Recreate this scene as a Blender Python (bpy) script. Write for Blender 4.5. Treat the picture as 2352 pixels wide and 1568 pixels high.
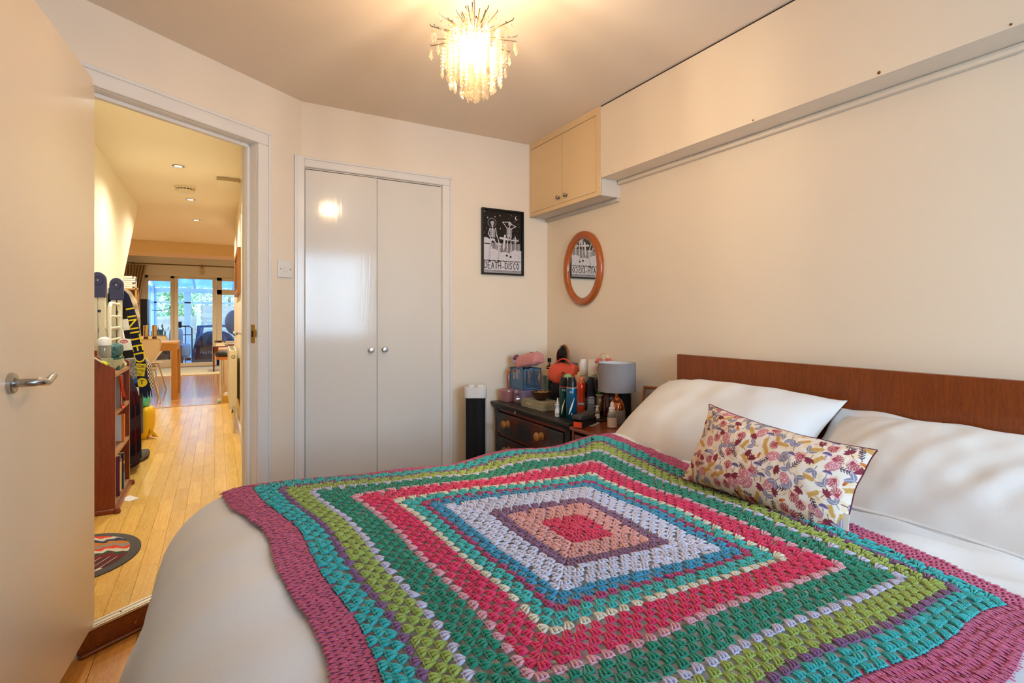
import bpy, math, random
import numpy as np
from mathutils import Vector, Matrix
random.seed(7); rng = np.random.default_rng(11)
S = bpy.context.scene
for o in list(bpy.data.objects): bpy.data.objects.remove(o)
COL = S.collection
def R(a): return math.radians(a)
def lin(c):
    if isinstance(c, str):
        c = c.lstrip('#'); c = tuple(int(c[i:i+2], 16)/255 for i in (0, 2, 4))
    return tuple((x/12.92 if x <= .04045 else ((x+.055)/1.055)**2.4) for x in c)

# ---------------------------------------------------------------- camera, world, lights, exposure
cd = bpy.data.cameras.new('camera'); cam = bpy.data.objects.new('camera', cd); COL.objects.link(cam)
cam.location = (0, 0, 1.22); cam.rotation_euler = (R(90), 0, R(-29.47))
cd.sensor_width = 36; cd.lens = 1200/2352*36; cd.shift_y = -53/2352; cd.clip_start = .02; cd.clip_end = 200
S.camera = cam
S.view_settings.view_transform = 'Standard'; S.view_settings.look = 'None'
S.view_settings.exposure = -0.04; S.view_settings.gamma = 1; S.view_settings.use_curve_mapping = False
w = bpy.data.worlds.new('sky'); S.world = w; w.use_nodes = True
nt = w.node_tree; bg = nt.nodes['Background']; bg.inputs['Strength'].default_value = 4.2
sk = nt.nodes.new('ShaderNodeTexSky')
try:
    sk.sky_type = 'NISHITA'; sk.sun_disc = False; sk.sun_elevation = R(28); sk.sun_rotation = R(200); sk.dust_density = 1.2
except Exception: pass
mx = nt.nodes.new('ShaderNodeMixRGB'); mx.blend_type = 'MULTIPLY'; mx.inputs[0].default_value = 0
hs = nt.nodes.new('ShaderNodeVectorMath'); hs.operation = 'SCALE'; hs.inputs['Scale'].default_value = .14
nt.links.new(sk.outputs[0], hs.inputs[0]); ad = nt.nodes.new('ShaderNodeVectorMath'); ad.operation = 'ADD'
ad.inputs[1].default_value = (.17, .43, .85)          # overcast cloud veil over the clear sky
nt.links.new(hs.outputs[0], ad.inputs[0]); nt.links.new(ad.outputs[0], bg.inputs['Color'])

def light(name, kind, loc, energy, color, size=.1, rot=None, sy=None, spot=None, parent=None, blend=.5):
    l = bpy.data.lights.new(name, kind); l.energy = energy; l.color = color
    if kind == 'AREA':
        l.size = size
        if sy: l.shape = 'RECTANGLE'; l.size_y = sy
    else: l.shadow_soft_size = size
    if spot: l.spot_size = R(spot); l.spot_blend = blend
    o = bpy.data.objects.new(name, l); COL.objects.link(o); o.location = loc
    if rot: o.rotation_euler = rot
    if parent: o.parent = parent
    return o
# daylight that comes through the bedroom window behind the camera (light panel stands outside the glass)
light('window_daylight', 'AREA', (1.02, -1.62, 1.55), 64, (.44, .71, 1.0), 1.3, (R(90), 0, 0), 1.3)
# daylight over the garden seen past the conservatory
sun = light('sun', 'SUN', (0, 20, 8), 1.0, (.86, .93, 1.0), .1, (R(38), 0, R(-150))); sun.data.angle = R(25)
WARM = (1.0, .72, .42)

# ---------------------------------------------------------------- pixel -> world helper (photo frame 2352x1568)
_s, _c = math.sin(R(29.47)), math.cos(R(29.47))
def pt(px, py, X=None, Y=None, Z=None):
    u, v = (px-1176)/1200, (731-py)/1200
    d = (_s+u*_c, _c-u*_s, v)
    t = X/d[0] if X is not None else Y/d[1] if Y is not None else (Z-1.22)/d[2]
    return Vector((d[0]*t, d[1]*t, 1.22+d[2]*t))

# ---------------------------------------------------------------- mesh builder
class MB:
    def __init__(s): s.v = []; s.f = []; s.m = []; s.k = 0
    def add(s, vs, fs, k=None):
        n = len(s.v); s.v += [tuple(p) for p in vs]; s.f += [tuple(i+n for i in f) for f in fs]; s.m += [s.k if k is None else k]*len(fs); return s
    def box(s, x0, x1, y0, y1, z0, z1, k=None):
        return s.add([(x0,y0,z0),(x1,y0,z0),(x1,y1,z0),(x0,y1,z0),(x0,y0,z1),(x1,y0,z1),(x1,y1,z1),(x0,y1,z1)],
            [(0,3,2,1),(4,5,6,7),(0,1,5,4),(1,2,6,5),(2,3,7,6),(3,0,4,7)], k)
    def prism(s, poly, z0, z1, k=None, M=None):
        n = len(poly); a = sum(poly[i][0]*poly[(i+1)%n][1]-poly[(i+1)%n][0]*poly[i][1] for i in range(n))
        if a < 0: poly = poly[::-1]
        vs = [(x,y,z0) for x,y in poly]+[(x,y,z1) for x,y in poly]
        if M is not None: vs = [M @ Vector(p) for p in vs]
        return s.add(vs, [tuple(range(n))[::-1], tuple(range(n,2*n))]+[(i,(i+1)%n,n+(i+1)%n,n+i) for i in range(n)], k)
    def lathe(s, prof, n=20, c=(0,0,0), M=None, k=None, sx=1, sy=1):
        vs = []; fs = []
        for r, z in prof:
            for i in range(n):
                a = 2*math.pi*i/n; p = Vector((r*sx*math.cos(a), r*sy*math.sin(a), z))
                if M is not None: p = M @ p
                vs.append((p[0]+c[0], p[1]+c[1], p[2]+c[2]))
        for j in range(len(prof)-1):
            for i in range(n):
                fs.append((j*n+i, j*n+(i+1)%n, (j+1)*n+(i+1)%n, (j+1)*n+i))
        fs.append(tuple(range(n))[::-1]); L = (len(prof)-1)*n; fs.append(tuple(range(L, L+n)))
        return s.add(vs, fs, k)
    def cyl(s, a, b, r, n=14, k=None, r2=None):
        return s.tube([a, b], [r, r if r2 is None else r2], n, k=k)
    def tube(s, path, r, n=8, closed=False, k=None, flat=1.0):
        P = [Vector(p) for p in path]; m = len(P); rr = r if isinstance(r, (list, tuple)) else [r]*m
        vs = []; fs = []; up = None
        for i in range(m):
            if closed: t = (P[(i+1)%m]-P[i-1])
            else: t = P[min(i+1,m-1)]-P[max(i-1,0)]
            t = t.normalized() if t.length > 1e-9 else Vector((0,0,1))
            if up is None:
                up = Vector((0,0,1)) if abs(t.z) < .9 else Vector((1,0,0))
            x = t.cross(up); x = x.normalized() if x.length > 1e-6 else Vector((1,0,0))
            y = x.cross(t).normalized(); up = y
            for j in range(n):
                a = 2*math.pi*j/n; vs.append(P[i]+x*(math.cos(a)*rr[i])+y*(math.sin(a)*rr[i]*flat))
        for i in range(m if closed else m-1):
            for j in range(n):
                i2 = (i+1)%m; fs.append((i*n+j, i*n+(j+1)%n, i2*n+(j+1)%n, i2*n+j))
        if not closed: fs += [tuple(range(n))[::-1], tuple(range((m-1)*n, m*n))]
        return s.add(vs, fs, k)
    def sph(s, c, r, n=14, m=9, sc=(1,1,1), k=None):
        prof = [(max(r*math.sin(math.pi*i/m), 1e-4), -r*math.cos(math.pi*i/m)) for i in range(m+1)]
        vs = []; fs = []
        for q, z in prof:
            for i in range(n):
                a = 2*math.pi*i/n; vs.append((c[0]+q*math.cos(a)*sc[0], c[1]+q*math.sin(a)*sc[1], c[2]+z*sc[2]))
        for j in range(m):
            for i in range(n): fs.append((j*n+i, j*n+(i+1)%n, (j+1)*n+(i+1)%n, (j+1)*n+i))
        return s.add(vs, fs, k)
    def strip(s, cen, wid, th, k=None, ks=None):
        """solid band: centre points, half-width vectors, thickness vector"""
        vs = []; fs = []; n = len(cen); kk = []
        for c, h in zip(cen, wid):
            c = Vector(c); h = Vector(h); t = Vector(th)
            vs += [c-h, c+h, c+h+t, c-h+t]
        for i in range(n-1):
            a, b = 4*i, 4*i+4
            for j in range(4): fs.append((a+j, a+(j+1)%4, b+(j+1)%4, b+j)); kk.append(ks[i] if ks else (k or 0))
        fs += [(3,2,1,0), (4*n-4,4*n-3,4*n-2,4*n-1)]; kk += [kk[0], kk[-1]]
        m0 = len(s.v); s.v += [tuple(p) for p in vs]; s.f += [tuple(i+m0 for i in f) for f in fs]; s.m += kk
        return s
    def xf(s, M, start=0):
        for i in range(start, len(s.v)): s.v[i] = tuple(M @ Vector(s.v[i]))
        return s

def link(name, me, parent=None, M=None):
    o = bpy.data.objects.new(name, me); COL.objects.link(o)
    if parent is not None: o.parent = parent
    if M is not None: o.matrix_local = M
    return o
def rm(o):
    return (rm(o.parent) @ o.matrix_basis) if o.parent is not None else o.matrix_basis.copy()
def obj(name, mb, mats, parent=None, bevel=0, ang=38, world=True, flat=False, seg=2):
    """one mesh object; world=True: mesh is written in world coordinates and is moved into the parent's frame"""
    me = bpy.data.meshes.new(name); v = mb.v
    if parent is not None and world:
        Mi = rm(parent).inverted(); v = [tuple(Mi @ Vector(p)) for p in v]
    me.from_pydata(v, [], mb.f)
    if not isinstance(mats, (list, tuple)): mats = [mats]
    for m in mats: me.materials.append(m)
    if any(mb.m): me.polygons.foreach_set('material_index', mb.m)
    if not flat:
        me.polygons.foreach_set('use_smooth', [True]*len(me.polygons)); me.set_sharp_from_angle(angle=R(ang))
    me.update(); o = link(name, me, parent)
    if bevel:
        b = o.modifiers.new('bevel', 'BEVEL'); b.width = bevel; b.segments = seg; b.limit_method = 'ANGLE'; b.angle_limit = R(40)
    return o
def tag(o, label=None, cat=None, group=None, kind=None):
    for k, v in (('label', label), ('category', cat), ('group', group), ('kind', kind)):
        if v: o[k] = v
    return o
def thing(name, loc, label, cat, group=None, rz=0, kind=None):
    o = bpy.data.objects.new(name, None); COL.objects.link(o); o.location = loc; o.rotation_euler = (0, 0, rz)
    o.empty_display_size = .05
    return tag(o, label, cat, group, kind)
def struct(name, mb, m, parent=None, **k):
    o = obj(name, mb, m, parent, **k)
    if parent is None: o['kind'] = 'structure'
    return o
def sroot(name, loc=(0,0,0)):
    o = bpy.data.objects.new(name, None); COL.objects.link(o); o.location = loc; o['kind'] = 'structure'; return o
def nmesh(name, V, F, mats, parent=None, col=None, smooth=True, mi=None):
    """numpy mesh: V (n,3), F (m,4)"""
    if parent is not None:
        Mi = np.array(rm(parent).inverted()); V = V @ Mi[:3,:3].T + Mi[:3,3]
    me = bpy.data.meshes.new(name); V = np.asarray(V, np.float32); F = np.asarray(F, np.int32)
    me.vertices.add(len(V)); me.vertices.foreach_set('co', V.ravel())
    me.loops.add(F.size); me.loops.foreach_set('vertex_index', F.ravel())
    me.polygons.add(len(F)); me.polygons.foreach_set('loop_start', np.arange(len(F), dtype=np.int32)*F.shape[1])
    if not isinstance(mats, (list, tuple)): mats = [mats]
    for m in mats: me.materials.append(m)
    if smooth: me.polygons.foreach_set('use_smooth', np.ones(len(F), bool))
    if mi is not None: me.polygons.foreach_set('material_index', np.asarray(mi, np.int32))
    me.update(calc_edges=True); me.validate()
    if col is not None:
        a = me.color_attributes.new('Col', 'FLOAT_COLOR', 'POINT')
        c = np.ones((len(V), 4), np.float32); c[:, :3] = col; a.data.foreach_set('color', c.ravel())
    return link(name, me, parent)
def gridF(nu, nv, off=0, wrap=False):
    i, j = np.meshgrid(np.arange(nv-1), np.arange(nu-1), indexing='ij'); a = (i*nu+j).ravel()+off
    return np.stack([a, a+1, a+nu+1, a+nu], 1)
def text(name, s, size, M, m, parent, ext=.0006, align='CENTER', sx=1):
    c = bpy.data.curves.new(name, 'FONT'); c.body = s; c.size = size; c.extrude = ext; c.align_x = align; c.align_y = 'CENTER'
    c.materials.append(m); c.resolution_u = 3
    if sx != 1: M = M @ Matrix.Diagonal((sx, 1, 1, 1))
    tmp = bpy.data.objects.new(name, c); me = bpy.data.meshes.new_from_object(tmp); bpy.data.objects.remove(tmp); me.name = name
    o = bpy.data.objects.new(name, me); COL.objects.link(o); o.parent = parent; o.matrix_local = rm(parent).inverted() @ M
    return o
def frame(loc, xd, yd):
    """matrix whose x axis is xd, y axis yd (made square), at loc"""
    x = Vector(xd).normalized(); y = Vector(yd); y = (y-x*y.dot(x)).normalized(); z = x.cross(y)
    M = Matrix((x, y, z)).transposed().to_4x4(); M.translation = Vector(loc); return M

# ---------------------------------------------------------------- materials
MC = {}
def mat(name, col, rough=.5, metal=0, spec=.5, bump=0, bscale=200, var=0, vscale=6, emit=None, es=0, coat=0, sheen=0, stretch=(1,1,1), trans=0, alpha=1, ior=1.45):
    if name in MC: return MC[name]
    m = bpy.data.materials.new(name); m.use_nodes = True; n = m.node_tree; b = n.nodes['Principled BSDF']; c = lin(col)
    b.inputs['Base Color'].default_value = (*c, 1); b.inputs['Roughness'].default_value = rough; b.inputs['Metallic'].default_value = metal
    b.inputs['Specular IOR Level'].default_value = spec; b.inputs['Coat Weight'].default_value = coat; b.inputs['Coat Roughness'].default_value = .1
    b.inputs['Sheen Weight'].default_value = sheen; b.inputs['Transmission Weight'].default_value = trans; b.inputs['IOR'].default_value = ior
    if emit: b.inputs['Emission Color'].default_value = (*lin(emit), 1); b.inputs['Emission Strength'].default_value = es
    if bump or var:
        tc = n.nodes.new('ShaderNodeTexCoord'); mp = n.nodes.new('ShaderNodeMapping'); mp.inputs['Scale'].default_value = stretch
        n.links.new(tc.outputs['Object'], mp.inputs[0])
    if var:
        t = n.nodes.new('ShaderNodeTexNoise'); t.inputs['Scale'].default_value = vscale; t.inputs['Detail'].default_value = 5
        n.links.new(mp.outputs[0], t.inputs['Vector']); r = n.nodes.new('ShaderNodeMapRange')
        r.inputs['From Min'].default_value = .3; r.inputs['From Max'].default_value = .7; r.inputs['To Min'].default_value = 1-var; r.inputs['To Max'].default_value = 1+var
        n.links.new(t.outputs['Fac'], r.inputs[0]); mm = n.nodes.new('ShaderNodeVectorMath'); mm.operation = 'SCALE'
        mm.inputs[0].default_value = c; n.links.new(r.outputs[0], mm.inputs['Scale']); n.links.new(mm.outputs[0], b.inputs['Base Color'])
    if bump:
        t2 = n.nodes.new('ShaderNodeTexNoise'); t2.inputs['Scale'].default_value = bscale; t2.inputs['Detail'].default_value = 4
        n.links.new(mp.outputs[0], t2.inputs['Vector']); bp = n.nodes.new('ShaderNodeBump'); bp.inputs['Strength'].default_value = bump
        bp.inputs['Distance'].default_value = .004; n.links.new(t2.outputs['Fac'], bp.inputs['Height']); n.links.new(bp.outputs[0], b.inputs['Normal'])
    MC[name] = m; return m
def wood(name, c1, c2, axis='X', scale=1.0, rough=.4, rings=9, coat=0, obs=False, contrast=1.0, rnd=0.0):
    """grain runs along AXIS; stretched noise, plus pores; rnd: tone differs from object to object"""
    if name in MC: return MC[name]
    m = bpy.data.materials.new(name); m.use_nodes = True; n = m.node_tree; b = n.nodes['Principled BSDF']; L = n.links
    tc = n.nodes.new('ShaderNodeTexCoord'); mp = n.nodes.new('ShaderNodeMapping'); st = {'X': (.06,1,1), 'Y': (1,.06,1), 'Z': (1,1,.06)}[axis]
    mp.inputs['Scale'].default_value = tuple(s*scale for s in st)
    oi = n.nodes.new('ShaderNodeObjectInfo'); sc = n.nodes.new('ShaderNodeVectorMath'); sc.operation = 'SCALE'; sc.inputs['Scale'].default_value = 13.7 if rnd else 0
    cb = n.nodes.new('ShaderNodeCombineXYZ')
    for i in range(3): L.new(oi.outputs['Random'], cb.inputs[i])
    L.new(cb.outputs[0], sc.inputs[0]); av = n.nodes.new('ShaderNodeVectorMath'); av.operation = 'ADD'
    L.new(tc.outputs['Object'], av.inputs[0]); L.new(sc.outputs[0], av.inputs[1]); L.new(av.outputs[0], mp.inputs[0])
    a = n.nodes.new('ShaderNodeTexNoise'); a.inputs['Scale'].default_value = rings; a.inputs['Detail'].default_value = 3; a.inputs['Distortion'].default_value = .7
    f = n.nodes.new('ShaderNodeTexNoise'); f.inputs['Scale'].default_value = rings*16; f.inputs['Detail'].default_value = 5
    L.new(mp.outputs[0], a.inputs['Vector']); L.new(mp.outputs[0], f.inputs['Vector'])
    wv = n.nodes.new('ShaderNodeMath'); wv.operation = 'PINGPONG'; ml = n.nodes.new('ShaderNodeMath'); ml.operation = 'MULTIPLY'; ml.inputs[1].default_value = 9
    L.new(a.outputs['Fac'], ml.inputs[0]); L.new(ml.outputs[0], wv.inputs[0]); wv.inputs[1].default_value = 1
    mxx = n.nodes.new('ShaderNodeMath'); mxx.operation = 'MULTIPLY_ADD'; mxx.inputs[1].default_value = .35*contrast; L.new(wv.outputs[0], mxx.inputs[0])
    fm = n.nodes.new('ShaderNodeMapRange'); fm.inputs['From Min'].default_value = .35; fm.inputs['From Max'].default_value = .65; fm.inputs['To Max'].default_value = .6*contrast
    L.new(f.outputs['Fac'], fm.inputs[0]); L.new(fm.outputs[0], mxx.inputs[2])
    mix = n.nodes.new('ShaderNodeMixRGB'); mix.inputs[1].default_value = (*lin(c1), 1); mix.inputs[2].default_value = (*lin(c2), 1)
    L.new(mxx.outputs[0], mix.inputs[0]); out = mix.outputs[0]
    if rnd:
        r = n.nodes.new('ShaderNodeMapRange'); r.inputs['To Min'].default_value = 1-rnd; r.inputs['To Max'].default_value = 1+rnd; L.new(oi.outputs['Random'], r.inputs[0])
        s2 = n.nodes.new('ShaderNodeVectorMath'); s2.operation = 'SCALE'; L.new(out, s2.inputs[0]); L.new(r.outputs[0], s2.inputs['Scale']); out = s2.outputs[0]
    L.new(out, b.inputs['Base Color']); b.inputs['Roughness'].default_value = rough; b.inputs['Coat Weight'].default_value = coat; b.inputs['Coat Roughness'].default_value = .12
    bp = n.nodes.new('ShaderNodeBump'); bp.inputs['Strength'].default_value = .15; bp.inputs['Distance'].default_value = .001
    L.new(fm.outputs[0], bp.inputs['Height']); L.new(bp.outputs[0], b.inputs['Normal'])
    MC[name] = m; return m
def glassy(name, col, gloss=.12, rough=.03, body=0.0):
    """thin clear stuff: lets light through, keeps reflections"""
    if name in MC: return MC[name]
    m = bpy.data.materials.new(name); m.use_nodes = True; n = m.node_tree; n.nodes.clear(); L = n.links
    out = n.nodes.new('ShaderNodeOutputMaterial'); tr = n.nodes.new('ShaderNodeBsdfTransparent'); gl = n.nodes.new('ShaderNodeBsdfGlossy')
    tr.inputs[0].default_value = (*lin(col), 1); gl.inputs['Roughness'].default_value = rough; gl.inputs[0].default_value = (1,1,1,1)
    lw = n.nodes.new('ShaderNodeLayerWeight'); lw.inputs[0].default_value = .35; ma = n.nodes.new('ShaderNodeMath'); ma.operation = 'MULTIPLY_ADD'
    ma.inputs[1].default_value = .5; ma.inputs[2].default_value = gloss; L.new(lw.outputs['Facing'], ma.inputs[0])
    mx_ = n.nodes.new('ShaderNodeMixShader'); L.new(ma.outputs[0], mx_.inputs[0]); L.new(tr.outputs[0], mx_.inputs[1]); L.new(gl.outputs[0], mx_.inputs[2]); last = mx_
    if body:
        df = n.nodes.new('ShaderNodeBsdfTranslucent'); df.inputs[0].default_value = (*lin(col), 1); d2 = n.nodes.new('ShaderNodeBsdfDiffuse'); d2.inputs[0].default_value = (*lin(col), 1)
        a2 = n.nodes.new('ShaderNodeMixShader'); a2.inputs[0].default_value = .5; L.new(df.outputs[0], a2.inputs[1]); L.new(d2.outputs[0], a2.inputs[2])
        m3 = n.nodes.new('ShaderNodeMixShader'); m3.inputs[0].default_value = body; L.new(mx_.outputs[0], m3.inputs[1]); L.new(a2.outputs[0], m3.inputs[2]); last = m3
    L.new(last.outputs[0], out.inputs[0]); MC[name] = m; return m
def attrmat(name, rough=.7, bump=0, bscale=700, sheen=0, spec=.3):
    if name in MC: return MC[name]
    m = mat(name, '#ffffff', rough, spec=spec, bump=bump, bscale=bscale, sheen=sheen); n = m.node_tree
    a = n.nodes.new('ShaderNodeAttribute'); a.attribute_name = 'Col'; n.links.new(a.outputs['Color'], n.nodes['Principled BSDF'].inputs['Base Color']); return m

WALL = mat('wall_paint', '#f1e1cb', .62, bump=.03, bscale=160, var=.012, vscale=1.5)
CEIL = mat('ceiling_paint', '#f2e0ca', .7, bump=.03, bscale=120)
HALLW = mat('hall_paint', '#f0e3c8', .6, bump=.03, bscale=160)
GLOSS = mat('white_gloss_paint', '#ece5dc', .2, bump=.05, bscale=60, stretch=(1,1,.12))
LEAF = mat('cream_door_paint', '#f0dcc0', .3, bump=.03, bscale=40)
CLOSETP = mat('closet_door_paint', '#e6ded2', .11, bump=.07, bscale=90, stretch=(1,1,.05))
CUPP = mat('cupboard_paint', '#e8c898', .45, bump=.03, bscale=80)
STEEL = mat('brushed_steel', '#b9b4ad', .28, 1)
CHROME = mat('chrome', '#d8d6d2', .12, 1)
BLACK = mat('black_plastic', '#14120f', .35)
WHITEP = mat('white_plastic', '#eeeae4', .35)
DARKGAP = mat('dark_gap', '#3a2c20', .9)  # dark brown stands in for the shade inside gaps
UPVC = mat('white_upvc', '#e9e6e0', .3)
GLASS = glassy('window_glass', '#f4fbff', .06)
ALU = mat('aluminium', '#d7cfbf', .35, .6)
# ================================================================ SETTING: bedroom shell
H3 = Vector((-.3896, 2.416, 0)); D3 = Vector((.8207, .5715, 0)); N3 = Vector((-.5715, .8207, 0))   # door wall: hinge point, direction, outward normal
def dw(s, n=0.0, z=0.0): p = H3+D3*s+N3*n; return Vector((p.x, p.y, z))
def dwbox(mb, s0, s1, n0, n1, z0, z1, k=None):
    P = [dw(s0,n0), dw(s1,n0), dw(s1,n1), dw(s0,n1)]
    return mb.prism([(p.x, p.y) for p in P], z0, z1, k)
RX = 1.947; CY = 2.96; CH = 2.37; HF = .10; HC = 2.42
SA = .9519; OP0, OP1, OPZ = -.035, .681, 2.07
m = MB(); m.box(-1.33, 2.07, -1.42, 3.08, -.06, 0); floor = struct('floor', m, mat('subfloor', '#5a3a1c', .8))
PLW = wood('bedroom_plank_oak', '#e0a04c', '#b8752c', 'Y', 5, .32, 7, coat=.2, rnd=.12)
# only the planks near the step and beside the bed foot can be seen; they run towards the wardrobe
for i in range(12):
    x0 = -1.2+i*.117; ys = [-.6+.31*(i%3), .55+.27*(i%4), 1.5+.2*(i%3), 2.95]
    for a, b in zip(ys, ys[1:]):
        poly = [(x0+.001, a+.001), (x0+.116, a+.001), (x0+.116, b-.001), (x0+.001, b-.001)]
        # clip against the door wall line
        def inside(p): return (Vector((p[0], p[1], 0))-H3).dot(N3) < -.001
        out = []
        for j in range(4):
            p, q = poly[j], poly[(j+1)%4]; dp = (Vector((*p, 0))-H3).dot(N3); dq = (Vector((*q, 0))-H3).dot(N3)
            if dp < 0: out.append(p)
            if (dp < 0) != (dq < 0):
                t = dp/(dp-dq); out.append((p[0]+(q[0]-p[0])*t, p[1]+(q[1]-p[1])*t))
        if len(out) >= 3: obj('plank', MB().prism(out, 0, .006), PLW, floor)
m = MB(); m.prism([(-1.33, -1.42), (2.07, -1.42), (2.07, 3.08), (.35, 3.0), (-1.33, 1.85)], CH, CH+.045); struct('ceiling', m, CEIL)
m = MB(); m.box(RX, RX+.12, -1.42, 3.08, 0, 2.5); struct('wall_right', m, WALL)
m = MB(); m.box(-1.33, -1.21, -1.42, 1.95, 0, 2.5); struct('wall_left', m, WALL)
m = MB()   # wall behind the camera, with the window opening
m.box(-1.33, .35, -1.42, -1.3, 0, 2.5); m.box(1.7, 2.07, -1.42, -1.3, 0, 2.5); m.box(.35, 1.7, -1.42, -1.3, 0, .95); m.box(.35, 1.7, -1.42, -1.3, 2.1, 2.5)
struct('wall_back', m, WALL)
wn = sroot('window_1', (1.02, -1.36, .95)); m = MB()
for x in (.35, 1.0, 1.65): m.box(x, x+.05, -1.39, -1.33, .95, 2.1)
m.box(.35, 1.7, -1.39, -1.33, .95, 1.0); m.box(.35, 1.7, -1.39, -1.33, 2.05, 2.1); obj('window_frame', m, UPVC, wn)
for x in (.40, 1.05): obj('pane', MB().box(x, x+.60, -1.362, -1.358, 1.0, 2.05), GLASS, wn)
# wardrobe wall
m = MB(); m.box(1.177, 2.07, CY, CY+.12, 0, 2.5); m.box(.3916, .407, CY, CY+.12, 0, 2.017); m.box(.3916, 1.177, CY, CY+.12, 2.017, 2.5); m.box(.39, 1.2, CY+.45, CY+.5, 0, 2.5)
struct('wall_front', m, WALL)
# angled wall with the door opening
m = MB(); dwbox(m, OP1, SA+.03, 0, .10, 0, 2.5); dwbox(m, -1.05, OP0, 0, .10, 0, 2.5); dwbox(m, OP0, OP1, 0, .10, OPZ, 2.5)
struct('wall_door', m, [WALL])
# step up into the hall
tr = sroot('trim_1', dw(.3, 0)); 
obj('riser', dwbox(MB(), OP0-.02, OP1, -.012, .0, .018, .092), wood('riser_mahogany', '#8e4514', '#5e2808', 'X', 3, .35, 8, coat=.3), tr, bevel=.001)
obj('quadrant', dwbox(MB(), OP0-.02, OP1, -.028, -.008, .0065, .02), wood('riser_mahogany', '#8e4514', '#5e2808'), tr, bevel=.006)
obj('threshold_strip', dwbox(dwbox(dwbox(MB(), OP0, OP1, -.018, .03, .092, .101), OP0, OP1, -.010, -.004, .101, .1035), OP0, OP1, .014, .022, .101, .1035), ALU, tr, bevel=.001)
for s in (.09, .24, .31):
    p = dw(s, .006, .1012); obj('screw', MB().lathe([(.004, 0), (.003, .0012)], 10, p), mat('screw_dark', '#4a3a28', .4, .8), tr)
p = dw(.13, -.0125, .045); obj('screw', MB().cyl(p, p-N3*.002, .006, 12), mat('brass', '#a8813a', .3, 1), tr)
# door lining and architraves
fr = sroot('trim_2', dw(OP1, 0)); m = MB()
for s0, s1 in ((OP0-.065, OP0+.004), (OP1-.004, OP1+.068)):
    dwbox(m, s0, s1, -.016, .0, HF, OPZ-.004)
dwbox(m, OP0-.065, OP1+.068, -.016, 0, OPZ-.004, OPZ+.066)
obj('architrave', m, GLOSS, fr, bevel=.004)
m = MB(); dwbox(m, OP1+.05, OP1+.068, -.021, -.016, HF, OPZ+.05); dwbox(m, OP0-.065, OP1+.068, -.021, -.016, OPZ+.05, OPZ+.066); obj('architrave_lip', m, GLOSS, fr, bevel=.003)
m = MB(); dwbox(m, OP1-.006, OP1, 0, .1, HF, OPZ); dwbox(m, OP0, OP0+.006, 0, .1, HF, OPZ); dwbox(m, OP0, OP1, 0, .1, OPZ-.006, OPZ); obj('lining', m, GLOSS, fr)
m = MB(); dwbox(m, OP1-.02, OP1-.006, .042, .065, HF, OPZ-.006); dwbox(m, OP0+.006, OP1-.006, .042, .065, OPZ-.022, OPZ-.006); obj('door_stop', m, GLOSS, fr, bevel=.002)
m = MB(); dwbox(m, OP1-.0075, OP1-.0055, .008, .034, 1.10, 1.19, 0); dwbox(m, OP1-.010, OP1-.0065, -.004, .012, 1.13, 1.165, 0); obj('strike_plate', m, mat('brass', '#a8813a', .3, 1), fr)
obj('latch_hole', dwbox(MB(), OP1-.0085, OP1-.0072, .012, .028, 1.13, 1.16), mat('hole_dark', '#2a1606', .9), fr)
# wardrobe surround
fr = sroot('trim_3', (.8, CY, 0)); m = MB(); m.box(.350, .402, CY-.035, CY+.004, 0, 2.075); m.box(1.182, 1.243, CY-.02, CY+.004, 0, 2.022); m.box(.402, 1.243, CY-.02, CY+.004, 2.022, 2.075)
obj('architrave', m, GLOSS, fr, bevel=.004)
m = MB(); m.box(.352, .366, CY-.041, CY-.035, 0, 2.075); m.box(1.228, 1.243, CY-.026, CY-.02, 0, 2.061); m.box(.402, 1.243, CY-.026, CY-.02, 2.061, 2.075); obj('architrave_lip', m, GLOSS, fr, bevel=.003)
obj('gap_dark_sheet', MB().box(.40, 1.18, CY+.03, CY+.05, 0, 2.03), DARKGAP, fr)  # unseen dark sheet, added to keep light out of the door gaps
def knob_mb(base, d, r, ln):
    d = Vector(d).normalized(); M = frame(base, d.orthogonal(), d.cross(d.orthogonal())); 
    return MB().lathe([(r*.8, 0), (r*.8, .002), (r*.38, .004), (r*.38, ln*.45), (r*.9, ln*.62), (r, ln*.8), (r*.85, ln*.96), (r*.4, ln)], 18, M=M)
for i, (x0, x1, kx) in enumerate(((.4085, .789, .755), (.7925, 1.1755, .832))):
    d = sroot('door_%d' % (2+i), (x0 if i == 0 else x1, CY, 0))
    mm = MB().box(x0, x1, CY-.004, CY+.026, .02, 2.012)
    pn = obj('door_leaf', mm, CLOSETP, d, bevel=.0015)
    obj('door_knob', knob_mb((kx, CY-.004, 1.043), (0,-1,0), .016, .032), STEEL, d)
    if i == 0: d.rotation_euler = (0, 0, R(-1.1))

# bedroom door leaf, opened towards the camera
LD = Vector((-.0797, -.9968, 0)).normalized(); LN = Vector((.9968, -.0797, 0)).normalized()
door = sroot('door_1', (H3.x, H3.y, HF))
def lf(s, n, z): p = H3+LD*s+LN*n; return Vector((p.x, p.y, z))
def lbox(mb, s0, s1, n0, n1, z0, z1): return mb.prism([(lf(a, b, 0).x, lf(a, b, 0).y) for a, b in ((s0,n0),(s1,n0),(s1,n1),(s0,n1))], z0, z1)
obj('door_leaf', lbox(MB(), 0, .762, -.036, 0, .108, 2.088), LEAF, door, bevel=.0015)
hz = 1.06; hs_ = .688
hd = obj('door_handle', MB().lathe([(.026, 0), (.026, .009), (.024, .0105), (.0135, .0108), (.0135, .012)], 32, M=frame(lf(hs_, 0, hz), LD, (0,0,1)) @ Matrix.Diagonal((1,1,-1,1)) if LD.cross(Vector((0,0,1))).dot(LN) < 0 else frame(lf(hs_, 0, hz), LD, (0,0,1))), STEEL, door)
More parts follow.
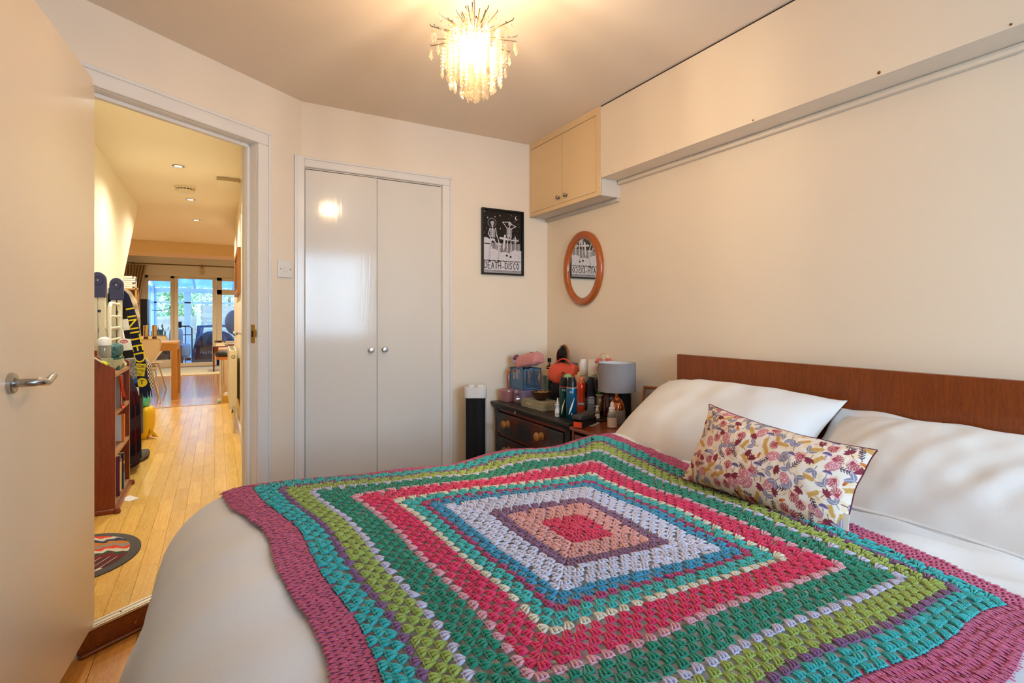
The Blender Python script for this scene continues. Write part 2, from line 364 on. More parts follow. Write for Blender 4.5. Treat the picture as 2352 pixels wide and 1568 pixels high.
m = MB(); P = [lf(hs_, n, hz) for n in (.008, .03, .047)]+[lf(hs_-.006, .054, hz+.001), lf(hs_-.02, .058, hz-.002), lf(hs_-.05, .058, hz-.006), lf(hs_-.08, .056, hz+.002), lf(hs_-.105, .054, hz+.005), lf(hs_-.122, .05, hz-.001)]
m.tube(P, [.0105, .0105, .0105, .0105, .0095, .0090, .0088, .0085, .0045], 14); obj('lever', m, STEEL, door)
for z in (.35, 1.9): obj('hinge', MB().cyl(lf(.0, -.04, z), lf(0, -.04, z+.08), .006, 10), STEEL, door)

# boxed-in beam and wall cupboard on the right wall
XF = 1.809
m = MB(); m.box(XF, RX+.01, -1.3, 2.226, 1.98, 2.362); bx = struct('trim_4', m, WALL)
obj('shadow_gap', MB().box(XF+.004, RX, -1.3, 2.226, 2.362, 2.3705), DARKGAP, bx)
obj('bead', MB().box(RX-.022, RX, -1.3, 2.226, 1.958, 1.98), WALL, bx, bevel=.004)
for px, py, r in ((2019, 167, .005), (1730, 276, .0032), (1528, 350, .002), (2322, 56, .003), (1408, 393, .0018)):
    p = pt(px, py, X=XF); obj('screw_head', MB().cyl((XF+.002, p.y, p.z), (XF-.0012, p.y, p.z), r, 10), mat('rust', '#7a4a1c', .8), bx)
cb = thing('wall_cupboard', (XF, 2.59, 1.888), 'cream painted two-door cupboard high in the corner under the ceiling', 'cupboard')
obj('carcass', MB().box(XF+.004, RX, 2.228, CY, 1.888, CH), mat('cupboard_side', '#d9cdbd', .6, bump=.03), cb)
m = MB(); m.box(XF-.004, XF+.006, 2.228, CY-.002, 1.888, 1.912); m.box(XF-.004, XF+.006, 2.228, 2.262, 1.912, 2.332); m.box(XF-.004, XF+.006, 2.94, CY-.002, 1.912, 2.332); m.box(XF-.004, XF+.006, 2.228, CY-.002, 2.332, CH)
obj('face_frame', m, CUPP, cb); obj('gap_dark_sheet', MB().box(XF+.0062, XF+.008, 2.23, 2.95, 1.89, 2.36), DARKGAP, cb)
for y0, y1, ky in ((2.2655, 2.582, 2.566-.028+.0), (2.585, 2.937, 2.615)):
    dr = obj('door', MB().box(XF-.003, XF+.0058, y0, y1, 1.9145, 2.327), CUPP, cb, bevel=.001)
    M = Matrix.Translation((XF-.003, ky, 1.95)) @ Matrix.Rotation(R(-90), 4, 'Y')
    k = obj('knob', MB().lathe([(.010, 0), (.0045, .004), (.0045, .010), (.010, .013), (.0125, .018), (.008, .024)], 16, M=M), mat('knob_pewter', '#9a9084', .25, 1), cb)
    k.parent = dr; k.matrix_local = Matrix.Identity(4)
obj('bead', MB().box(RX-.02, RX, 2.228, CY, 1.868, 1.888), mat('cupboard_side', '#d9cdbd', .6), cb, bevel=.004)

# light switch on the angled wall
sw = thing('light_switch', dw(.8408, -.001, 1.471), 'white plastic single light switch between the doorway and the wardrobe', 'switch')
obj('plate', dwbox(MB(), .798, .884, -.009, 0, 1.428, 1.515), WHITEP, sw, bevel=.003)
p0 = dw(.841, -.0095, 1.471); obj('rocker', dwbox(MB(), .830, .852, -.013, -.008, 1.458, 1.485), WHITEP, sw, bevel=.0015)
for s in (.812, .870): p = dw(s, -.0088, 1.471); obj('screw', MB().cyl(p, p-N3*.0012, .0028, 10), mat('screw_dark', '#4a3a28', .4, .8), sw)

# ================================================================ HALL + far room shell
m = MB()
slope = lambda z: 6.0+(z-1.75)*1.19
YZ = [(2.30, 0), (slope(.1), 0), (slope(.1), .1), (slope(2.6), 2.6), (2.30, 2.6)]
vs = [(-.73, y, z) for y, z in YZ]+[(-.82, y, z) for y, z in YZ]
m.add(vs, [(0,1,2,3,4), (9,8,7,6,5)]+[(i, i+5, (i+1)%5+5, (i+1)%5) for i in range(5)]); struct('wall_hall_left', m, HALLW)
m = MB(); m.box(.20, .32, 2.99, 7.85, 0, 2.6); struct('wall_hall_right', m, HALLW)
m = MB(); m.prism([(-2.5, 1.7), (dw(-.9,.02).x, dw(-.9,.02).y), (dw(1.0,.02).x, dw(1.0,.02).y), (1.2, 3.05), (1.2, 10.2), (-2.5, 10.2)], HC, HC+.12); struct('ceiling_hall', m, mat('hall_ceiling_paint', '#efe3cb', .7))
m = MB(); m.box(-2.5, 1.2, 10.2, 14.4, 2.62, 2.7); struct('ceiling_far', m, mat('hall_ceiling_paint', '#efe3cb', .7))
m = MB(); m.box(-2.5, 1.2, 9.75, 10.35, 2.235, 2.7); struct('trim_5', m, mat('beam_paint', '#e2c38a', .6))
m = MB(); m.box(-2.5, -2.4, 6.0, 14.4, 0, 2.7); struct('wall_far_left', m, HALLW)
m = MB(); m.box(1.1, 1.2, 7.75, 14.4, 0, 2.7); m.box(.32, 1.2, 7.75, 7.85, 0, 2.6); struct('wall_far_right', m, HALLW)
m = MB(); m.box(-2.4, -.92, 5.9, 6.0, 0, 2.6); m.box(-.92, -.82, 2.0, 6.0, 0, 2.6); struct('wall_stairs', m, HALLW)
GY = 14.2
m = MB(); m.box(-2.5, -1.50, GY, GY+.2, 0, 2.7); m.box(-1.5, 1.2, GY, GY+.2, 2.19, 2.7); m.box(.064, 1.2, GY, GY+.2, 0, .62); m.box(.8, 1.2, GY, GY+.2, .62, 2.19)
struct('wall_far', m, HALLW)
# floor: laminate strips
fh = struct('floor_hall', MB().prism([(-2.5, 6.0), (-.78, 6.0), (-.78, 2.2), (dw(OP0,0).x, dw(OP0,0).y), (dw(OP1+.1,0).x, dw(OP1+.1,0).y), (.32, 3.02), (.32, 7.8), (1.2, 7.8), (1.2, 14.35), (-2.5, 14.35)], 0, HF-.006), mat('underlay', '#a8742c', .8))
LAM = wood('hall_laminate_strip', '#f4ca70', '#dba448', 'Y', 6, .26, 5, coat=.25, rnd=.10, contrast=.9)
sx = .93/13; random.seed(3); npl = 0
for i in range(13):
    y = 1.9+random.uniform(0, .3)
    while y < 7.83:
        y2 = min(y+random.choice((.32, .40, .46, .52)), 7.83); x0 = -.73+i*sx
        poly = [(x0+.0006, y+.0006), (x0+sx-.0006, y+.0006), (x0+sx-.0006, y2-.0006), (x0+.0006, y2-.0006)]; out = []
        for j in range(4):
            p, q = poly[j], poly[(j+1)%4]; dp = (Vector((*p, 0))-H3).dot(N3)-.03; dq = (Vector((*q, 0))-H3).dot(N3)-.03
            if dp > 0: out.append(p)
            if (dp > 0) != (dq > 0): t = dp/(dp-dq); out.append((p[0]+(q[0]-p[0])*t, p[1]+(q[1]-p[1])*t))
        if len(out) >= 3: obj('plank', MB().prism(out, HF-.006, HF), LAM, fh); npl += 1
        y = y2
m = MB()
for i in range(54):
    y = 7.87+random.uniform(-.3, 0); x0 = -2.45+i*sx
    while y < 14.2:
        y2 = min(y+random.choice((.4, .5, .6)), 14.2)
        if not (x0 > .2 and y2 < 7.9): m.box(x0+.0008, x0+sx-.0008, max(y, 7.87)+.001, y2-.001, HF-.006, HF)
        y = y2
o = obj('plank', m, wood('far_laminate_strip', '#dda45e', '#bd7c3c', 'Y', 6, .2, 5, coat=.4, contrast=.8), fh); o['kind'] = 'stuff'
obj('joint_strip', MB().box(-.73, .2, 7.832, 7.868, HF-.002, HF+.004), mat('strip_brass', '#c9a070', .35, .6), fh, bevel=.002)
# skirtings in the hall
m = MB(); m.box(-.73, -.715, 2.45, 3.9, HF, HF+.10); struct('baseboard_left', m, GLOSS, bevel=.003)
m = MB(); m.box(.185, .2, 3.02, 3.95, HF, HF+.10); m.box(.185, .2, 5.25, 7.85, HF, HF+.10); struct('baseboard_right', m, GLOSS, bevel=.003)
# doors along the right hall wall
fr = sroot('trim_6', (.19, 4.55, HF)); m = MB(); m.box(.175, .2, 3.95, 4.02, HF, 2.15); m.box(.175, .2, 4.82, 4.89, HF, 2.15); m.box(.175, .2, 3.95, 4.89, 2.08, 2.15); obj('architrave', m, mat('warm_gloss', '#f0dcb4', .25), fr, bevel=.004)
d = sroot('door_4', (.19, 4.42, HF)); obj('door_leaf', MB().box(.176, .2, 4.025, 4.815, HF+.01, 2.075), mat('hall_door_white', '#ece8e0', .25), d, bevel=.002)
obj('door_knob', MB().lathe([(.026, 0), (.026, .004), (.009, .006), (.009, .03), (.022, .04), (.025, .052), (.016, .062)], 18, M=Matrix.Translation((.176, 4.74, 1.10)) @ Matrix.Rotation(R(-90), 4, 'Y')), CHROME, d)

# patio doors in the far wall
pd = sroot('door_5', (-.6, GY, HF)); FR_ = mat('patio_frame', '#ead9b8', .35)
m = MB(); Y0, Y1 = GY+.02, GY+.09
m.box(-1.5, -1.34, Y0, Y1, HF, 2.19); m.box(-.922, -.845, Y0, Y1, HF, 2.19); m.box(-1.5, .09, Y0, Y1, 2.135, 2.19); m.box(-1.34, -.922, Y0, Y1, HF, .276); m.box(-1.34, -.922, Y0, Y1, 2.066, 2.14)
obj('fixed_frame', m, FR_, pd, bevel=.004)
m = MB(); m.box(-.845, -.770, Y0-.04, Y0+.03, HF+.01, 2.15); m.box(-.088, -.005, Y0-.04, Y0+.03, HF+.01, 2.15); m.box(-.77, -.088, Y0-.04, Y0+.03, HF+.01, .193); obj('sliding_frame', m, FR_, pd, bevel=.004)
obj('pane', MB().box(-1.34, -.922, GY+.05, GY+.056, .276, 2.066), GLASS, pd); obj('pane', MB().box(-.77, -.088, GY+.02, GY+.026, .193, 2.14), GLASS, pd)
wn = sroot('window_2', (.4, GY, .62)); m = MB(); m.box(-.004, .109, Y0, Y1, .62, 2.19); m.box(.70, .80, Y0, Y1, .62, 2.19); m.box(.0, .8, Y0, Y1, 2.11, 2.19); m.box(.0, .8, Y0, Y1, 1.785, 1.90); m.box(0, .8, Y0, Y1, .62, .68)
obj('window_frame', m, FR_, wn, bevel=.004); obj('pane', MB().box(.1, .72, GY+.05, GY+.056, .67, 1.79), GLASS, wn); obj('pane', MB().box(.1, .72, GY+.05, GY+.056, 1.9, 2.12), GLASS, wn)
obj('sill', MB().box(.064, .8, GY-.12, GY+.03, .60, .625), FR_, wn, bevel=.004)

# conservatory and garden
m = MB(); m.box(-1.6, 2.2, 14.4, 17.1, -.02, .06); struct('floor_conservatory', m, mat('grey_tiles', '#9ba3ab', .4))
cw = sroot('window_3', (0, 17, 0)); BL = mat('conservatory_upvc', '#d4dde6', .35); m = MB()
for x in (-1.50, -.78, .05, .9, 1.7): m.box(x, x+.09, 16.95, 17.03, .06, 2.05)
m.box(-.70, -.62, 16.95, 17.03, .06, 1.95)
m.box(-1.5, 1.8, 16.93, 17.05, 1.93, 2.05); m.box(-1.5, 1.8, 16.95, 17.03, 1.63, 1.68); m.box(-1.5, 1.8, 16.95, 17.03, .06, .14)
m.box(-1.54, -1.46, 14.4, 17.0, 1.93, 2.05); m.box(-1.54, -1.46, 14.4, 17.0, 1.63, 1.68); m.box(-1.54, -1.46, 14.4, 17.0, .06, .7)
for y in (14.45, 15.2, 16.0, 16.9): m.box(-1.54, -1.46, y, y+.08, .06, 2.05)
obj('window_frame', m, BL, cw, bevel=.004)
m = MB(); m.box(-1.5, 1.8, 16.985, 16.99, .14, 1.93); m.box(-1.505, -1.5, 14.4, 17, .7, 1.93); obj('pane', m, GLASS, cw)
rf = sroot('roof_conservatory', (0, 15.7, 2.2)); RB = mat('roof_bar', '#cdd9e4', .4)
for i in range(8):
    x = -1.5+i*.47; a = MB().add([(x, 14.35, 2.52), (x+.05, 14.35, 2.52), (x+.05, 17.05, 2.05), (x, 17.05, 2.05), (x, 14.35, 2.58), (x+.05, 14.35, 2.58), (x+.05, 17.05, 2.11), (x, 17.05, 2.11)], [(0,3,2,1),(4,5,6,7),(0,1,5,4),(1,2,6,5),(2,3,7,6),(3,0,4,7)])
    obj('glazing_bar', a, RB, rf)
    if i < 7: obj('roof_panel', MB().add([(x+.05, 14.35, 2.55), (x+.47, 14.35, 2.55), (x+.47, 17.05, 2.08), (x+.05, 17.05, 2.08), (x+.05, 14.35, 2.555), (x+.47, 14.35, 2.555), (x+.47, 17.05, 2.085), (x+.05, 17.05, 2.085)], [(0,3,2,1),(4,5,6,7),(0,1,5,4),(1,2,6,5),(2,3,7,6),(3,0,4,7)]), glassy('roof_polycarbonate', '#bfe0f5', .15, .3, .35), rf)
m = MB(); m.box(-14, 14, 17.1, 34, -.1, 0); struct('ground', m, mat('patio_ground', '#8c9088', .8, var=.2, vscale=3))
fence = thing('garden_fence', (-.2, 19.0, 0), 'pale weathered board fence with open trellis top beyond the conservatory', 'fence')
FB = wood('fence_board', '#b9b2a2', '#8f887a', 'X', 4, .8, 6, rnd=.15)
for i in range(13): obj('board', MB().box(-.42, 1.5, 19.0, 19.02+.006*(i%2), .05+i*.122, .05+i*.122+.117), FB, fence)
for i in range(13): obj('board', MB().box(-3.6, -.56, 19.0, 19.02+.006*(i%2), .05+i*.095, .05+i*.095+.091), FB, fence)
for x in (-.55, -1.9): obj('post', MB().box(x, x+.11, 18.95, 19.05, 0, 1.75), mat('concrete_post', '#d8d6d0', .8), fence)
m = MB()
for i in range(17): x = -.42+i*.12; m.box(x, x+.018, 19.0, 19.015, 1.64, 1.98)
for z in (1.66, 1.78, 1.9, 1.97): m.box(-.42, 1.5, 19.015, 19.03, z, z+.018)
obj('trellis', m, FB, fence)
def foliage(name, c, size, n, leaf, m1, label, cat, seed, trunk=None):
    r = np.random.default_rng(seed); P = r.normal(size=(n, 3)); P /= np.linalg.norm(P, axis=1)[:, None]
    P = P*(r.uniform(.55, 1, n)**.5)[:, None]*(1+.2*np.sin(P*7).sum(1))[:, None]*np.array(size)+np.array(c)
    a = r.normal(size=(n, 3)); a /= np.linalg.norm(a, axis=1)[:, None]; b = np.cross(a, r.normal(size=(n, 3))); b /= np.linalg.norm(b, axis=1)[:, None]
    V = np.stack([P-a*leaf, P+b*leaf*.5, P+a*leaf, P-b*leaf*.5], 1).reshape(-1, 3); F = np.arange(n*4).reshape(-1, 4)
    t = thing(name, (c[0], c[1], 0), label, cat)
    o = nmesh('foliage', V, F, m1, t, smooth=False); o['kind'] = 'stuff'
    if trunk: obj('trunk', MB().tube([(c[0], c[1], 0), (c[0]+.05, c[1], c[2]*.5), (c[0], c[1], c[2])], [.09, .07, .03], 9), mat('bark', '#6b5a45', .9), t)
    return t
GR = mat('leaf_green', '#a6cc98', .6, var=.35, vscale=3)
foliage('bush', (-1.7, 20.2, 1.5), (1.3, .6, 1.2), 5200, .06, GR, 'green leafy bush above the lower fence, left of the fence post', 'bush', 4, True)
foliage('tree', (.4, 22.5, 2.4), (2.2, 1.0, 1.6), 6500, .08, mat('leaf_pale', '#c4dcba', .6, var=.3, vscale=2), 'pale green tree rising behind the trellis fence', 'tree', 5, True)
# ================================================================ BED
HBW = wood('headboard_mahogany', '#92440c', '#602404', 'Z', 7, .38, 8, coat=.15, contrast=.9)
bed = thing('bed', (.9, .93, 0), 'double bed with a plain mahogany headboard against the right wall', 'bed')
obj('headboard', MB().box(1.888, 1.912, -.10, 1.761, .28, 1.0515), HBW, bed, bevel=.0015)
obj('mattress', MB().box(-.02, 1.885, .16, 1.66, .34, .62), mat('mattress_cloth', '#e9e4dc', .8, bump=.1), bed, bevel=.04, seg=4)
obj('divan_base', MB().box(-.02, 1.885, .16, 1.66, .06, .34), mat('divan_cloth', '#b9aea2', .9, bump=.1), bed, bevel=.02)
for x in (.08, 1.78):
    for y in (.25, 1.57): obj('leg', MB().lathe([(.022, .006), (.028, .06)], 14, (x, y, 0)), BLACK, bed)

# ---- draped cloth: flat sheet coordinates (p, q) -> world. Plateau X0..X1, Y0..Y1 at height Z(p,q), rounded over its edges
PX0, PX1, PY0, PY1 = .085, 1.46, .12, 1.665
def topz(p, q):
    z = .722+.010*np.sin(3.1*p+1.2*q)+.007*np.sin(5.3*q-2.1*p+1)+.006*np.sin(9.0*p+4*q)*np.sin(7*q+2)
    z += .020*np.exp(-((p-1.33)/.12)**2-((q-1.60)/.16)**2)
    z += .012*np.exp(-((p-.95)/.12)**2-((q-1.58)/.2)**2)-.014*np.exp(-((p-.72)/.10)**2-((q-1.62)/.18)**2)
    z += .016*np.exp(-((p-1.42)/.05)**2)*np.clip((.75-q)/.3, 0, 1)
    return z
def drape(p, q, h=0.0, rx=.225, ry=.11, rh=.05, flare=.27):
    p = np.asarray(p, float); q = np.asarray(q, float); h = np.broadcast_to(np.asarray(h, float), p.shape)
    cx = np.clip(p, PX0, PX1); cy = np.clip(q, PY0, PY1); dx = p-cx; dy = q-cy
    s = np.hypot(dx, dy); ux = np.where(s > 1e-9, dx/np.maximum(s, 1e-9), 0); uy = np.where(s > 1e-9, dy/np.maximum(s, 1e-9), 0)
    r = np.where(dx < 0, rx, rh)*ux**2+ry*uy**2; r = np.where(s > 1e-9, r, .1)
    th = np.minimum(s/r, math.pi/2-flare); out = r*np.sin(th); dn = r*(1-np.cos(th)); ex = np.maximum(s-r*(math.pi/2-flare), 0)
    out = out+ex*math.sin(flare); dn = dn+ex*math.cos(flare)
    ang = np.arctan2(dy, dx); out = out+(.010*np.sin(ang*9)+.012*np.sin((p+q)*17+1))*np.clip(ex*5, 0, 1)
    ct = np.cos(np.where(ex > 0, math.pi/2-flare, th)); st = np.sqrt(1-ct**2)
    return np.stack([cx+ux*(out+h*st), cy+uy*(out+h*st), topz(cx, cy)-dn+h*ct], -1)
CLOTH = mat('white_cotton', '#e6e2de', .85, bump=.25, bscale=500, sheen=.15)
def wrinkle(p, q):
    w = .0030*np.sin(22*p+9*q+3*np.sin(5*q))*np.clip(np.sin(3*q+p), 0, 1)+.0022*np.sin(31*q-12*p+2*np.sin(7*p))
    # soft folds under the pillows at the head end and creases where the blanket pulls
    for (a, b, c, wd, am) in ((1.36, 1.50, .9, .016, .012), (1.40, 1.36, .5, .014, .010), (1.38, .55, .25, .02, .012), (1.33, .42, .35, .018, .008), (1.44, 1.62, .2, .02, .012)):
        d = (p-a)*math.cos(c)+(q-b)*math.sin(c); e = -(p-a)*math.sin(c)+(q-b)*math.cos(c); w = w+am*np.exp(-(d/wd)**2)*np.exp(-(e/.16)**2)
    return w
nu, nv = 300, 300
P_, Q_ = np.meshgrid(np.linspace(PX0-.62, PX1+.09, nu), np.linspace(PY0-.40, PY1+.46, nv))
# rounded sheet corner at the foot so that the hem stays above the floor
V = drape(P_, Q_, wrinkle(P_, Q_)-.004)
V[..., 2] = np.maximum(V[..., 2], .03+.0*V[..., 2])
duvet = thing('duvet', (.8, .9, .7), 'white cotton duvet hanging over the foot of the bed, under the crochet blanket', 'duvet')
o = nmesh('duvet_cover', V.reshape(-1, 3), gridF(nu, nv), CLOTH, duvet)
sm = o.modifiers.new('thick', 'SOLIDIFY'); sm.thickness = .012; sm.offset = -1
# rolled seam at the head end of the duvet
qq = np.linspace(.13, 1.68, 80); e = drape(np.full(80, PX1+.03), qq, .004)
obj('seam', MB().tube([tuple(x) for x in e], .0045, 8), CLOTH, duvet)

# ---- pillows
def pillow(name, W, Hh, T, loc, xd, yd, mats, label, cat, seed, flange=0, nu=110, nv=80, group=None, pinch=.05, sag=.0, wr=1.0, colour=None, backmat=None, noflange=False):
    """W along xd, Hh along yd, T thick; two skins joined at the rim"""
    r = np.random.default_rng(seed); u = np.linspace(-1, 1, nu); v = np.linspace(-1, 1, nv); U, Vv = np.meshgrid(u, v)
    px = 1-pinch*(Vv**2)*1.0; py = 1-pinch*1.6*(U**2)
    X = U*W/2*(1-pinch*.9*(1-Vv**2)*np.abs(U)**3); Y = Vv*Hh/2*(1-pinch*1.4*(1-U**2)*np.abs(Vv)**3)
    fu = flange/(W/2); fv = flange/(Hh/2)
    a = np.clip((1-np.abs(U))/(1-0)-fu, 0, 1)/(1-fu); b = np.clip((1-np.abs(Vv))-fv, 0, 1)/(1-fv)
    prof = (1-(1-a)**2.6)**.62*(1-(1-b)**2.4)**.62
    wr_ = 0
    for k in range(9):
        ang = r.uniform(0, math.pi); f = r.uniform(6, 22); wr_ = wr_+np.sin((U*math.cos(ang)*W/Hh+Vv*math.sin(ang))*f+r.uniform(0, 6))/f
    lump = .5*np.sin(U*2.3+r.uniform(0, 6))*np.cos(Vv*1.9+r.uniform(0, 6))
    t = T/2*prof*(1+.12*lump)+.012*wr*wr_*np.sqrt(prof)
    ed = (1-prof)**6*.006*np.sin(U*14+Vv*9+seed)*(1 if flange or wr > 1 else .4)
    top = np.stack([X, Y, t+ed+.0012], -1); bot = np.stack([X, Y, -t*.8+ed-.0012], -1)
    if sag: top[..., 2] += sag*(1-U**2); bot[..., 2] += sag*(1-U**2)
    M = frame(loc, xd, yd); Mn = np.array(M)
    def tw(A): A = A.reshape(-1, 3); return A @ Mn[:3, :3].T+Mn[:3, 3]
    t_ = thing(name, loc, label, cat, group)
    F1 = gridF(nu, nv); F2 = gridF(nu, nv)[:, ::-1]+nu*nv
    if colour is not None:
        cover = nmesh('printed_cover', tw(top), F1, mats, t_, col=colour)
        bk = nmesh('back_cover', tw(bot), gridF(nu, nv)[:, ::-1], backmat, t_)
        j = list(range(nu)); rim = [(top[0, i]+bot[0, i])/2 for i in j]+[(top[i, -1]+bot[i, -1])/2 for i in range(nv)]+[(top[-1, i]+bot[-1, i])/2 for i in j[::-1]]+[(top[i, 0]+bot[i, 0])/2 for i in range(nv)[::-1]]
        pr = tw(np.array(rim))[::2]; obj('piping', MB().tube([tuple(x) for x in pr], .0022, 6, closed=True), backmat, t_)
        return t_, top, M
    A = np.concatenate([tw(top), tw(bot)]); i = np.arange(nu-1); jn = (nv-1)*nu
    N = nu*nv; e1 = np.stack([i, i+N, i+1+N, i+1], 1); e2 = np.stack([jn+i+1, jn+i+1+N, jn+i+N, jn+i], 1); k = np.arange(nv-1)*nu
    e3 = np.stack([k+nu, k+nu+N, k+N, k], 1); e4 = np.stack([k+nu-1, k+nu-1+N, k+2*nu-1+N, k+2*nu-1], 1)
    nmesh('pillow_cover', A, np.concatenate([F1, F2, e1, e2, e3, e4]), mats, t_)
    return t_, top, M
pillow('pillow', .80, .50, .27, (1.645, 1.375, .795), (0, -1, .015), (.81, 0, .55), CLOTH, 'plump white pillow at the far side of the bed beside the bedside table', 'pillow', 3, pinch=.07, wr=.9)
pillow('pillow', .96, .50, .22, (1.672, .535, .778), (0, -1, 0), (.82, 0, .53), CLOTH, 'white flanged pillow at the near side of the bed, right of the leaf cushion', 'pillow', 9, flange=.035, pinch=.03, wr=1.2)
# ---- printed cushion
def stampers(nx, ny, sx, sy, base):
    """tiny raster kit: image of shape ny,nx covering sx*sy metres"""
    img = np.empty((ny, nx, 3)); img[:] = lin(base); xs = (np.arange(nx)+.5)/nx*sx; ys = (np.arange(ny)+.5)/ny*sy; XX, YY = np.meshgrid(xs, ys)
    def put(mask, c, a=1.0): img[mask] = img[mask]*(1-a)+np.array(lin(c))*a
    def ell(x, y, a, b, th, c, al=1.0):
        dx = XX-x; dy = YY-y; u = dx*math.cos(th)+dy*math.sin(th); v = -dx*math.sin(th)+dy*math.cos(th); put((u/a)**2+(v/b)**2 < 1, c, al)
    def leaf(x, y, L, wd, th, c):
        dx = XX-x; dy = YY-y; u = (dx*math.cos(th)+dy*math.sin(th))/L; v = -dx*math.sin(th)+dy*math.cos(th)
        put((np.abs(u) < 1) & (np.abs(v) < wd*(1-u*u)*(1-.3*u)), c)
    def seg(x0, y0, x1, y1, wd, c, w2=None):
        dx, dy = x1-x0, y1-y0; L2 = dx*dx+dy*dy+1e-12; t = np.clip(((XX-x0)*dx+(YY-y0)*dy)/L2, 0, 1); ww = wd if w2 is None else wd+(w2-wd)*t
        put(np.hypot(XX-x0-t*dx, YY-y0-t*dy) < ww, c)
    return img, XX, YY, put, ell, leaf, seg
CW_, CH_ = .475, .245; cnx, cny = 420, 220
img, XX, YY, put, ell, leaf, seg = stampers(cnx, cny, CW_, CH_, '#ecdccb')
random.seed(21); pts = []
for k in range(2600):
    x, y = random.uniform(.0, CW_), random.uniform(.0, CH_)
    if all((x-a)**2+(y-b)**2 > .0188**2 for a, b in pts): pts.append((x, y))
for x, y in pts: ell(x+random.uniform(-.01, .01), y+random.uniform(-.01, .01), .012, .006, random.uniform(0, 3), '#e8c795', .6)
GRY, BUR, PNK, GLD, PLM = '#8b8496', '#84303e', '#cf8088', '#cc9a50', '#5a3c50'
kinds = [0, 1, 2, 3, 4, 5, 0, 2, 3, 1, 6, 5, 0, 7]
e_, l_, s_g = ell, leaf, seg; KS = 1.12
for i, (x, y) in enumerate(pts):
    ell = lambda X_, Y_, a, b, t_, c_, al=1.0, x=x, y=y: e_(x+(X_-x)*KS, y+(Y_-y)*KS, a*KS, b*KS, t_, c_, al)
    leaf = lambda X_, Y_, L, w_, t_, c_, x=x, y=y: l_(x+(X_-x)*KS, y+(Y_-y)*KS, L*KS, w_*KS, t_, c_)
    seg = lambda a, b, c1, d1, w_, c_, w2=None, x=x, y=y: s_g(x+(a-x)*KS, y+(b-y)*KS, x+(c1-x)*KS, y+(d1-y)*KS, w_*KS, c_)
    k = kinds[i % len(kinds)]; th = random.uniform(0, 6.28); c, s_ = math.cos(th), math.sin(th)
    if k == 0:   # two grey leaves on a stalk
        for sg in (-.7, .7):
            a = th+sg; leaf(x+.010*math.cos(a), y+.010*math.sin(a), .0105, .0050, a, GRY); seg(x, y, x+.018*math.cos(a), y+.018*math.sin(a), .0005, '#d8ccd0')
        seg(x, y, x-.010*c, y-.010*s_, .0007, PLM)
    elif k == 1:   # burgundy maple leaf
        for q in (-1.25, -.55, 0, .55, 1.25): leaf(x+.006*math.cos(th+q), y+.006*math.sin(th+q), .0075, .0036, th+q, BUR)
        seg(x, y, x-.012*c, y-.012*s_, .0007, BUR)
    elif k == 2:   # pink branching leaf
        ell(x, y, .013, .012, th, '#e3a4a0', .55)
        for q in (-1.3, -.75, -.25, .25, .75, 1.3):
            a = th+q; seg(x-.009*c, y-.009*s_, x+.011*math.cos(a), y+.011*math.sin(a), .0009, '#a8404c'); seg(x+.003*math.cos(a), y+.003*math.sin(a), x+.012*math.cos(a+.35), y+.012*math.sin(a+.35), .0006, '#a8404c')
    elif k == 3:   # golden fern leaf
        seg(x-.014*c, y-.014*s_, x+.014*c, y+.014*s_, .0008, GLD)
        for q in np.linspace(-.8, .9, 6):
            for sg in (-1, 1): a = th+sg*.8; leaf(x+.012*q*c+.0035*math.cos(a), y+.012*q*s_+.0035*math.sin(a), .0045, .0017, a, GLD)
    elif k == 4:   # dotted pink cap
        ell(x, y, .0165, .0105, th, PNK)
        for q in range(34): a, rr = random.uniform(0, 6.3), random.uniform(0, .85)**.6; u, v = .0155*rr*math.cos(a), .0098*rr*math.sin(a); ell(x+u*c-v*s_, y+u*s_+v*c, .0009, .0009, 0, '#f2d6cc')
    elif k == 5:   # plum oak leaf, outlined
        seg(x-.012*c, y-.012*s_, x+.012*c, y+.012*s_, .0009, PLM)
        for q in (-.6, -.1, .4, .8):
            for sg in (-1, 1): a = th+sg*.9; seg(x+.011*q*c, y+.011*q*s_, x+.011*q*c+.0062*math.cos(a), y+.011*q*s_+.0062*math.sin(a), .0011, PLM)
        for q in range(4): ell(x+.014*math.cos(th+1.6+q*.3), y+.014*math.sin(th+1.6+q*.3), .0010, .0010, 0, PLM)
    elif k == 6:   # mushroom
        dx = XX-x; dy = YY-y; put((dx/.011)**2+(dy/.008)**2 < 1, '#6d5c80'); put(((dx/.012)**2+(dy/.009)**2 < 1) & (dy < -.001), '#efdcc2'); seg(x, y, x+.001, y-.014, .0013, '#a893a8'); seg(x-.009, y-.0008, x+.009, y-.0008, .0009, '#cdbdd0')
    else:
        ell(x, y, .008, .0035, th, '#d07a3a'); ell(x+.004*c, y+.004*s_, .004, .002, th, '#b0562a')
BURG = mat('burgundy_cloth', '#5e1428', .7, bump=.1)
cu_x = Vector((.045, -.51, 0)); cu_y = Vector((.17, 0, .20))
colr = img[::1].reshape(-1, 3)
ell, leaf, seg = e_, l_, s_g
cush, ctop, CM = pillow('cushion', CW_, CH_, .15, (1.305, .897, .817), (.03, -1, -.09), (.41, -.02, .91), attrmat('cushion_print', .8, .15, 900), 'oblong cushion printed with autumn leaves and toadstools, leaning on the pillows', 'cushion', 5, nu=cnx, nv=cny, pinch=.09, wr=.5, colour=colr, backmat=BURG)
Mn = CM
def cpt(u, v, h=0):  # point on the cushion front
    j = int((v+1)/2*(cny-1)); i = int((u+1)/2*(cnx-1)); return Mn @ (Vector(ctop[j, i])+Vector((0, 0, h)))
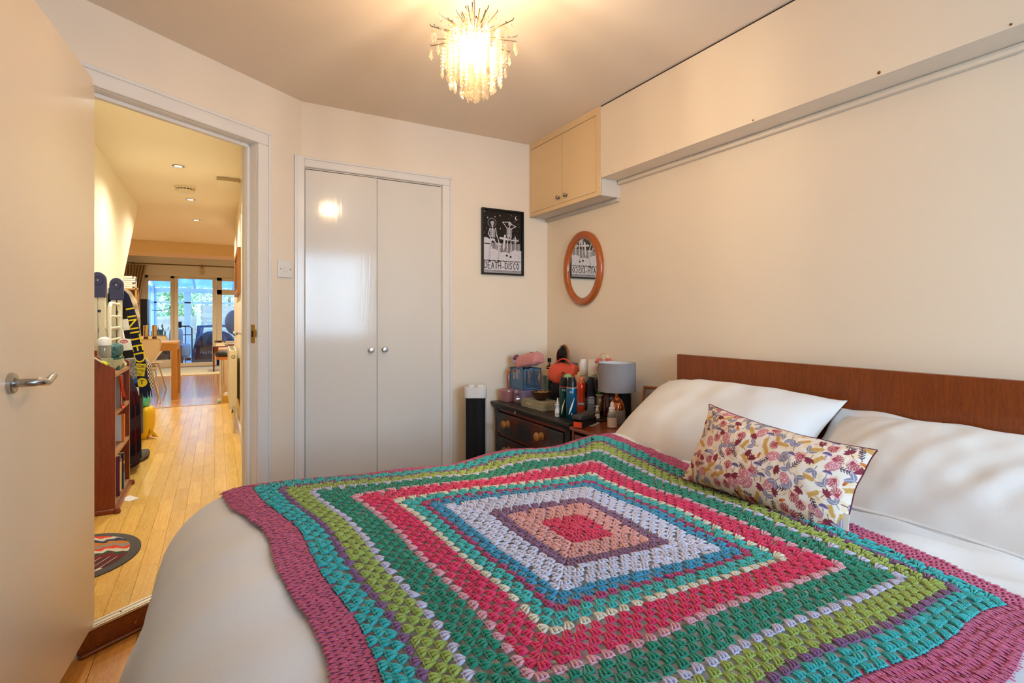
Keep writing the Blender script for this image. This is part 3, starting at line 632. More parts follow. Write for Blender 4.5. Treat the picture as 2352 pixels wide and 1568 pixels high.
m = MB(); m.strip([cpt(.985, -.35, .001)+Vector((0,-.004,.0)), cpt(.985, -.88, .001)+Vector((0,-.004,0))], [CM.to_3x3() @ Vector((.007, 0, 0))]*2, CM.to_3x3() @ Vector((0, 0, .0015)))
obj('care_label', m, mat('label_white', '#eeeae4', .7), cush)

# ================================================================ CROCHET BLANKET
blanket = thing('crochet_blanket', (.7, 1.0, .73), 'large multicoloured crochet granny square blanket with a magenta border spread on the bed', 'blanket')
NR = 38
CN = {'NL': (.19, .375), 'NR': (1.20, .36), 'FR': (1.345, 1.655), 'FL': (.085, 1.665)}
def warp(a, b):
    """blanket coordinates -1..1 -> sheet coordinates"""
    s = (a+1)/2; t = (b+1)/2
    p = CN['NL'][0]*(1-s)*(1-t)+CN['NR'][0]*s*(1-t)+CN['FR'][0]*s*t+CN['FL'][0]*(1-s)*t
    q = CN['NL'][1]*(1-s)*(1-t)+CN['NR'][1]*s*(1-t)+CN['FR'][1]*s*t+CN['FL'][1]*(1-s)*t
    bb = np.clip(b, -1.1, 1.1); p = p+.045*(1-bb**2)+.007*np.sin(b*9+a*2)*np.abs(a)
    q = q+.010*np.sin(a*8+1)*np.abs(b)**3-.012*(1-np.clip(a, -1, 1)**2)*b
    return p, q
def bmap(a, b, h):
    p, q = warp(a, b); return drape(p, q, h+.004+.35*wrinkle(p, q))
def side(k, t, r):
    return ((t, r), (r, -t), (-t, -r), (-r, t))[k]
def tubes(lst, n=6):
    m = MB()
    for path, rad in lst: m.tube(path, rad, n)
    return np.array([tuple(v) for v in m.v]), m.f
def quadify(F):
    out = []
    for f in F:
        if len(f) == 4: out.append(f)
        else:
            f = list(f)
            for i in range(1, len(f)-1, 2): out.append((f[0], f[i], f[i+1], f[i+2] if i+2 < len(f) else f[i+1]))
    return [x for x in out if len(set(x)) == 4]
# one cluster in (t: along the side, in pitches; r: outward, in rounds; h: metres/1000)
cl = []
for sx_, tx in ((-.07, -.31), (.0, 0), (.07, .31)):
    cl.append(([(sx_, -.34, .3), (sx_*1.2+tx*.10, -.02, 2.6), ((sx_+tx)*.52, .36, 4.2), (tx*.90, .72, 4.6), (tx*1.02, 1.0, 2.6)], [.06, .12, .15, .165, .10]))
bar = ([(-.42, .86, 1.6), (-.32, 1.02, 4.4), (-.15, .88, 3.6), (0, 1.04, 4.6), (.15, .88, 3.6), (.32, 1.02, 4.4), (.42, .86, 1.6)], [.05, .095, .07, .095, .07, .095, .05])
def cluster_template(pitch, rh):
    """real millimetre sized tubes for the given pitch and round height"""
    L = []
    for path, rad in cl+[bar]:
        L.append(([(x*pitch, y*rh, z) for x, y, z in path], [q*pitch*.62 for q in rad]))
    V, F = tubes(L, 6); return V, quadify(F)
TV, TF = cluster_template(30.0, 16.0)   # mm
TF = np.array(TF)
cols = [('red', 4), ('peach', 4), ('mauve', 2), ('white', 5), ('blue', 2), ('raspberry', 1), ('aqua', 2), ('cream', 1), ('hotpink', 4), ('blush', 1), ('green', 4), ('lavender', 1), ('lime', 3), ('plum', 1), ('turquoise', 3)]
YC = dict(red='#e02a4e', peach='#e7a093', mauve='#8d5c78', white='#dcd6e6', blue='#3a93b4', raspberry='#b83a66', aqua='#3fb5aa', cream='#ecdcc0', hotpink='#e62658', blush='#e8a3aa', green='#1c8a68', lavender='#d0c6dc', lime='#a4b24a', plum='#86547c', turquoise='#2fb0ac', border='#cc4a74')
def yarn(nm):
    key = 'yarn_'+nm
    if key in MC: return MC[key]
    m = mat(key, YC[nm], .82, bump=0, sheen=.3, var=.10, vscale=60); n = m.node_tree; b = n.nodes['Principled BSDF']; b.inputs['Specular IOR Level'].default_value = .25
    tc = n.nodes.new('ShaderNodeTexCoord'); wv = n.nodes.new('ShaderNodeTexWave'); wv.inputs['Scale'].default_value = 130; wv.inputs['Distortion'].default_value = 6; wv.bands_direction = 'DIAGONAL'
    wv.inputs['Detail Scale'].default_value = 3
    n.links.new(tc.outputs['Object'], wv.inputs['Vector']); bp = n.nodes.new('ShaderNodeBump'); bp.inputs['Strength'].default_value = .55; bp.inputs['Distance'].default_value = .0014
    n.links.new(wv.outputs['Fac'], bp.inputs['Height']); n.links.new(bp.outputs[0], b.inputs['Normal']); return m
n = 0
for nm, cnt in cols:
    for c_ in range(cnt):
        n += 1; VV = []; r0 = (n-1)/NR; FF = []; off = 0
        K = max(n, 1); tight = 1.12 if n <= 16 else .98
        tcs = (np.arange(K)+.5)/K*2-1
        for k in range(4):
            jt = rng.normal(0, .03, (K, 1)); jr = rng.normal(0, .04, (K, 1)); sc = rng.normal(1, .05, (K, 1)); sk_ = rng.normal(0, .12, (K, 1))
            tt = tcs[:, None]*(n-.35)/NR + ((TV[None, :, 0]/30.0*sc*tight+jt+sk_*TV[None, :, 1]/16.)*2*(1.0/NR)*.96)
            rr = r0+(TV[None, :, 1]/16.0+jr)*1.04/NR
            hh = np.broadcast_to(TV[None, :, 2]/1000.*rng.normal(1.05, .1, (K, 1)), tt.shape)
            a, b = side(k, tt, rr); V3 = bmap(a, b, hh).reshape(-1, 3)
            VV.append(V3); FF.append((TF[None]+(np.arange(K)*len(TV))[:, None, None]).reshape(-1, 4)+off); off += len(V3)
        nmesh('crochet_round', np.concatenate(VV), np.concatenate(FF), yarn(nm), blanket)
# border: five dense rows of little V stitches over a thin woven strip
BW = .115; rows = 5; VV = []; FF = []; off = 0
sv, sf = tubes([([(-.42, -.1, 1.0), (-.2, .5, 2.5), (-.03, 1.1, 2.0)], [.16, .27, .2]), ([(.42, -.1, 1.0), (.2, .5, 2.5), (.03, 1.1, 2.0)], [.16, .27, .2])], 5)
sf = np.array(quadify(sf))
for row in range(rows):
    r0 = 1+row*BW/rows; K = int(112*r0)
    tcs = (np.arange(K)+.5)/K*2-1
    for k in range(4):
        tt = tcs[:, None]*r0+sv[None, :, 0]*2*r0/K*1.05+rng.normal(0, .0008, (K, 1)); rr = r0+(sv[None, :, 1]+rng.normal(0, .12, (K, 1)))*BW/rows*1.05
        hh = sv[None, :, 2]/1000*rng.normal(1, .16, (K, 1))+.0006; a, b = side(k, tt, rr); V3 = bmap(a, b, hh).reshape(-1, 3)
        VV.append(V3); FF.append((sf[None]+(np.arange(K)*len(sv))[:, None, None]).reshape(-1, 4)+off); off += len(V3)
bd = nmesh('border', np.concatenate(VV), np.concatenate(FF), yarn('border'), blanket)
VV = []; FF = []; off = 0
for k in range(4):
    T_, R_ = np.meshgrid(np.linspace(-1, 1, 160), np.linspace(.985, 1+BW, 8)); a, b = side(k, T_*R_, R_); V3 = bmap(a, b, np.full(a.shape, .0012)).reshape(-1, 3)
    VV.append(V3); FF.append(gridF(160, 8)+off); off += len(V3)
nmesh('border_band', np.concatenate(VV), np.concatenate(FF), yarn('border'), blanket)

# ================================================================ WALL THINGS
# poster
po = thing('framed_poster', (1.6, CY-.01, 1.708), 'black framed skeleton poster reading DEATH DISCO on the wall beside the wardrobe', 'poster')
x0, x1, z0, z1 = 1.4475, 1.7507, 1.4985, 1.917; m = MB()
m.box(x0, x0+.011, CY-.022, CY-.001, z0, z1); m.box(x1-.011, x1, CY-.022, CY-.001, z0, z1); m.box(x0+.011, x1-.011, CY-.022, CY-.001, z0, z0+.011); m.box(x0+.011, x1-.011, CY-.022, CY-.001, z1-.011, z1)
obj('picture_frame', m, mat('black_frame', '#17120d', .35), po, bevel=.001)
pw, ph = .2812, .3965; pnx, pny = 190, 268
img, XX, YY, put, ell, leaf, seg = stampers(pnx, pny, pw, ph, '#231d19')
W_ = '#d8d2d6'; K_ = '#1a1512'; s1 = pw/540.; s2 = ph/880.   # drawing units taken over from the poster: 540 x 880, y down
def C(x, y): return x*s1, ph-y*s2
def ln(x0_, y0_, x1_, y1_, w_, c=W_): a = C(x0_, y0_); b = C(x1_, y1_); seg(a[0], a[1], b[0], b[1], w_*s1*.85+.0002, c)
def dot(x, y, r, c=W_, ry=None): a = C(x, y); ell(a[0], a[1], r*s1, (ry or r)*s1, 0, c)
snow = C(0, 560)[1]; hill = snow+.010*np.sin(XX*30)+.004*np.sin(XX*90); put(YY < hill, W_)
dot(40, 470, 75); dot(40, 560, 90)
for x in range(95, 520, 9): ln(x, 470+25*math.sin(x*.7), x, 575+12*math.sin(x), 1.6)
r_ = random.Random(5)
for k in range(46): dot(r_.uniform(5, 520), r_.uniform(10, 420), r_.choice((1.5, 2.2, 3, 4)))
for x, y in ((25, 20), (165, 85), (235, 60), (65, 105), (240, 245)): ln(x-9, y, x+9, y, 1.3); ln(x, y-13, x, y+13, 1.3); dot(x, y, 3.5)
dot(470, 75, 24); dot(480, 70, 20, '#231d19')
def cross(x, y, w_, h_, t, sl=0):
    ln(x+sl, y, x-sl, y+h_, t); ln(x-w_+sl*.6, y+h_*.25-sl*.5, x+w_+sl*.6, y+h_*.25+sl*.6, t)
cross(295, 340, 62, 180, 15, 10); cross(215, 440, 28, 120, 9, 4); cross(450, 350, 48, 190, 8)
for q in range(24): a0 = q*math.pi/12; a1 = a0+math.pi/12; ln(450+30*math.cos(a0), 400+30*math.sin(a0), 450+30*math.cos(a1), 400+30*math.sin(a1), 3)
ell(*C(60, 470), 50*s1, 6*s1, 0, K_); 
def bone(x0_, y0_, x1_, y1_, w_=5, c=W_): ln(x0_, y0_, x1_, y1_, w_+3, K_); ln(x0_, y0_, x1_, y1_, w_, c); dot(x0_, y0_, w_+3, c); dot(x1_, y1_, w_+3, c)
def skull(x, y, r):
    dot(x, y, r+4, K_); dot(x, y, r); dot(x, y+r*.8, r*.6, W_); dot(x-r*.35, y+2, r*.27, K_); dot(x+r*.4, y+2, r*.27, K_); ln(x-r*.3, y+r*.85, x+r*.4, y+r*.85, 1.5, K_)
def ribs(x, y0_, y1_, wd):
    ln(x, y0_, x, y1_, 6); k = y0_
    while k < y1_-20: ln(x-wd, k+8, x, k, 3.2); ln(x, k, x+wd, k+8, 3.2); k += 14
    dot(x-18, y1_+12, 17); dot(x+18, y1_+12, 17); dot(x-18, y1_+12, 7, K_); dot(x+18, y1_+12, 7, K_)
skull(130, 175, 24)
for q in range(40): a0 = q*math.pi/20; a1 = a0+math.pi/20; ln(125+56*math.cos(a0), 170+58*math.sin(a0), 125+56*math.cos(a1), 170+58*math.sin(a1), 1.2)
ln(130, 205, 132, 245, 5); ribs(132, 255, 400, 34); bone(95, 260, 75, 330); bone(75, 330, 110, 400); bone(175, 250, 190, 350); bone(190, 350, 215, 420)
bone(115, 415, 95, 560, 7); bone(95, 560, 85, 700, 6); dot(92, 715, 15, K_); bone(150, 415, 235, 520, 7); bone(235, 520, 205, 690, 6); dot(212, 712, 17, K_); dot(240, 715, 9, K_)
skull(375, 165, 22); ribs(365, 225, 330, 34); bone(330, 225, 275, 150, 4); bone(275, 150, 365, 140, 4); bone(400, 235, 460, 195, 4); bone(460, 195, 390, 165, 4); ln(370, 190, 366, 225, 5)
bone(350, 360, 335, 500, 6); bone(335, 500, 330, 600, 6); dot(332, 622, 14, K_); bone(385, 360, 395, 500, 6); bone(395, 500, 375, 620, 6); dot(385, 640, 14, K_)
for k in range(60): dot(r_.uniform(5, 530), r_.uniform(590, 690), r_.choice((1.5, 2, 2.6)), K_)
for k in range(260): dot(r_.uniform(0, 540), 705+r_.uniform(-6, 10)+4*math.sin(k), 3.4, K_); dot(r_.uniform(0, 540), 850+r_.uniform(-14, 14), 3.0, r_.choice((K_, W_)))
put((YY < C(0, 838)[1]) & (np.sin(XX*900)*np.sin(YY*760) > .1), K_)
# block serif letters
GL = {'D': [(0,0,0,1),(0,0,.6,.12),(.6,.12,.8,.5),(.8,.5,.6,.88),(.6,.88,0,1)], 'E': [(0,0,0,1),(0,0,.7,0),(0,.5,.55,.5),(0,1,.7,1)], 'A': [(0,1,.4,0),(.4,0,.8,1),(.15,.62,.65,.62)], 'T': [(0,0,.8,0),(.4,0,.4,1)],
      'H': [(0,0,0,1),(.75,0,.75,1),(0,.5,.75,.5)], 'I': [(.1,0,.1,1)], 'S': [(.7,.1,.35,0),(.35,0,.05,.22),(.05,.22,.65,.72),(.65,.72,.4,1),(.4,1,0,.88)], 'C': [(.75,.15,.4,0),(.4,0,.02,.45),(.02,.45,.4,1),(.4,1,.75,.85)], 'O': [(.4,0,0,.5),(0,.5,.4,1),(.4,1,.8,.5),(.8,.5,.4,0)], '-': [(.05,.75,.6,.75)]}
WD = {'I': .3}; xx = 22
for ch in 'DEATH-DISCO':
    w_ = WD.get(ch, .85)*50
    for a, b, c, d in GL[ch]: ln(xx+a*44, 728+b*88, xx+c*44, 728+d*88, 7.5, W_)
    for a, b, c, d in GL[ch]: ln(xx+a*44, 728+b*88, xx+c*44, 728+d*88, 5.0, K_)
    xx += w_+5
Vg = np.stack([x0+.011+XX, np.full(XX.shape, CY-.006), z0+.011+YY], -1).reshape(-1, 3)
nmesh('print', Vg, gridF(pnx, pny), attrmat('poster_print', .35), po, col=img.reshape(-1, 3), smooth=False)
# oval mirror
mi = thing('oval_mirror', (RX-.01, 2.555, 1.524), 'oval mirror in a warm wooden frame on the right wall under the cupboard', 'mirror')
a_, b_ = .190, .226; ov = lambda a, k: Vector((0, (a_-k)*math.cos(a), (b_-k)*math.sin(a)))
m = MB(); N = 72; prof = [(0, .002), (0, .018), (.008, .026), (.022, .029), (.036, .026), (.045, .018), (.046, .004)]
vs = []; fs = []
for i in range(N):
    a = 2*math.pi*i/N
    for k, d in prof: p = ov(a, k); vs.append((RX-d, 2.555+p.y, 1.524+p.z))
L_ = len(prof)
for i in range(N):
    for j in range(L_-1): fs.append((i*L_+j, i*L_+j+1, ((i+1)%N)*L_+j+1, ((i+1)%N)*L_+j))
m.add(vs, fs); obj('mirror_frame', m, wood('mirror_frame_wood', '#c4661c', '#8e3c0c', 'Z', 9, .28, 8, coat=.5), mi, ang=50)
vs = [(RX-.010, 2.555+ov(2*math.pi*i/N, .044).y, 1.524+ov(2*math.pi*i/N, .044).z) for i in range(N)]; m = MB(); m.add(vs+[(RX-.006, v[1], v[2]) for v in vs], [tuple(range(N))[::-1], tuple(range(N, 2*N))]+[(i, (i+1)%N, N+(i+1)%N, N+i) for i in range(N)])
obj('mirror_glass', m, mat('mirror_silver', '#e8e8e4', .01, 1), mi, flat=True)
# ================================================================ CHEST OF DRAWERS, BEDSIDE TABLE, FAN
CHW = mat('chest_worn_black', '#2a211c', .45, var=.35, vscale=14)
def worn(name):
    if name in MC: return MC[name]
    m = wood(name, '#3a1a0c', '#6e2a10', 'Y', 5, .4, 6, coat=.2); n = m.node_tree; b = n.nodes['Principled BSDF']; src = b.inputs['Base Color'].links[0].from_socket
    tc = n.nodes.new('ShaderNodeTexCoord'); t = n.nodes.new('ShaderNodeTexNoise'); t.inputs['Scale'].default_value = 5; t.inputs['Detail'].default_value = 6; n.links.new(tc.outputs['Object'], t.inputs['Vector'])
    r = n.nodes.new('ShaderNodeMapRange'); r.inputs['From Min'].default_value = .46; r.inputs['From Max'].default_value = .56; n.links.new(t.outputs['Fac'], r.inputs[0])
    mx = n.nodes.new('ShaderNodeMixRGB'); n.links.new(r.outputs[0], mx.inputs[0]); n.links.new(src, mx.inputs[2]); mx.inputs[1].default_value = (*lin('#1e1a18'), 1); n.links.new(mx.outputs[0], b.inputs['Base Color']); return m
WORN = worn('chest_worn_front')
CX0, CX1, CY0, CY1, CT = 1.53, RX-.005, 2.125, 2.925, .70
ch = thing('chest_of_drawers', (1.73, 2.52, 0), 'old dark chest of drawers with round wooden knobs in the corner, crowded with toiletries', 'chest of drawers')
obj('top', MB().box(CX0-.022, CX1, CY0-.02, CY1+.02, CT-.022, CT), CHW, ch, bevel=.007, seg=3)
obj('top_moulding', MB().box(CX0-.012, CX1, CY0-.01, CY1+.01, CT-.036, CT-.022), CHW, ch, bevel=.005)
m = MB(); m.box(CX0+.02, CX1, CY0, CY0+.02, .05, CT-.036); m.box(CX0+.02, CX1, CY1-.02, CY1, .05, CT-.036); m.box(CX1-.02, CX1, CY0, CY1, .05, CT-.036); m.box(CX0+.03, CX1, CY0, CY1, .05, .07)
obj('carcass', m, CHW, ch)
for a, b in ((CY0, CY0+.045), (CY1-.045, CY1)): obj('corner_post', MB().box(CX0, CX0+.04, a, b, 0, CT-.036), CHW, ch, bevel=.004)
m = MB()
for z in (.645, .493, .325, .155, .05): m.box(CX0+.006, CX0+.03, CY0+.045, CY1-.045, z, z+.018)
obj('rail', m, wood('rail_redwood', '#8a3c14', '#521a08', 'Y', 4, .4), ch); obj('gap_dark_sheet', MB().box(CX0+.035, CX0+.04, CY0+.03, CY1-.03, .06, .66), DARKGAP, ch)
PINE = wood('knob_pine', '#c48842', '#8e561e', 'Z', 30, .35, 8, coat=.3)
for z0, z1, tilt in ((.515, .640, .012), (.347, .490, 0), (.177, .322, 0), (.07, .152, 0)):
    dr = obj('drawer', MB().box(CX0-.004-tilt*.5, CX0+.02, CY0+.048, CY1-.048, z0, z1), WORN, ch, bevel=.004)
    for ky in (2.365, 2.735):
        M = Matrix.Translation((CX0-.004-tilt*.5, ky, (z0+z1)/2+.01)) @ Matrix.Rotation(R(-90), 4, 'Y')
        obj('knob', MB().lathe([(.022, 0), (.022, .004), (.011, .008), (.010, .016), (.018, .022), (.0235, .030), (.0235, .036), (.017, .043), (.006, .045)], 22, M=M), PINE, dr)
p = pt(1183, 947, X=CX0-.012); obj('key_escutcheon', MB().lathe([(.010, 0), (.009, .002), (.004, .003)], 14, M=Matrix.Translation(p) @ Matrix.Rotation(R(-90), 4, 'Y')), mat('old_ivory', '#b8ab92', .4), ch)
# bedside table
NT = .69
bt = thing('bedside_table', (1.73, 1.9, 0), 'reddish mahogany bedside table between the chest of drawers and the bed', 'table')
NW = wood('bedside_mahogany', '#96481c', '#5e220c', 'X', 5, .3, 8, coat=.4)
obj('table_top', MB().box(1.508, RX-.005, 1.76, 2.098, NT-.018, NT), NW, bt, bevel=.004)
m = MB(); m.box(1.52, RX-.008, 1.77, 1.785, .04, NT-.018); m.box(1.52, RX-.008, 2.075, 2.09, .04, NT-.018); m.box(1.93, RX-.008, 1.785, 2.075, .04, NT-.018); m.box(1.53, 1.93, 1.785, 2.075, .04, .06); obj('carcass', m, NW, bt)
for z0, z1 in ((.46, .655), (.25, .45), (.07, .24)):
    d = obj('drawer', MB().box(1.522, 1.54, 1.788, 2.072, z0, z1), wood('bedside_drawer', '#8a4018', '#5a200a', 'Y', 5, .3, 8, coat=.3), bt, bevel=.002)
    obj('knob', MB().lathe([(.008, 0), (.006, .01), (.012, .018), (.008, .022)], 14, M=Matrix.Translation((1.522, 1.91, (z0+z1)/2)) @ Matrix.Rotation(R(-90), 4, 'Y')), mat('brass', '#a8813a', .3, 1), d)
for x in (1.54, 1.92):
    for y in (1.785, 2.07): obj('leg', MB().cyl((x, y, 0), (x, y, .05), .014, 12), NW, bt)
# tower fan
fx, fy, fz = 1.335, 2.80, .822
fan = thing('tower_fan', (fx, fy, 0), 'slim white tower fan with a black grille standing beside the chest of drawers', 'fan', rz=R(-28))
Rz = Matrix.Translation((fx, fy, 0)) @ Matrix.Rotation(R(-28), 4, 'Z')
def rrect(w_, d_, r_, n=6):
    P = []
    for cx, cy, a0 in ((w_-r_, d_-r_, 0), (-w_+r_, d_-r_, 90), (-w_+r_, -d_+r_, 180), (w_-r_, -d_+r_, 270)):
        for i in range(n+1): a = R(a0+90*i/n); P.append((cx+r_*math.cos(a), cy+r_*math.sin(a)))
    return P
FW = mat('fan_white', '#e4dfdb', .3)
obj('base', MB().lathe([(.12, 0), (.125, .008), (.12, .018), (.05, .028), (.045, .05)], 30, M=Rz), FW, fan)
obj('rear_shell', MB().prism(rrect(.062, .058, .03), .05, .775, M=Rz @ Matrix.Translation((0, .012, 0))), FW, fan)
obj('cap', MB().prism(rrect(.0655, .066, .034), .755, .815, M=Rz), FW, fan, bevel=.004)
obj('grille_backing', MB().prism([(x, y) for x, y in rrect(.058, .04, .03)], .06, .757, M=Rz @ Matrix.Translation((0, -.026, 0))), mat('fan_void', '#060505', .8), fan)
GB = mat('fan_grille', '#15110f', .35)
for i in range(17):
    a = R(200+140*i/16); x = .060*math.cos(a); y = -.012+.055*math.sin(a); m = MB().box(x-.0011, x+.0011, y-.003, y+.003, .062, .756).xf(Rz); obj('grille_bar', m, GB, fan)
for i in range(12):
    z = .09+i*.058; P = [Rz @ Vector((.0595*math.cos(R(a)), -.012+.0545*math.sin(R(a)), z)) for a in range(200, 341, 10)]; obj('grille_ring', MB().tube(P, .0012, 5), GB, fan)
for x in (-.026, .03): obj('dial', MB().lathe([(.022, .813), (.022, .828), (.019, .831)], 20, M=Rz @ Matrix.Translation((x, .0, 0))), FW, fan)
text('logo', '~~~', .012, frame(Rz @ Vector((.01, -.0665, .785)), Rz.to_3x3() @ Vector((1,0,0)), (0,0,1)), mat('print_grey', '#8b8580', .6), fan, ext=.0002)

# ================================================================ CHANDELIER
cx, cy = .73, 1.54
cl_ = thing('chandelier', (cx, cy, CH), 'small lit crystal drop chandelier hanging from the bedroom ceiling', 'chandelier')
obj('ceiling_rose', MB().lathe([(.05, CH), (.05, CH-.008), (.035, CH-.022), (.012, CH-.03), (.004, CH-.034)], 26, (cx, cy, 0)), WHITEP, cl_)
obj('cord', MB().cyl((cx, cy, CH-.02), (cx, cy, 2.19), .0028, 8), mat('cord_white', '#cfc4b4', .6), cl_)
obj('lamp_holder', MB().lathe([(.006, 2.198), (.018, 2.19), (.018, 2.15), (.014, 2.14)], 18, (cx, cy, 0)), CHROME, cl_)
_bm = mat('bulb_glow', '#fff2d8'); _n = _bm.node_tree; _n.nodes.clear(); _o = _n.nodes.new('ShaderNodeOutputMaterial'); _t = _n.nodes.new('ShaderNodeBsdfTransparent'); _e = _n.nodes.new('ShaderNodeEmission'); _e.inputs[0].default_value = (*lin('#ffe0aa'), 1); _e.inputs[1].default_value = 12; _a = _n.nodes.new('ShaderNodeAddShader'); _n.links.new(_t.outputs[0], _a.inputs[0]); _n.links.new(_e.outputs[0], _a.inputs[1]); _n.links.new(_a.outputs[0], _o.inputs[0])   # clear glowing bulb
bulb = obj('bulb', MB().lathe([(.010, 2.142), (.013, 2.13), (.024, 2.11), (.029, 2.09), (.024, 2.068), (.010, 2.058), (.001, 2.056)], 18, (cx, cy, 0)), mat('bulb_glow', '#fff2d8', .4, emit='#ffdca0', es=70), cl_)
light('chandelier_light', 'POINT', (0, 0, 2.088-CH), 58, (1.0, .80, .54), .035, parent=cl_)
ROD = mat('rod_chrome', '#a89878', .25, 1); CRY = glassy('crystal', '#fff6e8', .22, .06, .045)
rr_ = random.Random(2)
obj('hub', MB().lathe([(.012, 2.165), (.024, 2.16), (.024, 2.13), (.018, 2.12)], 20, (cx, cy, 0)), ROD, cl_)
rods = []
for tier, (nn, rad, ze, zs) in enumerate(((10, .146, 2.118, 2.135), (10, .138, 2.150, 2.14), (9, .085, 2.185, 2.15), (9, .045, 2.206, 2.155))):
    for i in range(nn):
        a = 2*math.pi*(i+.5*(tier % 2)+rr_.uniform(-.15, .15))/nn; dx, dy = math.cos(a), math.sin(a); z2 = ze+rr_.uniform(-.008, .008); rd = rad*rr_.uniform(.93, 1.02)
        P = [(cx+dx*.02, cy+dy*.02, zs), (cx+dx*rd*.5, cy+dy*rd*.5, zs+(z2-zs)*.35-.004), (cx+dx*rd, cy+dy*rd, z2), (cx+dx*(rd+.002), cy+dy*(rd+.002), z2+.005)]
        obj('rod', MB().tube(P, [.0016, .0015, .0016, .0021], 6), ROD, cl_); rods.append((dx, dy, rd, zs, z2, tier))
def strand(x, y, ztop, zbot):
    m = MB(); z = ztop; m.cyl((x, y, ztop), (x, y, zbot+.02), .0004, 4)
    while z > zbot+.030+.011:
        z -= .0115; m.lathe([(.0008, z-.0052), (.0060, z-.0018), (.0060, z+.0018), (.0008, z+.0052)], 7, (x, y, 0))
    s = obj('crystal_strand', m, CRY, cl_, flat=True)
    obj('crystal_drop', MB().lathe([(.0004, zbot), (.0068, zbot+.011), (.0046, zbot+.025), (.0012, zbot+.034)], 6, (x, y, 0)), CRY, s, flat=True)
zb = lambda r: 1.921+.135*(r/.146)**1.7
for dx, dy, rd, zs, z2, tier in rods:
    fr_ = {0: (1.0, .74, .46), 1: (.96, .62, .30), 2: (.95,), 3: (.9,)}[tier]
    for f in fr_:
        r = rd*f; z = zs+(z2-zs)*f-.004; b = max(zb(r)+rr_.uniform(-.004, .006), 0)
        if tier == 0 and f == 1.0: b = z-.045
        if tier == 1 and f > .9: b = z-.05
        strand(cx+dx*r, cy+dy*r, z, min(b, z-.035))
strand(cx, cy, 2.05, 1.918)
for i in range(5):
    a = i*1.257+.4; strand(cx+.016*math.cos(a), cy+.016*math.sin(a), 2.12, 1.925+.006*(i % 2))

# ================================================================ THINGS ON THE CHEST (top at CT)
def at(px, py, z=CT): return pt(px, py, Z=z)
def lathed(name, label, cat, p, parts, sc=1.0, group=None, n=22):
    """parts: (part name, profile [(r,z)], material)"""
    t = thing(name, p, label, cat, group)
    for pn, prof, mm in parts: obj(pn, MB().lathe([(max(r*sc, .0003), z*sc+.0004) for r, z in prof], n, p), mm, t)
    return t
SPR = lambda bh, r, capc, bodyc, caph=.035, neck=.004: None
def spray(label, p, h, r, body, cap, extra=None, caph=None, capr=None, group=None):
    caph = caph or h*.2; capr = capr or r*.92; t = thing('spray_can', p, label, 'spray can', group); hb = h-caph
    obj('can_body', MB().lathe([(r*.9, .0005), (r, .004), (r, hb-.016), (r*.93, hb-.006), (r*.72, hb)], 26, p), body, t)
    obj('cap', MB().lathe([(capr, hb-.010), (capr, h-caph*.45), (capr*.75, h-caph*.2), (capr*.72, h)], 24, p), cap, t)
    return t
def facing(p, r, z, tilt=0):   # little frame on the camera side of a round thing
    d = Vector((p.x, p.y, 0)).normalized(); return frame(p-d*(r+.0008)+Vector((0, 0, z)), (d.y, -d.x, 0), (0, 0, 1))
def label_band(t, p, r, z0, z1, mm, a0=-70, a1=70, name='label'):
    d = Vector((p.x, p.y, 0)).normalized(); b = math.atan2(-d.y, -d.x); n = 18; m = MB(); vs = []; fs = []
    for i in range(n+1):
        a = b+R(a0+(a1-a0)*i/n)
        for rr, z in ((r+.0004, z0), (r+.0004, z1)): vs.append((p.x+rr*math.cos(a), p.y+rr*math.sin(a), p.z+z))
    for i in range(n): fs.append((2*i, 2*i+2, 2*i+3, 2*i+1))
    return obj(name, m.add(vs, fs), mm, t)
TEALD = mat('teal_dark_can', '#0c4a4c', .25, .5, coat=.4); TEALB = mat('teal_blue_can', '#0a5f88', .25, .5, coat=.4); NAVY = mat('navy_plastic', '#161a2c', .35)
CREAMT = mat('cream_print', '#e9dcc4', .5); WHITET = mat('white_print', '#ece8e2', .5)
p = at(1295, 957); t = spray('dark teal spray can with a red stripe, left of the pair at the chest front', p, .208, .0245, TEALD, BLACK, capr=.023)
label_band(t, p, .0245, .158, .163, mat('stripe_red', '#c04a44', .4)); text('lettering', 're', .020, facing(p, .0245, .146), WHITET, t)
m = MB(); Mf = facing(p, .0247, .0); m.strip([Mf @ Vector((-.012, .02, .0)), Mf @ Vector((-.006, .06, 0)), Mf @ Vector((.008, .10, 0))], [Mf.to_3x3() @ Vector((.0015, 0, 0)), Mf.to_3x3() @ Vector((.004, 0, 0)), Mf.to_3x3() @ Vector((.0008, 0, 0))], Mf.to_3x3() @ Vector((0, 0, .0006))); obj('swoosh', m, CREAMT, t)
p = at(1313, 963); t = spray('blue-green spray can with a white swoosh, right of the pair at the chest front', p, .217, .0275, TEALB, BLACK, capr=.025)
label_band(t, p, .0275, .163, .168, mat('stripe_gold', '#d0a070', .4)); text('lettering', 're', .022, facing(p, .0275, .145), CREAMT, t)
m = MB(); Mf = facing(p, .0278, .0); m.strip([Mf @ Vector((-.014, .03, .0)), Mf @ Vector((-.004, .06, 0)), Mf @ Vector((.014, .115, 0))], [Mf.to_3x3() @ Vector((.0015, 0, 0)), Mf.to_3x3() @ Vector((.005, 0, 0)), Mf.to_3x3() @ Vector((.0008, 0, 0))], Mf.to_3x3() @ Vector((0, 0, .0006))); obj('swoosh', m, WHITET, t); text('lettering', '0', .016, facing(p, .028, .032), WHITET, t)
p = Vector((1.72, 2.283, CT)); ORG = mat('orange_can', '#d8401a', .25, .3, coat=.4)
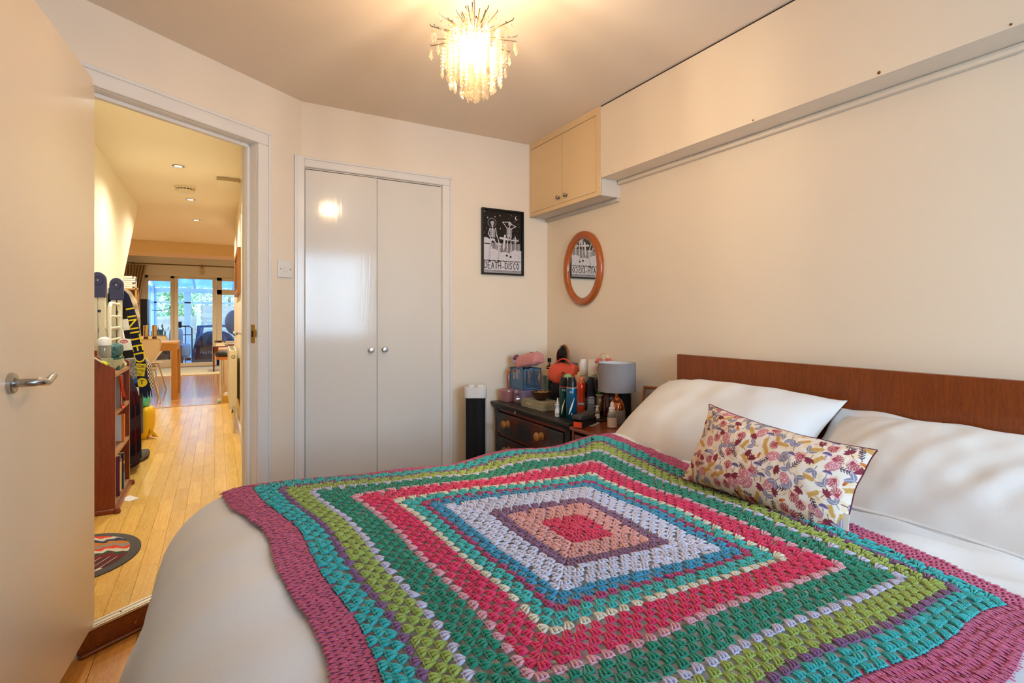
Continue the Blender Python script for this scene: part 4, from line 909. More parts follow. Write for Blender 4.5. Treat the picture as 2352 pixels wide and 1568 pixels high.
t = lathed('spray_can', 'shiny orange-red waisted spray can right of the two teal cans', 'spray can', p, [('can_body', [(.022, 0), (.024, .004), (.024, .045), (.0205, .075), (.0205, .1), (.0245, .135), (.0245, .165), (.02, .172)], ORG), ('cap', [(.0215, .172), (.0215, .185), (.020, .2), (.016, .203)], mat('orange_cap', '#e0764a', .15, coat=.6))])
label_band(t, p, .0235, .055, .066, mat('label_grey', '#a9a6a2', .5), -45, 45)
p = Vector((1.75, 2.232, CT)); t = spray('navy deodorant can with grey side panel behind the glasses case', p, .205, .0235, mat('navy_can', '#1a1c30', .3, .3), NAVY, capr=.0225, caph=.05)
label_band(t, p, .0237, .01, .10, mat('panel_grey', '#6c7078', .5), -60, 50)
for z, s in ((.10, 'MIMI'), (.086, 'mmm'), (.074, 'mmm')): text('lettering', s, .013, facing(p, .0242, z), WHITET, t)
# nasal spray
p = at(1281, 956); WP = mat('white_bottle', '#e6e2e0', .35)
t = lathed('nasal_spray', 'small white nasal spray bottle standing near the front edge of the chest', 'spray bottle', p, [('bottle', [(.0145, 0), (.0155, .003), (.0155, .034), (.012, .040), (.010, .044)], WP), ('collar', [(.011, .044), (.011, .058), (.0095, .060), (.0165, .0605), (.0165, .063), (.009, .064)], WP), ('nozzle', [(.007, .064), (.0045, .085), (.0035, .096), (.002, .098)], WP)])
text('lettering', '(nn)', .012, facing(p, .0155, .016), NAVY, t)
# checkered box with bowl
bx0 = at(1237, 944); CK = attrmat('check_print', .8, .1, 600)
def check_panel(name, o_, ux, uy, W, Hh, parent, n=0):
    nx, ny = max(int(W/.0012), 4), max(int(Hh/.0012), 4); U, V_ = np.meshgrid(np.linspace(0, W, nx), np.linspace(0, Hh, ny))
    k = ((np.floor(U/.0052)+np.floor(V_/.0052)) % 2)[..., None]; c = k*np.array(lin('#17130f'))+(1-k)*np.array(lin('#d9cfae'))
    o_ = np.array(o_); P = o_+U[..., None]*np.array(ux)+V_[..., None]*np.array(uy); nmesh(name, P.reshape(-1, 3), gridF(nx, ny), CK, parent, col=c.reshape(-1, 3), smooth=False)
th = R(1); ex = Vector((math.cos(th), math.sin(th), 0)); ey = Vector((-math.sin(th), math.cos(th), 0))
cbx = thing('checked_box', Vector((1.66, 2.57, CT)), 'flat black and cream checked box with rounded corners near the front of the chest', 'box')
Lx, Ly, Hb = .13, .225, .044; o0 = Vector((1.580, 2.452, CT+.001))
for nm, o_, a, b, W, Hh in (('lid_panel', o0+Vector((0,0,Hb)), ex, ey, Lx, Ly), ('side_panel', o0+ey*Ly, -ey, Vector((0,0,1)), Ly, Hb), ('side_panel', o0, ex, Vector((0,0,1)), Lx, Hb), ('side_panel', o0+ex*Lx, ey, Vector((0,0,1)), Ly, Hb), ('side_panel', o0+ey*Ly+ex*Lx, -ex, Vector((0,0,1)), Lx, Hb)): check_panel(nm, o_, a, b, W, Hh, cbx)
fc = frame(o0+ey*(Ly*.62)-ex*.0015+Vector((0,0,.024)), -ey, (0,0,1)); obj('name_plate', MB().box(-.028, .028, -.008, .008, 0, .0015).xf(fc), mat('plate_tan', '#c8ab7c', .5), cbx)
m = MB(); zz = o0.z+.030
m.tube([o0+ey*(Ly*.30)-ex*.001+Vector((0,0,.03)), o0-ex*.001-ey*.001+Vector((0,0,.03)), o0+ex*Lx*.9-ey*.001+Vector((0,0,.032))], .0015, 6); obj('zip', m, mat('zip_gold', '#c8a860', .3, .8), cbx)
bowl_p = Vector((o0+ex*.068+ey*.115)); bowl_p.z = CT+Hb+.0015
NUT = mat('coconut_shell', '#3a2012', .35, bump=.4, bscale=60, var=.3, vscale=40)
t = lathed('coconut_bowl', 'dark coconut shell bowl of trinkets standing on the checked box', 'bowl', bowl_p, [('shell', [(.018, 0), (.03, .004), (.045, .016), (.055, .034), (.0585, .048), (.0555, .0485), (.050, .034), (.040, .020), (.001, .012)], NUT)])
m = MB(); r_ = random.Random(4)
for i in range(26):
    a, q = r_.uniform(0, 6.28), .045*math.sqrt(r_.random()); c = bowl_p+Vector((q*math.cos(a), q*math.sin(a), .044+r_.uniform(-.004, .008)))
    m.tube([c+Vector((.008*math.cos(k), .008*math.sin(k), .002*math.sin(2*k+a))) for k in np.linspace(0, 5.5, 9)], .0011, 5)
o = obj('trinkets', m, mat('trinket_gold', '#caa05a', .35, .5), t); o['kind'] = 'stuff'
# clear pink tub, perfume bottle
p = at(1165, 921); PT = glassy('pink_tub_plastic', '#f0c2c0', .08, .2, .35)
t = lathed('plastic_tub', 'translucent pink round tub at the far left end of the chest', 'tub', p, [('tub', [(.038, 0), (.041, .003), (.045, .062), (.043, .062), (.039, .005), (.001, .004)], PT), ('lid', [(.047, .062), (.047, .074), (.044, .078), (.001, .078)], PT)])
p = at(1189, 926); t = lathed('perfume_bottle', 'clear faceted perfume bottle between the pink tub and the checked box', 'bottle', p, [('bottle', [(.016, 0), (.024, .010), (.025, .028), (.018, .044), (.008, .048)], glassy('perfume_glass', '#f3dcd2', .15, .05, .15)), ('collar', [(.009, .048), (.009, .054)], mat('rose_gold', '#c89a84', .2, 1)), ('stopper', [(.008, .054), (.022, .062), (.024, .070), (.014, .080), (.003, .082)], glassy('perfume_glass', '#f3dcd2', .15, .05, .15))], n=8)
p = at(1207, 908); t = lathed('cream_jar', 'black-capped pot behind the checked box', 'jar', p, [('jar', [(.024, 0), (.026, .003), (.026, .016), (.022, .019)], mat('jar_grey', '#6a6460', .3)), ('cap', [(.017, .019), (.017, .048), (.015, .050)], BLACK)])
# blue folding crate with contents
o1 = Vector((1.62, 2.722, CT+.083)); th = R(2); ex = Vector((math.cos(th), math.sin(th), 0)); ey = Vector((-math.sin(th), math.cos(th), 0)); BLU = mat('crate_blue', '#4f7396', .45)
cr = thing('plastic_crate', o1+ex*.08+ey*.10, 'small blue plastic folding crate full of beauty tools on the far end of the chest', 'crate')
def wallpanel(o_, u, W, Hh, holes):
    m = MB(); Mx = frame(o_, u, (0, 0, 1)); t_ = .003
    m.box(0, W, 0, .012, -t_, 0); m.box(0, W, Hh-.010, Hh, -t_, 0); m.box(0, .008, 0, Hh, -t_, 0); m.box(W-.008, W, 0, Hh, -t_, 0)
    if holes:
        k = int(W/.009)
        for i in range(-8, k+8):
            for sg in (1, -1):
                x0 = i*.009*1.0; a = []
                for tt in (0, 1):
                    x = x0+sg*tt*(Hh-.03)*.7; a.append((x, .012+tt*(Hh-.028)))
                (xa, ya), (xb, yb) = a
                if min(xa, xb) > .006 and max(xa, xb) < W-.006: m.add([(xa-.0009, ya, -.0025), (xa+.0009, ya, -.0025), (xb+.0009, yb, -.0025), (xb-.0009, yb, -.0025), (xa-.0009, ya, 0), (xa+.0009, ya, 0), (xb+.0009, yb, 0), (xb-.0009, yb, 0)], [(0,3,2,1),(4,5,6,7),(0,1,5,4),(1,2,6,5),(2,3,7,6),(3,0,4,7)])
    else:
        m.box(0, W, .012, .062, -.002, 0); m.box(0, W*.25, .062, Hh, -.002, 0); m.box(W*.75, W, .062, Hh, -.002, 0)
    return m.xf(Mx)
cw_, cl2, chh = .130, .165, .130
obj('side', wallpanel(o1+ey*cl2, -ey, cl2, chh, False), BLU, cr); obj('side', wallpanel(o1, ex, cw_, chh, True), BLU, cr); obj('side', wallpanel(o1+ex*cw_, ey, cl2, chh, True), BLU, cr); obj('side', wallpanel(o1+ex*cw_+ey*cl2, -ex, cw_, chh, True), BLU, cr)
obj('crate_floor', MB().box(0, cw_, 0, cl2, 0, .004).xf(frame(o1, ex, ey)), BLU, cr)
# pink pouch lying on the crate
PKC = mat('dusty_pink_cloth', '#d28a86', .8, bump=.15, sheen=.2)
def softbox(name, L, W, Hh, M, mm, parent, pinch=.35, n=26, seed=1, k=4.0):
    """cushiony pouch: super-ellipsoid"""
    u = np.linspace(-math.pi/2, math.pi/2, n); v = np.linspace(-math.pi, math.pi, 2*n); Vv, U = np.meshgrid(v, u)
    f = lambda w, e: np.sign(w)*np.abs(w)**e
    e1, e2 = .45, .38; x = L/2*f(np.cos(U), e1)*f(np.cos(Vv), e2); y = W/2*f(np.cos(U), e1)*f(np.sin(Vv), e2); z = Hh/2*f(np.sin(U), e1)
    r = np.random.default_rng(seed); y = y*(1-pinch*np.abs(2*x/L)**k*.0-pinch*np.clip(z/(Hh/2), 0, 1)**1.5)
    z = z*(1+.05*np.sin(x*60+seed))+.003*np.sin(x*90+y*50+seed); P = np.stack([x, y, z], -1).reshape(-1, 3); Mn = np.array(M); P = P @ Mn[:3, :3].T+Mn[:3, 3]
    return nmesh(name, P, gridF(2*n, n), mm, parent)
pc = Vector((1.685, 2.765, CT+.262)); t = thing('pouch', pc, 'dusty pink soft pencil pouch lying across the blue crate', 'pouch')
Mx = frame(pc, (.20, -.94, .22), (.9, .2, 0)); softbox('pouch_body', .195, .10, .080, Mx, PKC, t, .3)
m = MB(); m.tube([Mx @ Vector((x, .0, .0405+.002*math.sin(x*70))) for x in np.linspace(-.09, .09, 9)], .0016, 6); obj('zip', m, mat('pink_zip', '#b87470', .5), t)
# brush and hairdryer bits standing in the crate
p = Vector((1.645, 2.845, CT+.118)); t = thing('hair_brush', p, 'purple round hair brush standing upright at the left end of the crate', 'hair brush')
obj('handle', MB().tube([p, p+Vector((0, .003, .12))], .006, 10), mat('pale_handle', '#e0c0b4', .4), t); obj('head', MB().sph(p+Vector((0, .004, .150)), .027, 18, 10, (1, 1, .95)), mat('purple_gloss', '#6d3c66', .15, .2, coat=.8), t); obj('head_base', MB().sph(p+Vector((-.004, .004, .132)), .024, 16, 9, (1, 1, .7)), mat('lilac_gloss', '#a89ac4', .2, coat=.6), t)
p = Vector((1.603, 2.885, CT+.07)); OT = mat('orange_tortoise', '#c0541a', .25, coat=.4, var=.4, vscale=30)
t = thing('headband', p, 'orange tortoiseshell headband hooked over the left side of the crate', 'headband')
obj('band', MB().tube([p+Vector((.005, -.0, .0)), p+Vector((0, .006, .04)), p+Vector((-.004, .008, .085)), p+Vector((.004, .0, .118)), p+Vector((.022, -.012, .128)), p+Vector((.038, -.03, .118))], [.003, .006, .008, .009, .009, .006], 10, flat=.6), OT, t)
for i, (a, b, lb) in enumerate((((1.71, 2.87, CT+.20), (1.72, 2.80, CT+.298), 'black hair straightener sticking out behind the pink pouch'), ((1.735, 2.86, CT+.20), (1.745, 2.76, CT+.30), 'black curling wand beside the hair straightener behind the pink pouch'))):
    t = thing('hair_straightener' if i == 0 else 'curling_wand', a, lb, 'hair tool'); obj('barrel', MB().tube([a, b], [.011, .013], 12, flat=.7), BLACK, t); obj('tip', MB().sph(b, .0125, 10, 7), mat('grey_tip', '#5a5650', .4), t)
# tube of cream, cartons
p = at(1222, 905); t = thing('cream_tube', p, 'white cream tube with red script standing behind the coconut bowl', 'tube'); d = Vector((p.x, p.y, 0)).normalized(); sd = Vector((d.y, -d.x, 0))
m = MB(); vs = []
for z, a, b in ((.0, .013, .013), (.012, .013, .013), (.03, .016, .012), (.075, .021, .0015)):
    for k in range(12): an = k*math.pi/6; vs.append(p+sd*(a*math.cos(an))+d*(b*math.sin(an))+Vector((0, 0, z)))
m.add(vs, [(j*12+k, j*12+(k+1) % 12, (j+1)*12+(k+1) % 12, (j+1)*12+k) for j in range(3) for k in range(12)]+[tuple(range(12))[::-1], tuple(range(36, 48))]); obj('tube_body', m, WP, t)
for z, s in ((.052, 'Ememy'), (.038, 'Tum')): text('lettering', s, .011, frame(p-d*(.0125 if z < .05 else .0105)+Vector((0, 0, z)), sd, (0, 0, 1)), mat('script_wine', '#8c5a5e', .5), t)
def carton(name, label, cat, p, w_, d_, h_, mm, rz=0, capm=None, caph=0, bev=.001):
    t = thing(name, p, label, cat); Mx = Matrix.Translation(p) @ Matrix.Rotation(rz, 4, 'Z'); obj('body', MB().box(-w_/2, w_/2, -d_/2, d_/2, .0005, h_-caph).xf(Mx), mm, t, bevel=bev)
    if capm: obj('cap', MB().box(-w_/2*1.02, w_/2*1.02, -d_/2*1.02, d_/2*1.02, h_-caph, h_).xf(Mx), capm, t, bevel=bev)
    return t, Mx
carton('lilac_box', 'shallow lilac box under the blue crate', 'box', Vector((1.69, 2.80, CT)), .15, .18, .082, mat('box_lilac', '#8f86b4', .5), 0)
t, Mx = carton('perfume_carton', 'grey-green floral carton with a cream lid behind the coconut bowl', 'carton', Vector((1.775, 2.70, CT)), .036, .036, .205, mat('carton_green', '#5c7472', .6, var=.5, vscale=70), R(30), mat('carton_cream', '#d8c4a0', .5), .035)
t, Mx = carton('perfume_flask', 'golden glass flask with black label right of the floral carton', 'bottle', Vector((1.805, 2.655, CT)), .034, .022, .195, glassy('amber_glass', '#c8a050', .15, .05, .3), R(25), mat('carton_cream', '#d8c4a0', .5), .028)
obj('label', MB().box(-.0176, -.017, -.009, .009, .018, .045).xf(Mx), BLACK, t)
p = Vector((1.825, 2.75, CT+.09)); t = lathed('nail_polish', 'tall black bottle with a ring cap showing between pouch and coral bag', 'bottle', p, [('bottle', [(.020, 0), (.020, .125), (.012, .135)], BLACK), ('neck', [(.006, .135), (.006, .155)], glassy('amber_glass', '#c8a050')), ('cap', [(.012, .155), (.012, .178), (.010, .18)], BLACK)])
# black box with the coral cosmetic bag on it
t, Mx = carton('storage_box', 'black lidded box under the coral cosmetic bag', 'box', Vector((1.805, 2.545, CT)), .13, .13, .135, mat('box_black', '#0f0b09', .5), R(8))
COR = mat('coral_leatherette', '#d8503a', .5, bump=.12, bscale=300)
pc = Vector((1.795, 2.548, CT+.194)); t = thing('cosmetic_bag', pc, 'coral red cosmetic bag with a carry handle on the black box', 'bag')
Mx = frame(pc, (.45, -.87, 0), (.88, .46, 0)); softbox('bag_body', .178, .11, .115, Mx, COR, t, .55, 30, 3)
m = MB(); m.tube([Mx @ Vector((-.062+.0*k, -.004, .050)) if k < 0 else Mx @ Vector((-.06+.12*k, -.004, .052+.034*math.sin(math.pi*min(max(k, 0), 1)))) for k in np.linspace(0, 1, 14)], .0085, 10, flat=.5); obj('carry_handle', m, COR, t)
m = MB(); P = [Mx @ Vector((-.09+.18*k, -.050+.028*math.sin(k*3.1), .034-.0*k)) for k in np.linspace(0, 1, 14)]; m.tube(P, .0016, 6); P = [Mx @ Vector((-.094, -.01-.03*k, .03-.07*k)) for k in np.linspace(0, 1, 8)]; m.tube(P, .0018, 6); obj('zip', m, mat('zip_gold', '#c8a860', .3, .8), t)
m = MB(); r_ = random.Random(8)
for k in range(15): x = .01+.058*r_.random(); z = -.02+.034*r_.random(); a = r_.uniform(0, 3); m.box(x-.005*math.cos(a)-.001, x+.005*math.cos(a)+.001, -.0605, -.0580, z-.004, z+.004)
obj('badge', m.xf(Mx), mat('badge_bronze', '#8c4a24', .5), t)
# hair brushes standing behind
def paddle(label, p, tilt, wood_, hw, hh, dark):
    t = thing('hair_brush', p, label, 'hair brush'); F = frame(p, tilt, (0, 0, 1)); m = MB(); pr = [(hw*math.sin(a)*(1 if abs(math.cos(a)) < .2 else 1), .12+hh/2-hh/2*math.cos(a)) for a in np.linspace(0, 2*math.pi, 24)[:-1]]
    m.prism([(x, y) for x, y in pr], -.006, .006, M=F @ Matrix.Identity(4)); obj('head', m, wood_, t, bevel=.002)
    m = MB(); m.prism([(x*.8, .12+hh/2+(y-.12-hh/2)*.85) for x, y in pr], .006, .011, M=F); obj('pad', m, mat('pad_grey', '#4a4642', .6), t)
    m = MB(); r_ = random.Random(6)
    for i in range(9):
        for j in range(17):
            x = (i-4)/4*hw*.72; y = .12+hh/2+(j-8)/8*hh*.40
            if (x/(hw*.8))**2+((y-.12-hh/2)/(hh*.43))**2 < 1: a = F @ Vector((x, y, .010)); b = F @ Vector((x*1.12, y+(y-.12-hh/2)*.12, .030)); m.tube([a, b], .0011, 4)
    o = obj('bristles', m, BLACK, t); o['kind'] = 'stuff'; obj('handle', MB().tube([F @ Vector((0, 0, 0)), F @ Vector((0, .13, 0))], [.010, .012], 10), wood_, t); return t
paddle('wooden paddle hair brush with dense black bristles standing upright in the corner', Vector((1.862, 2.64, CT+.115)), (.25, -.97, 0), wood('brush_wood', '#b86a24', '#8a4410', 'Z', 9, .3), .036, .125, 0)
paddle('smaller dark red hair brush behind the wooden paddle brush', Vector((1.872, 2.70, CT+.10)), (-.3, .95, 0), mat('dark_red_wood', '#4a1410', .35), .026, .11, 0)
t, Mx = carton('tissue_box', 'grey-blue box behind the coral bag in the corner', 'box', Vector((1.895, 2.665, CT)), .085, .12, .245, mat('box_greyblue', '#5e6f7c', .5), 0)
# dry shampoo
for i, (x, y, lb) in enumerate(((1.86, 2.448, 'white dry shampoo can with green script, left of the two'), (1.885, 2.398, 'white dry shampoo can with green script, right of the two'))):
    p = Vector((x, y, CT)); t = spray(lb, p, .283, .024, mat('can_white', '#e4e0d8', .3), mat('can_white_cap', '#ece8e2', .3), caph=.055, capr=.0238, group=None)
    label_band(t, p, .0241, .06, .14, mat('can_maroon', '#4a1420', .4)); label_band(t, p, .0243, .14, .15, mat('can_teal', '#3f8a80', .4)); Mt = facing(p, .0252, .19) @ Matrix.Rotation(R(22), 4, 'Z'); text('lettering', 'Batiste', .019, Mt, mat('script_teal', '#2e7a70', .5), t)
t, Mx = carton('patterned_tin', 'black tin with pink rose pattern half hidden behind the grey lampshade', 'tin', Vector((1.868, 2.285, CT)), .10, .10, .188, mat('tin_rose', '#3a2028', .35, var=.9, vscale=28), R(-20), mat('tin_lid', '#2c2826', .4), .012)
m = MB(); r_ = random.Random(12); d = Vector((-.6, -.8, 0))
for k in range(9): c = Mx @ Vector((-.0503, -.04+.08*r_.random(), .03+.13*r_.random())); m.sph(c, .011, 10, 6, (.15, 1, 1))
obj('rose_print', m, mat('rose_pink', '#b88a8c', .5), t)
p = Vector((1.735, 2.425, CT+.055)); t = lathed('bath_bomb', 'pale green ball on a clear stand behind the teal spray cans', 'ball', p, [('stand', [(.022, 0), (.018, .004), (.018, .10), (.021, .105)], glassy('perfume_glass', '#f3dcd2'))]); obj('ball', MB().sph(p+Vector((0, 0, .126)), .026, 20, 12), mat('pale_green', '#8fc48e', .6), t)
t, Mx = carton('cream_carton', 'cream coloured perfume carton right of the pale green ball', 'carton', Vector((1.80, 2.40, CT)), .055, .035, .20, mat('carton_beige', '#d0b98c', .5), R(20)); obj('cap', MB().lathe([(.013, .20), (.013, .215)], 14, M=Mx), CREAMT, t)
p = at(1295, 925); t = thing('toothbrush', p, 'pink comb standing behind the left teal can', 'comb'); obj('comb_spine', MB().box(-.004, .004, -.002, .002, 0, .085).xf(Matrix.Translation(p)), mat('comb_pink', '#d8887c', .4), t)
p = at(1279, 917); t = thing('wooden_comb', p+Vector((0, 0, .004)), 'orange-brown wooden comb handle lying behind the checked box', 'comb'); obj('comb_handle', MB().box(-.006, .006, -.055, .055, .001, .012).xf(Matrix.Translation(p) @ Matrix.Rotation(R(25), 4, 'Z')), wood('comb_wood', '#c07a2a', '#9a5814', 'Y', 9), t, bevel=.003)
# small bottles near the lamp
p = Vector((1.72, 2.145, CT)); t = lathed('pump_bottle', 'little glass bottle with a white pump behind the glasses case', 'bottle', p, [('bottle', [(.014, 0), (.0145, .03), (.0145, .036), (.009, .042)], glassy('clear_bottle', '#d8d2cc', .12, .05, .35)), ('pump', [(.0085, .042), (.0085, .050), (.005, .052), (.005, .062), (.011, .063), (.011, .066)], WP)]); label_band(t, p, .0146, .004, .028, WHITET)
p = Vector((1.775, 2.195, CT+.03)); t = lathed('serum_bottle', 'amber bottle with a green cap left of the lamp', 'bottle', p, [('bottle', [(.016, 0), (.018, .07), (.012, .080)], glassy('amber_glass', '#c8a050')), ('collar', [(.018, .080), (.018, .084)], CREAMT), ('cap', [(.012, .084), (.012, .112), (.010, .114)], mat('green_cap', '#2e5a24', .4))])
p = Vector((1.815, 2.165, CT)); t = lathed('glass_jar', 'dark red glass jar just left of the lamp base', 'jar', p, [('jar', [(.03, 0), (.034, .005), (.034, .10), (.028, .115)], mat('red_glass', '#4a0e08', .1, coat=.8)), ('lid', [(.029, .115), (.029, .13)], BLACK)])

# ================================================================ THINGS ON THE BEDSIDE TABLE (top at NT)
lp = Vector((1.755, 2.032, NT)); GC = mat('lamp_concrete', '#8d8986', .6, bump=.05); COP = mat('copper', '#d88050', .12, 1); SH = mat('lampshade_grey', '#8b8586', .75, bump=.1, bscale=900)
t = lathed('table_lamp', 'grey drum shade table lamp with a copper and concrete base on the bedside table', 'lamp', lp, [('base', [(.044, 0), (.046, .004), (.0415, .062), (.0395, .072)], GC), ('copper_dome', [(.0395, .072), (.036, .095), (.028, .115), (.015, .130), (.008, .135), (.008, .155)], COP)], n=40)
def drum(m, p, r0, z0, r1, z1, th=.0015, n=48):
    return m.lathe([(r0, z0), (r1, z1), (r1-th, z1), (r0-th, z0), (r0, z0)], n, p)
m = MB(); n_ = 48; pr = [(.0945, .165), (.094, .308), (.0925, .308), (.093, .165), (.0945, .165)]
vs = []; fs = []
for r, z in pr:
    for i in range(n_): a = 2*math.pi*i/n_; vs.append((lp.x+r*math.cos(a), lp.y+r*math.sin(a), lp.z+z))
for j in range(4):
    for i in range(n_): fs.append((j*n_+i, j*n_+(i+1) % n_, (j+1)*n_+(i+1) % n_, (j+1)*n_+i))
obj('shade', m.add(vs, fs), SH, t); m = MB()
vs = []; fs = []
for r, z in ((.0922, .166), (.0918, .307)):
    for i in range(n_): a = 2*math.pi*i/n_; vs.append((lp.x+r*math.cos(a), lp.y+r*math.sin(a), lp.z+z))
for i in range(n_): fs.append((i, n_+i, n_+(i+1) % n_, (i+1) % n_))
obj('shade_lining', m.add(vs, fs), mat('lining_white', '#d8d4d2', .6), t)
m = MB()
for k in range(3): a = k*2.094; m.cyl(lp+Vector((0, 0, .285)), lp+Vector((.092*math.cos(a), .092*math.sin(a), .29)), .0012, 6)
m.lathe([(.014, .155), (.014, .2), (.02, .21), (.026, .24), (.016, .262), (.002, .268)], 16, lp); obj('shade_ring', m, WHITEP, t)
t, Mx = carton('tall_box', 'narrow navy-black box standing against the wall behind the lamp', 'box', Vector((1.90, 2.150, CT)), .07, .045, .17, mat('box_navy', '#101626', .35), R(4))
# alarm clock
ac = Vector((1.872, 2.275, CT+.1885)); CRL = mat('coral_enamel', '#cf6450', .3, coat=.4); d = Vector((-.66, -.75, 0)).normalized(); sd = Vector((d.y, -d.x, 0))*-1
t = thing('alarm_clock', ac, 'coral twin bell alarm clock peeping out above the grey lampshade', 'clock')
Fc = frame(ac+Vector((0, 0, .050)), sd, (0, 0, 1)); obj('case', MB().lathe([(.036, -.016), (.040, -.013), (.040, .013), (.036, .016), (.035, .010), (.001, .010)], 28, M=Fc), CRL, t)
obj('dial', MB().lathe([(.034, .0105), (.034, .0115)], 28, M=Fc), WHITEP, t)
for s in (-1, 1):
    c = Fc @ Vector((s*.026, .040, 0)); ax = (Fc.to_3x3() @ Vector((s*.5, 1, 0))).normalized(); Mb = frame(c, ax.orthogonal(), ax.cross(ax.orthogonal())); Mb = Mb if (Mb.to_3x3() @ Vector((0,0,1))).dot(ax) > 0 else Mb @ Matrix.Diagonal((1, -1, -1, 1))
    obj('bell', MB().lathe([(.0235, .0), (.0245, .003), (.022, .012), (.013, .018), (.003, .020), (.003, .026), (.001, .027)], 20, M=Mb), CRL, t); obj('leg', MB().cyl(Fc @ Vector((s*.018, -.030, 0)), Fc @ Vector((s*.028, -.0495, 0)), .003, 8), CRL, t)
obj('carry_handle', MB().tube([Fc @ Vector((.022*math.cos(a), .066+.022*math.sin(a), 0)) for a in np.linspace(0, math.pi, 12)], .0015, 6), mat('brass', '#a8813a', .3, 1), t)
# face mist bottle
p = Vector((1.668, 1.966, NT)); t = lathed('mist_bottle', 'clear mist bottle with white sprayer and pale label in front of the lamp', 'bottle', p, [('bottle', [(.021, 0), (.0225, .003), (.0225, .062), (.018, .076), (.011, .082)], glassy('clear_bottle2', '#f2eeea', .12, .04, .12)), ('collar', [(.0155, .080), (.0155, .096), (.013, .098)], WP), ('sprayer', [(.0085, .098), (.0085, .112), (.0065, .122), (.005, .124)], WP)]); label_band(t, p, .0226, .006, .052, mat('label_beige', '#dccabb', .6), -80, 80)
obj('liquid', MB().lathe([(.019, .002), (.0205, .004), (.0205, .045), (.0003, .0455)], 20, p), glassy('liquid_pale', '#e8dcd0', .05, .1, .3), t)
# glasses case on an orange ended box
Fb = frame(Vector((1.575, 2.045, NT)), (.70, .40, 0), (-.40, .70, 0)); t = thing('long_box', Fb.translation, 'long black box with an orange end lying on the bedside table', 'box')
a0 = pt(1318, 981, Z=NT); a1 = pt(1339, 985, Z=NT); a2 = pt(1388, 962, Z=NT); ux = (a2-a1); uL = .175; ux = Vector((ux.x, ux.y, 0)).normalized(); uy = Vector((-ux.y, ux.x, 0)); Fb = frame(a1, ux, uy)
obj('box_body', MB().box(0, uL, 0, .052, .0005, .034).xf(Fb), mat('box_jet', '#0c0a0c', .4), t, bevel=.001); obj('box_end', MB().box(-.0008, 0, .006, .048, .004, .031).xf(Fb), mat('box_orange', '#e0441a', .5), t)
gc = thing('glasses_case', Fb @ Vector((.08, .026, .0345)), 'charcoal glasses case resting on the long black box', 'case')
Mx = Fb @ Matrix.Translation((.070, .024, .0345+.016)) @ Matrix.Rotation(R(-6), 4, 'Z'); softbox('case_body', .165, .058, .031, Mx, mat('case_charcoal', '#3a3531', .55, bump=.15, bscale=500), gc, .2, 20, 2)
m = MB(); m.tube([Mx @ Vector((x, -.0285, .001)) for x in np.linspace(-.07, .07, 6)], .0012, 6); obj('seam', m, BLACK, gc); obj('stud', MB().sph(Mx @ Vector((.01, -.029, .004)), .0025, 8, 6), STEEL, gc)
# pill strip
Fb = frame(pt(1361, 979, Z=NT), (ux.x, ux.y, 0), (uy.x, uy.y, 0)); t = thing('pill_strip', Fb.translation, 'white card of pills lying beside the long black box', 'card')
obj('card', MB().box(0, .10, 0, .05, .0005, .0015).xf(Fb), WHITET, t)
for i in range(6): obj('pill', MB().box(.006+i*.015, .012+i*.015, .006, .022, .0015, .0028).xf(Fb), mat('pill_print', '#3a3838', .5), t)
# picture frame behind the pillow
fx0 = Vector((1.845, 1.86, NT)); F = frame(fx0, (.45, -.89, 0), (.26, .10, .96)); t = thing('photo_frame', fx0, 'gilt-edged photo frame standing tilted on the bedside table behind the far pillow', 'photo frame')
GILT = mat('gilt_wood', '#8a4a1c', .3, .3, coat=.3); m = MB()
for a in ((-.075, .075, 0, .012), (-.075, .075, .188, .2), (-.075, -.063, .012, .188), (.063, .075, .012, .188)): m.box(a[0], a[1], a[2], a[3], -.006, .006)
obj('frame_moulding', m.xf(F), GILT, t, bevel=.002); obj('photo', MB().box(-.063, .063, .012, .188, -.003, .0).xf(F), mat('old_photo', '#8a7f78', .4, var=.5, vscale=18), t)
# ================================================================ HALL: lights and alarms
for i, (x, y, lb) in enumerate(((-.264, 4.87, 'nearest'), (-.232, 6.18, 'middle'), (-.216, 7.44, 'farthest'))):
    t = thing('downlight', (x, y, HC), 'lit recessed ceiling downlight in the hall, %s of the three' % lb, 'ceiling light', 'hall downlights')
    obj('bezel', MB().lathe([(.026, HC-.001), (.042, HC-.001), (.044, HC-.004), (.028, HC-.006), (.026, HC-.002)], 26, (x, y, 0)), CHROME, t)
    obj('lens', MB().lathe([(.001, HC-.003), (.027, HC-.003), (.027, HC-.0015)][::-1], 22, (x, y, 0)), mat('downlight_glow', '#ffffff', .4, emit='#fff0cc', es=26), t)
    light('downlight_beam', 'SPOT', (0, 0, -.015), 62, (1.0, .97, .84), .03, None, None, 150, t, .8)
_h = thing('downlight', (-.28, 3.55, HC), 'recessed hall ceiling light just inside the doorway, above the camera view', 'ceiling light'); obj('lens', MB().lathe([(.03, HC-.001), (.03, HC-.004), (.001, HC-.0045)], 20, (-.28, 3.55, 0)), mat('downlight_glow', '#ffffff', .4, emit='#fff0cc', es=26), _h); light('downlight_beam', 'SPOT', (0, 0, -.012), 50, (1.0, .97, .84), .03, None, None, 160, _h, .8)
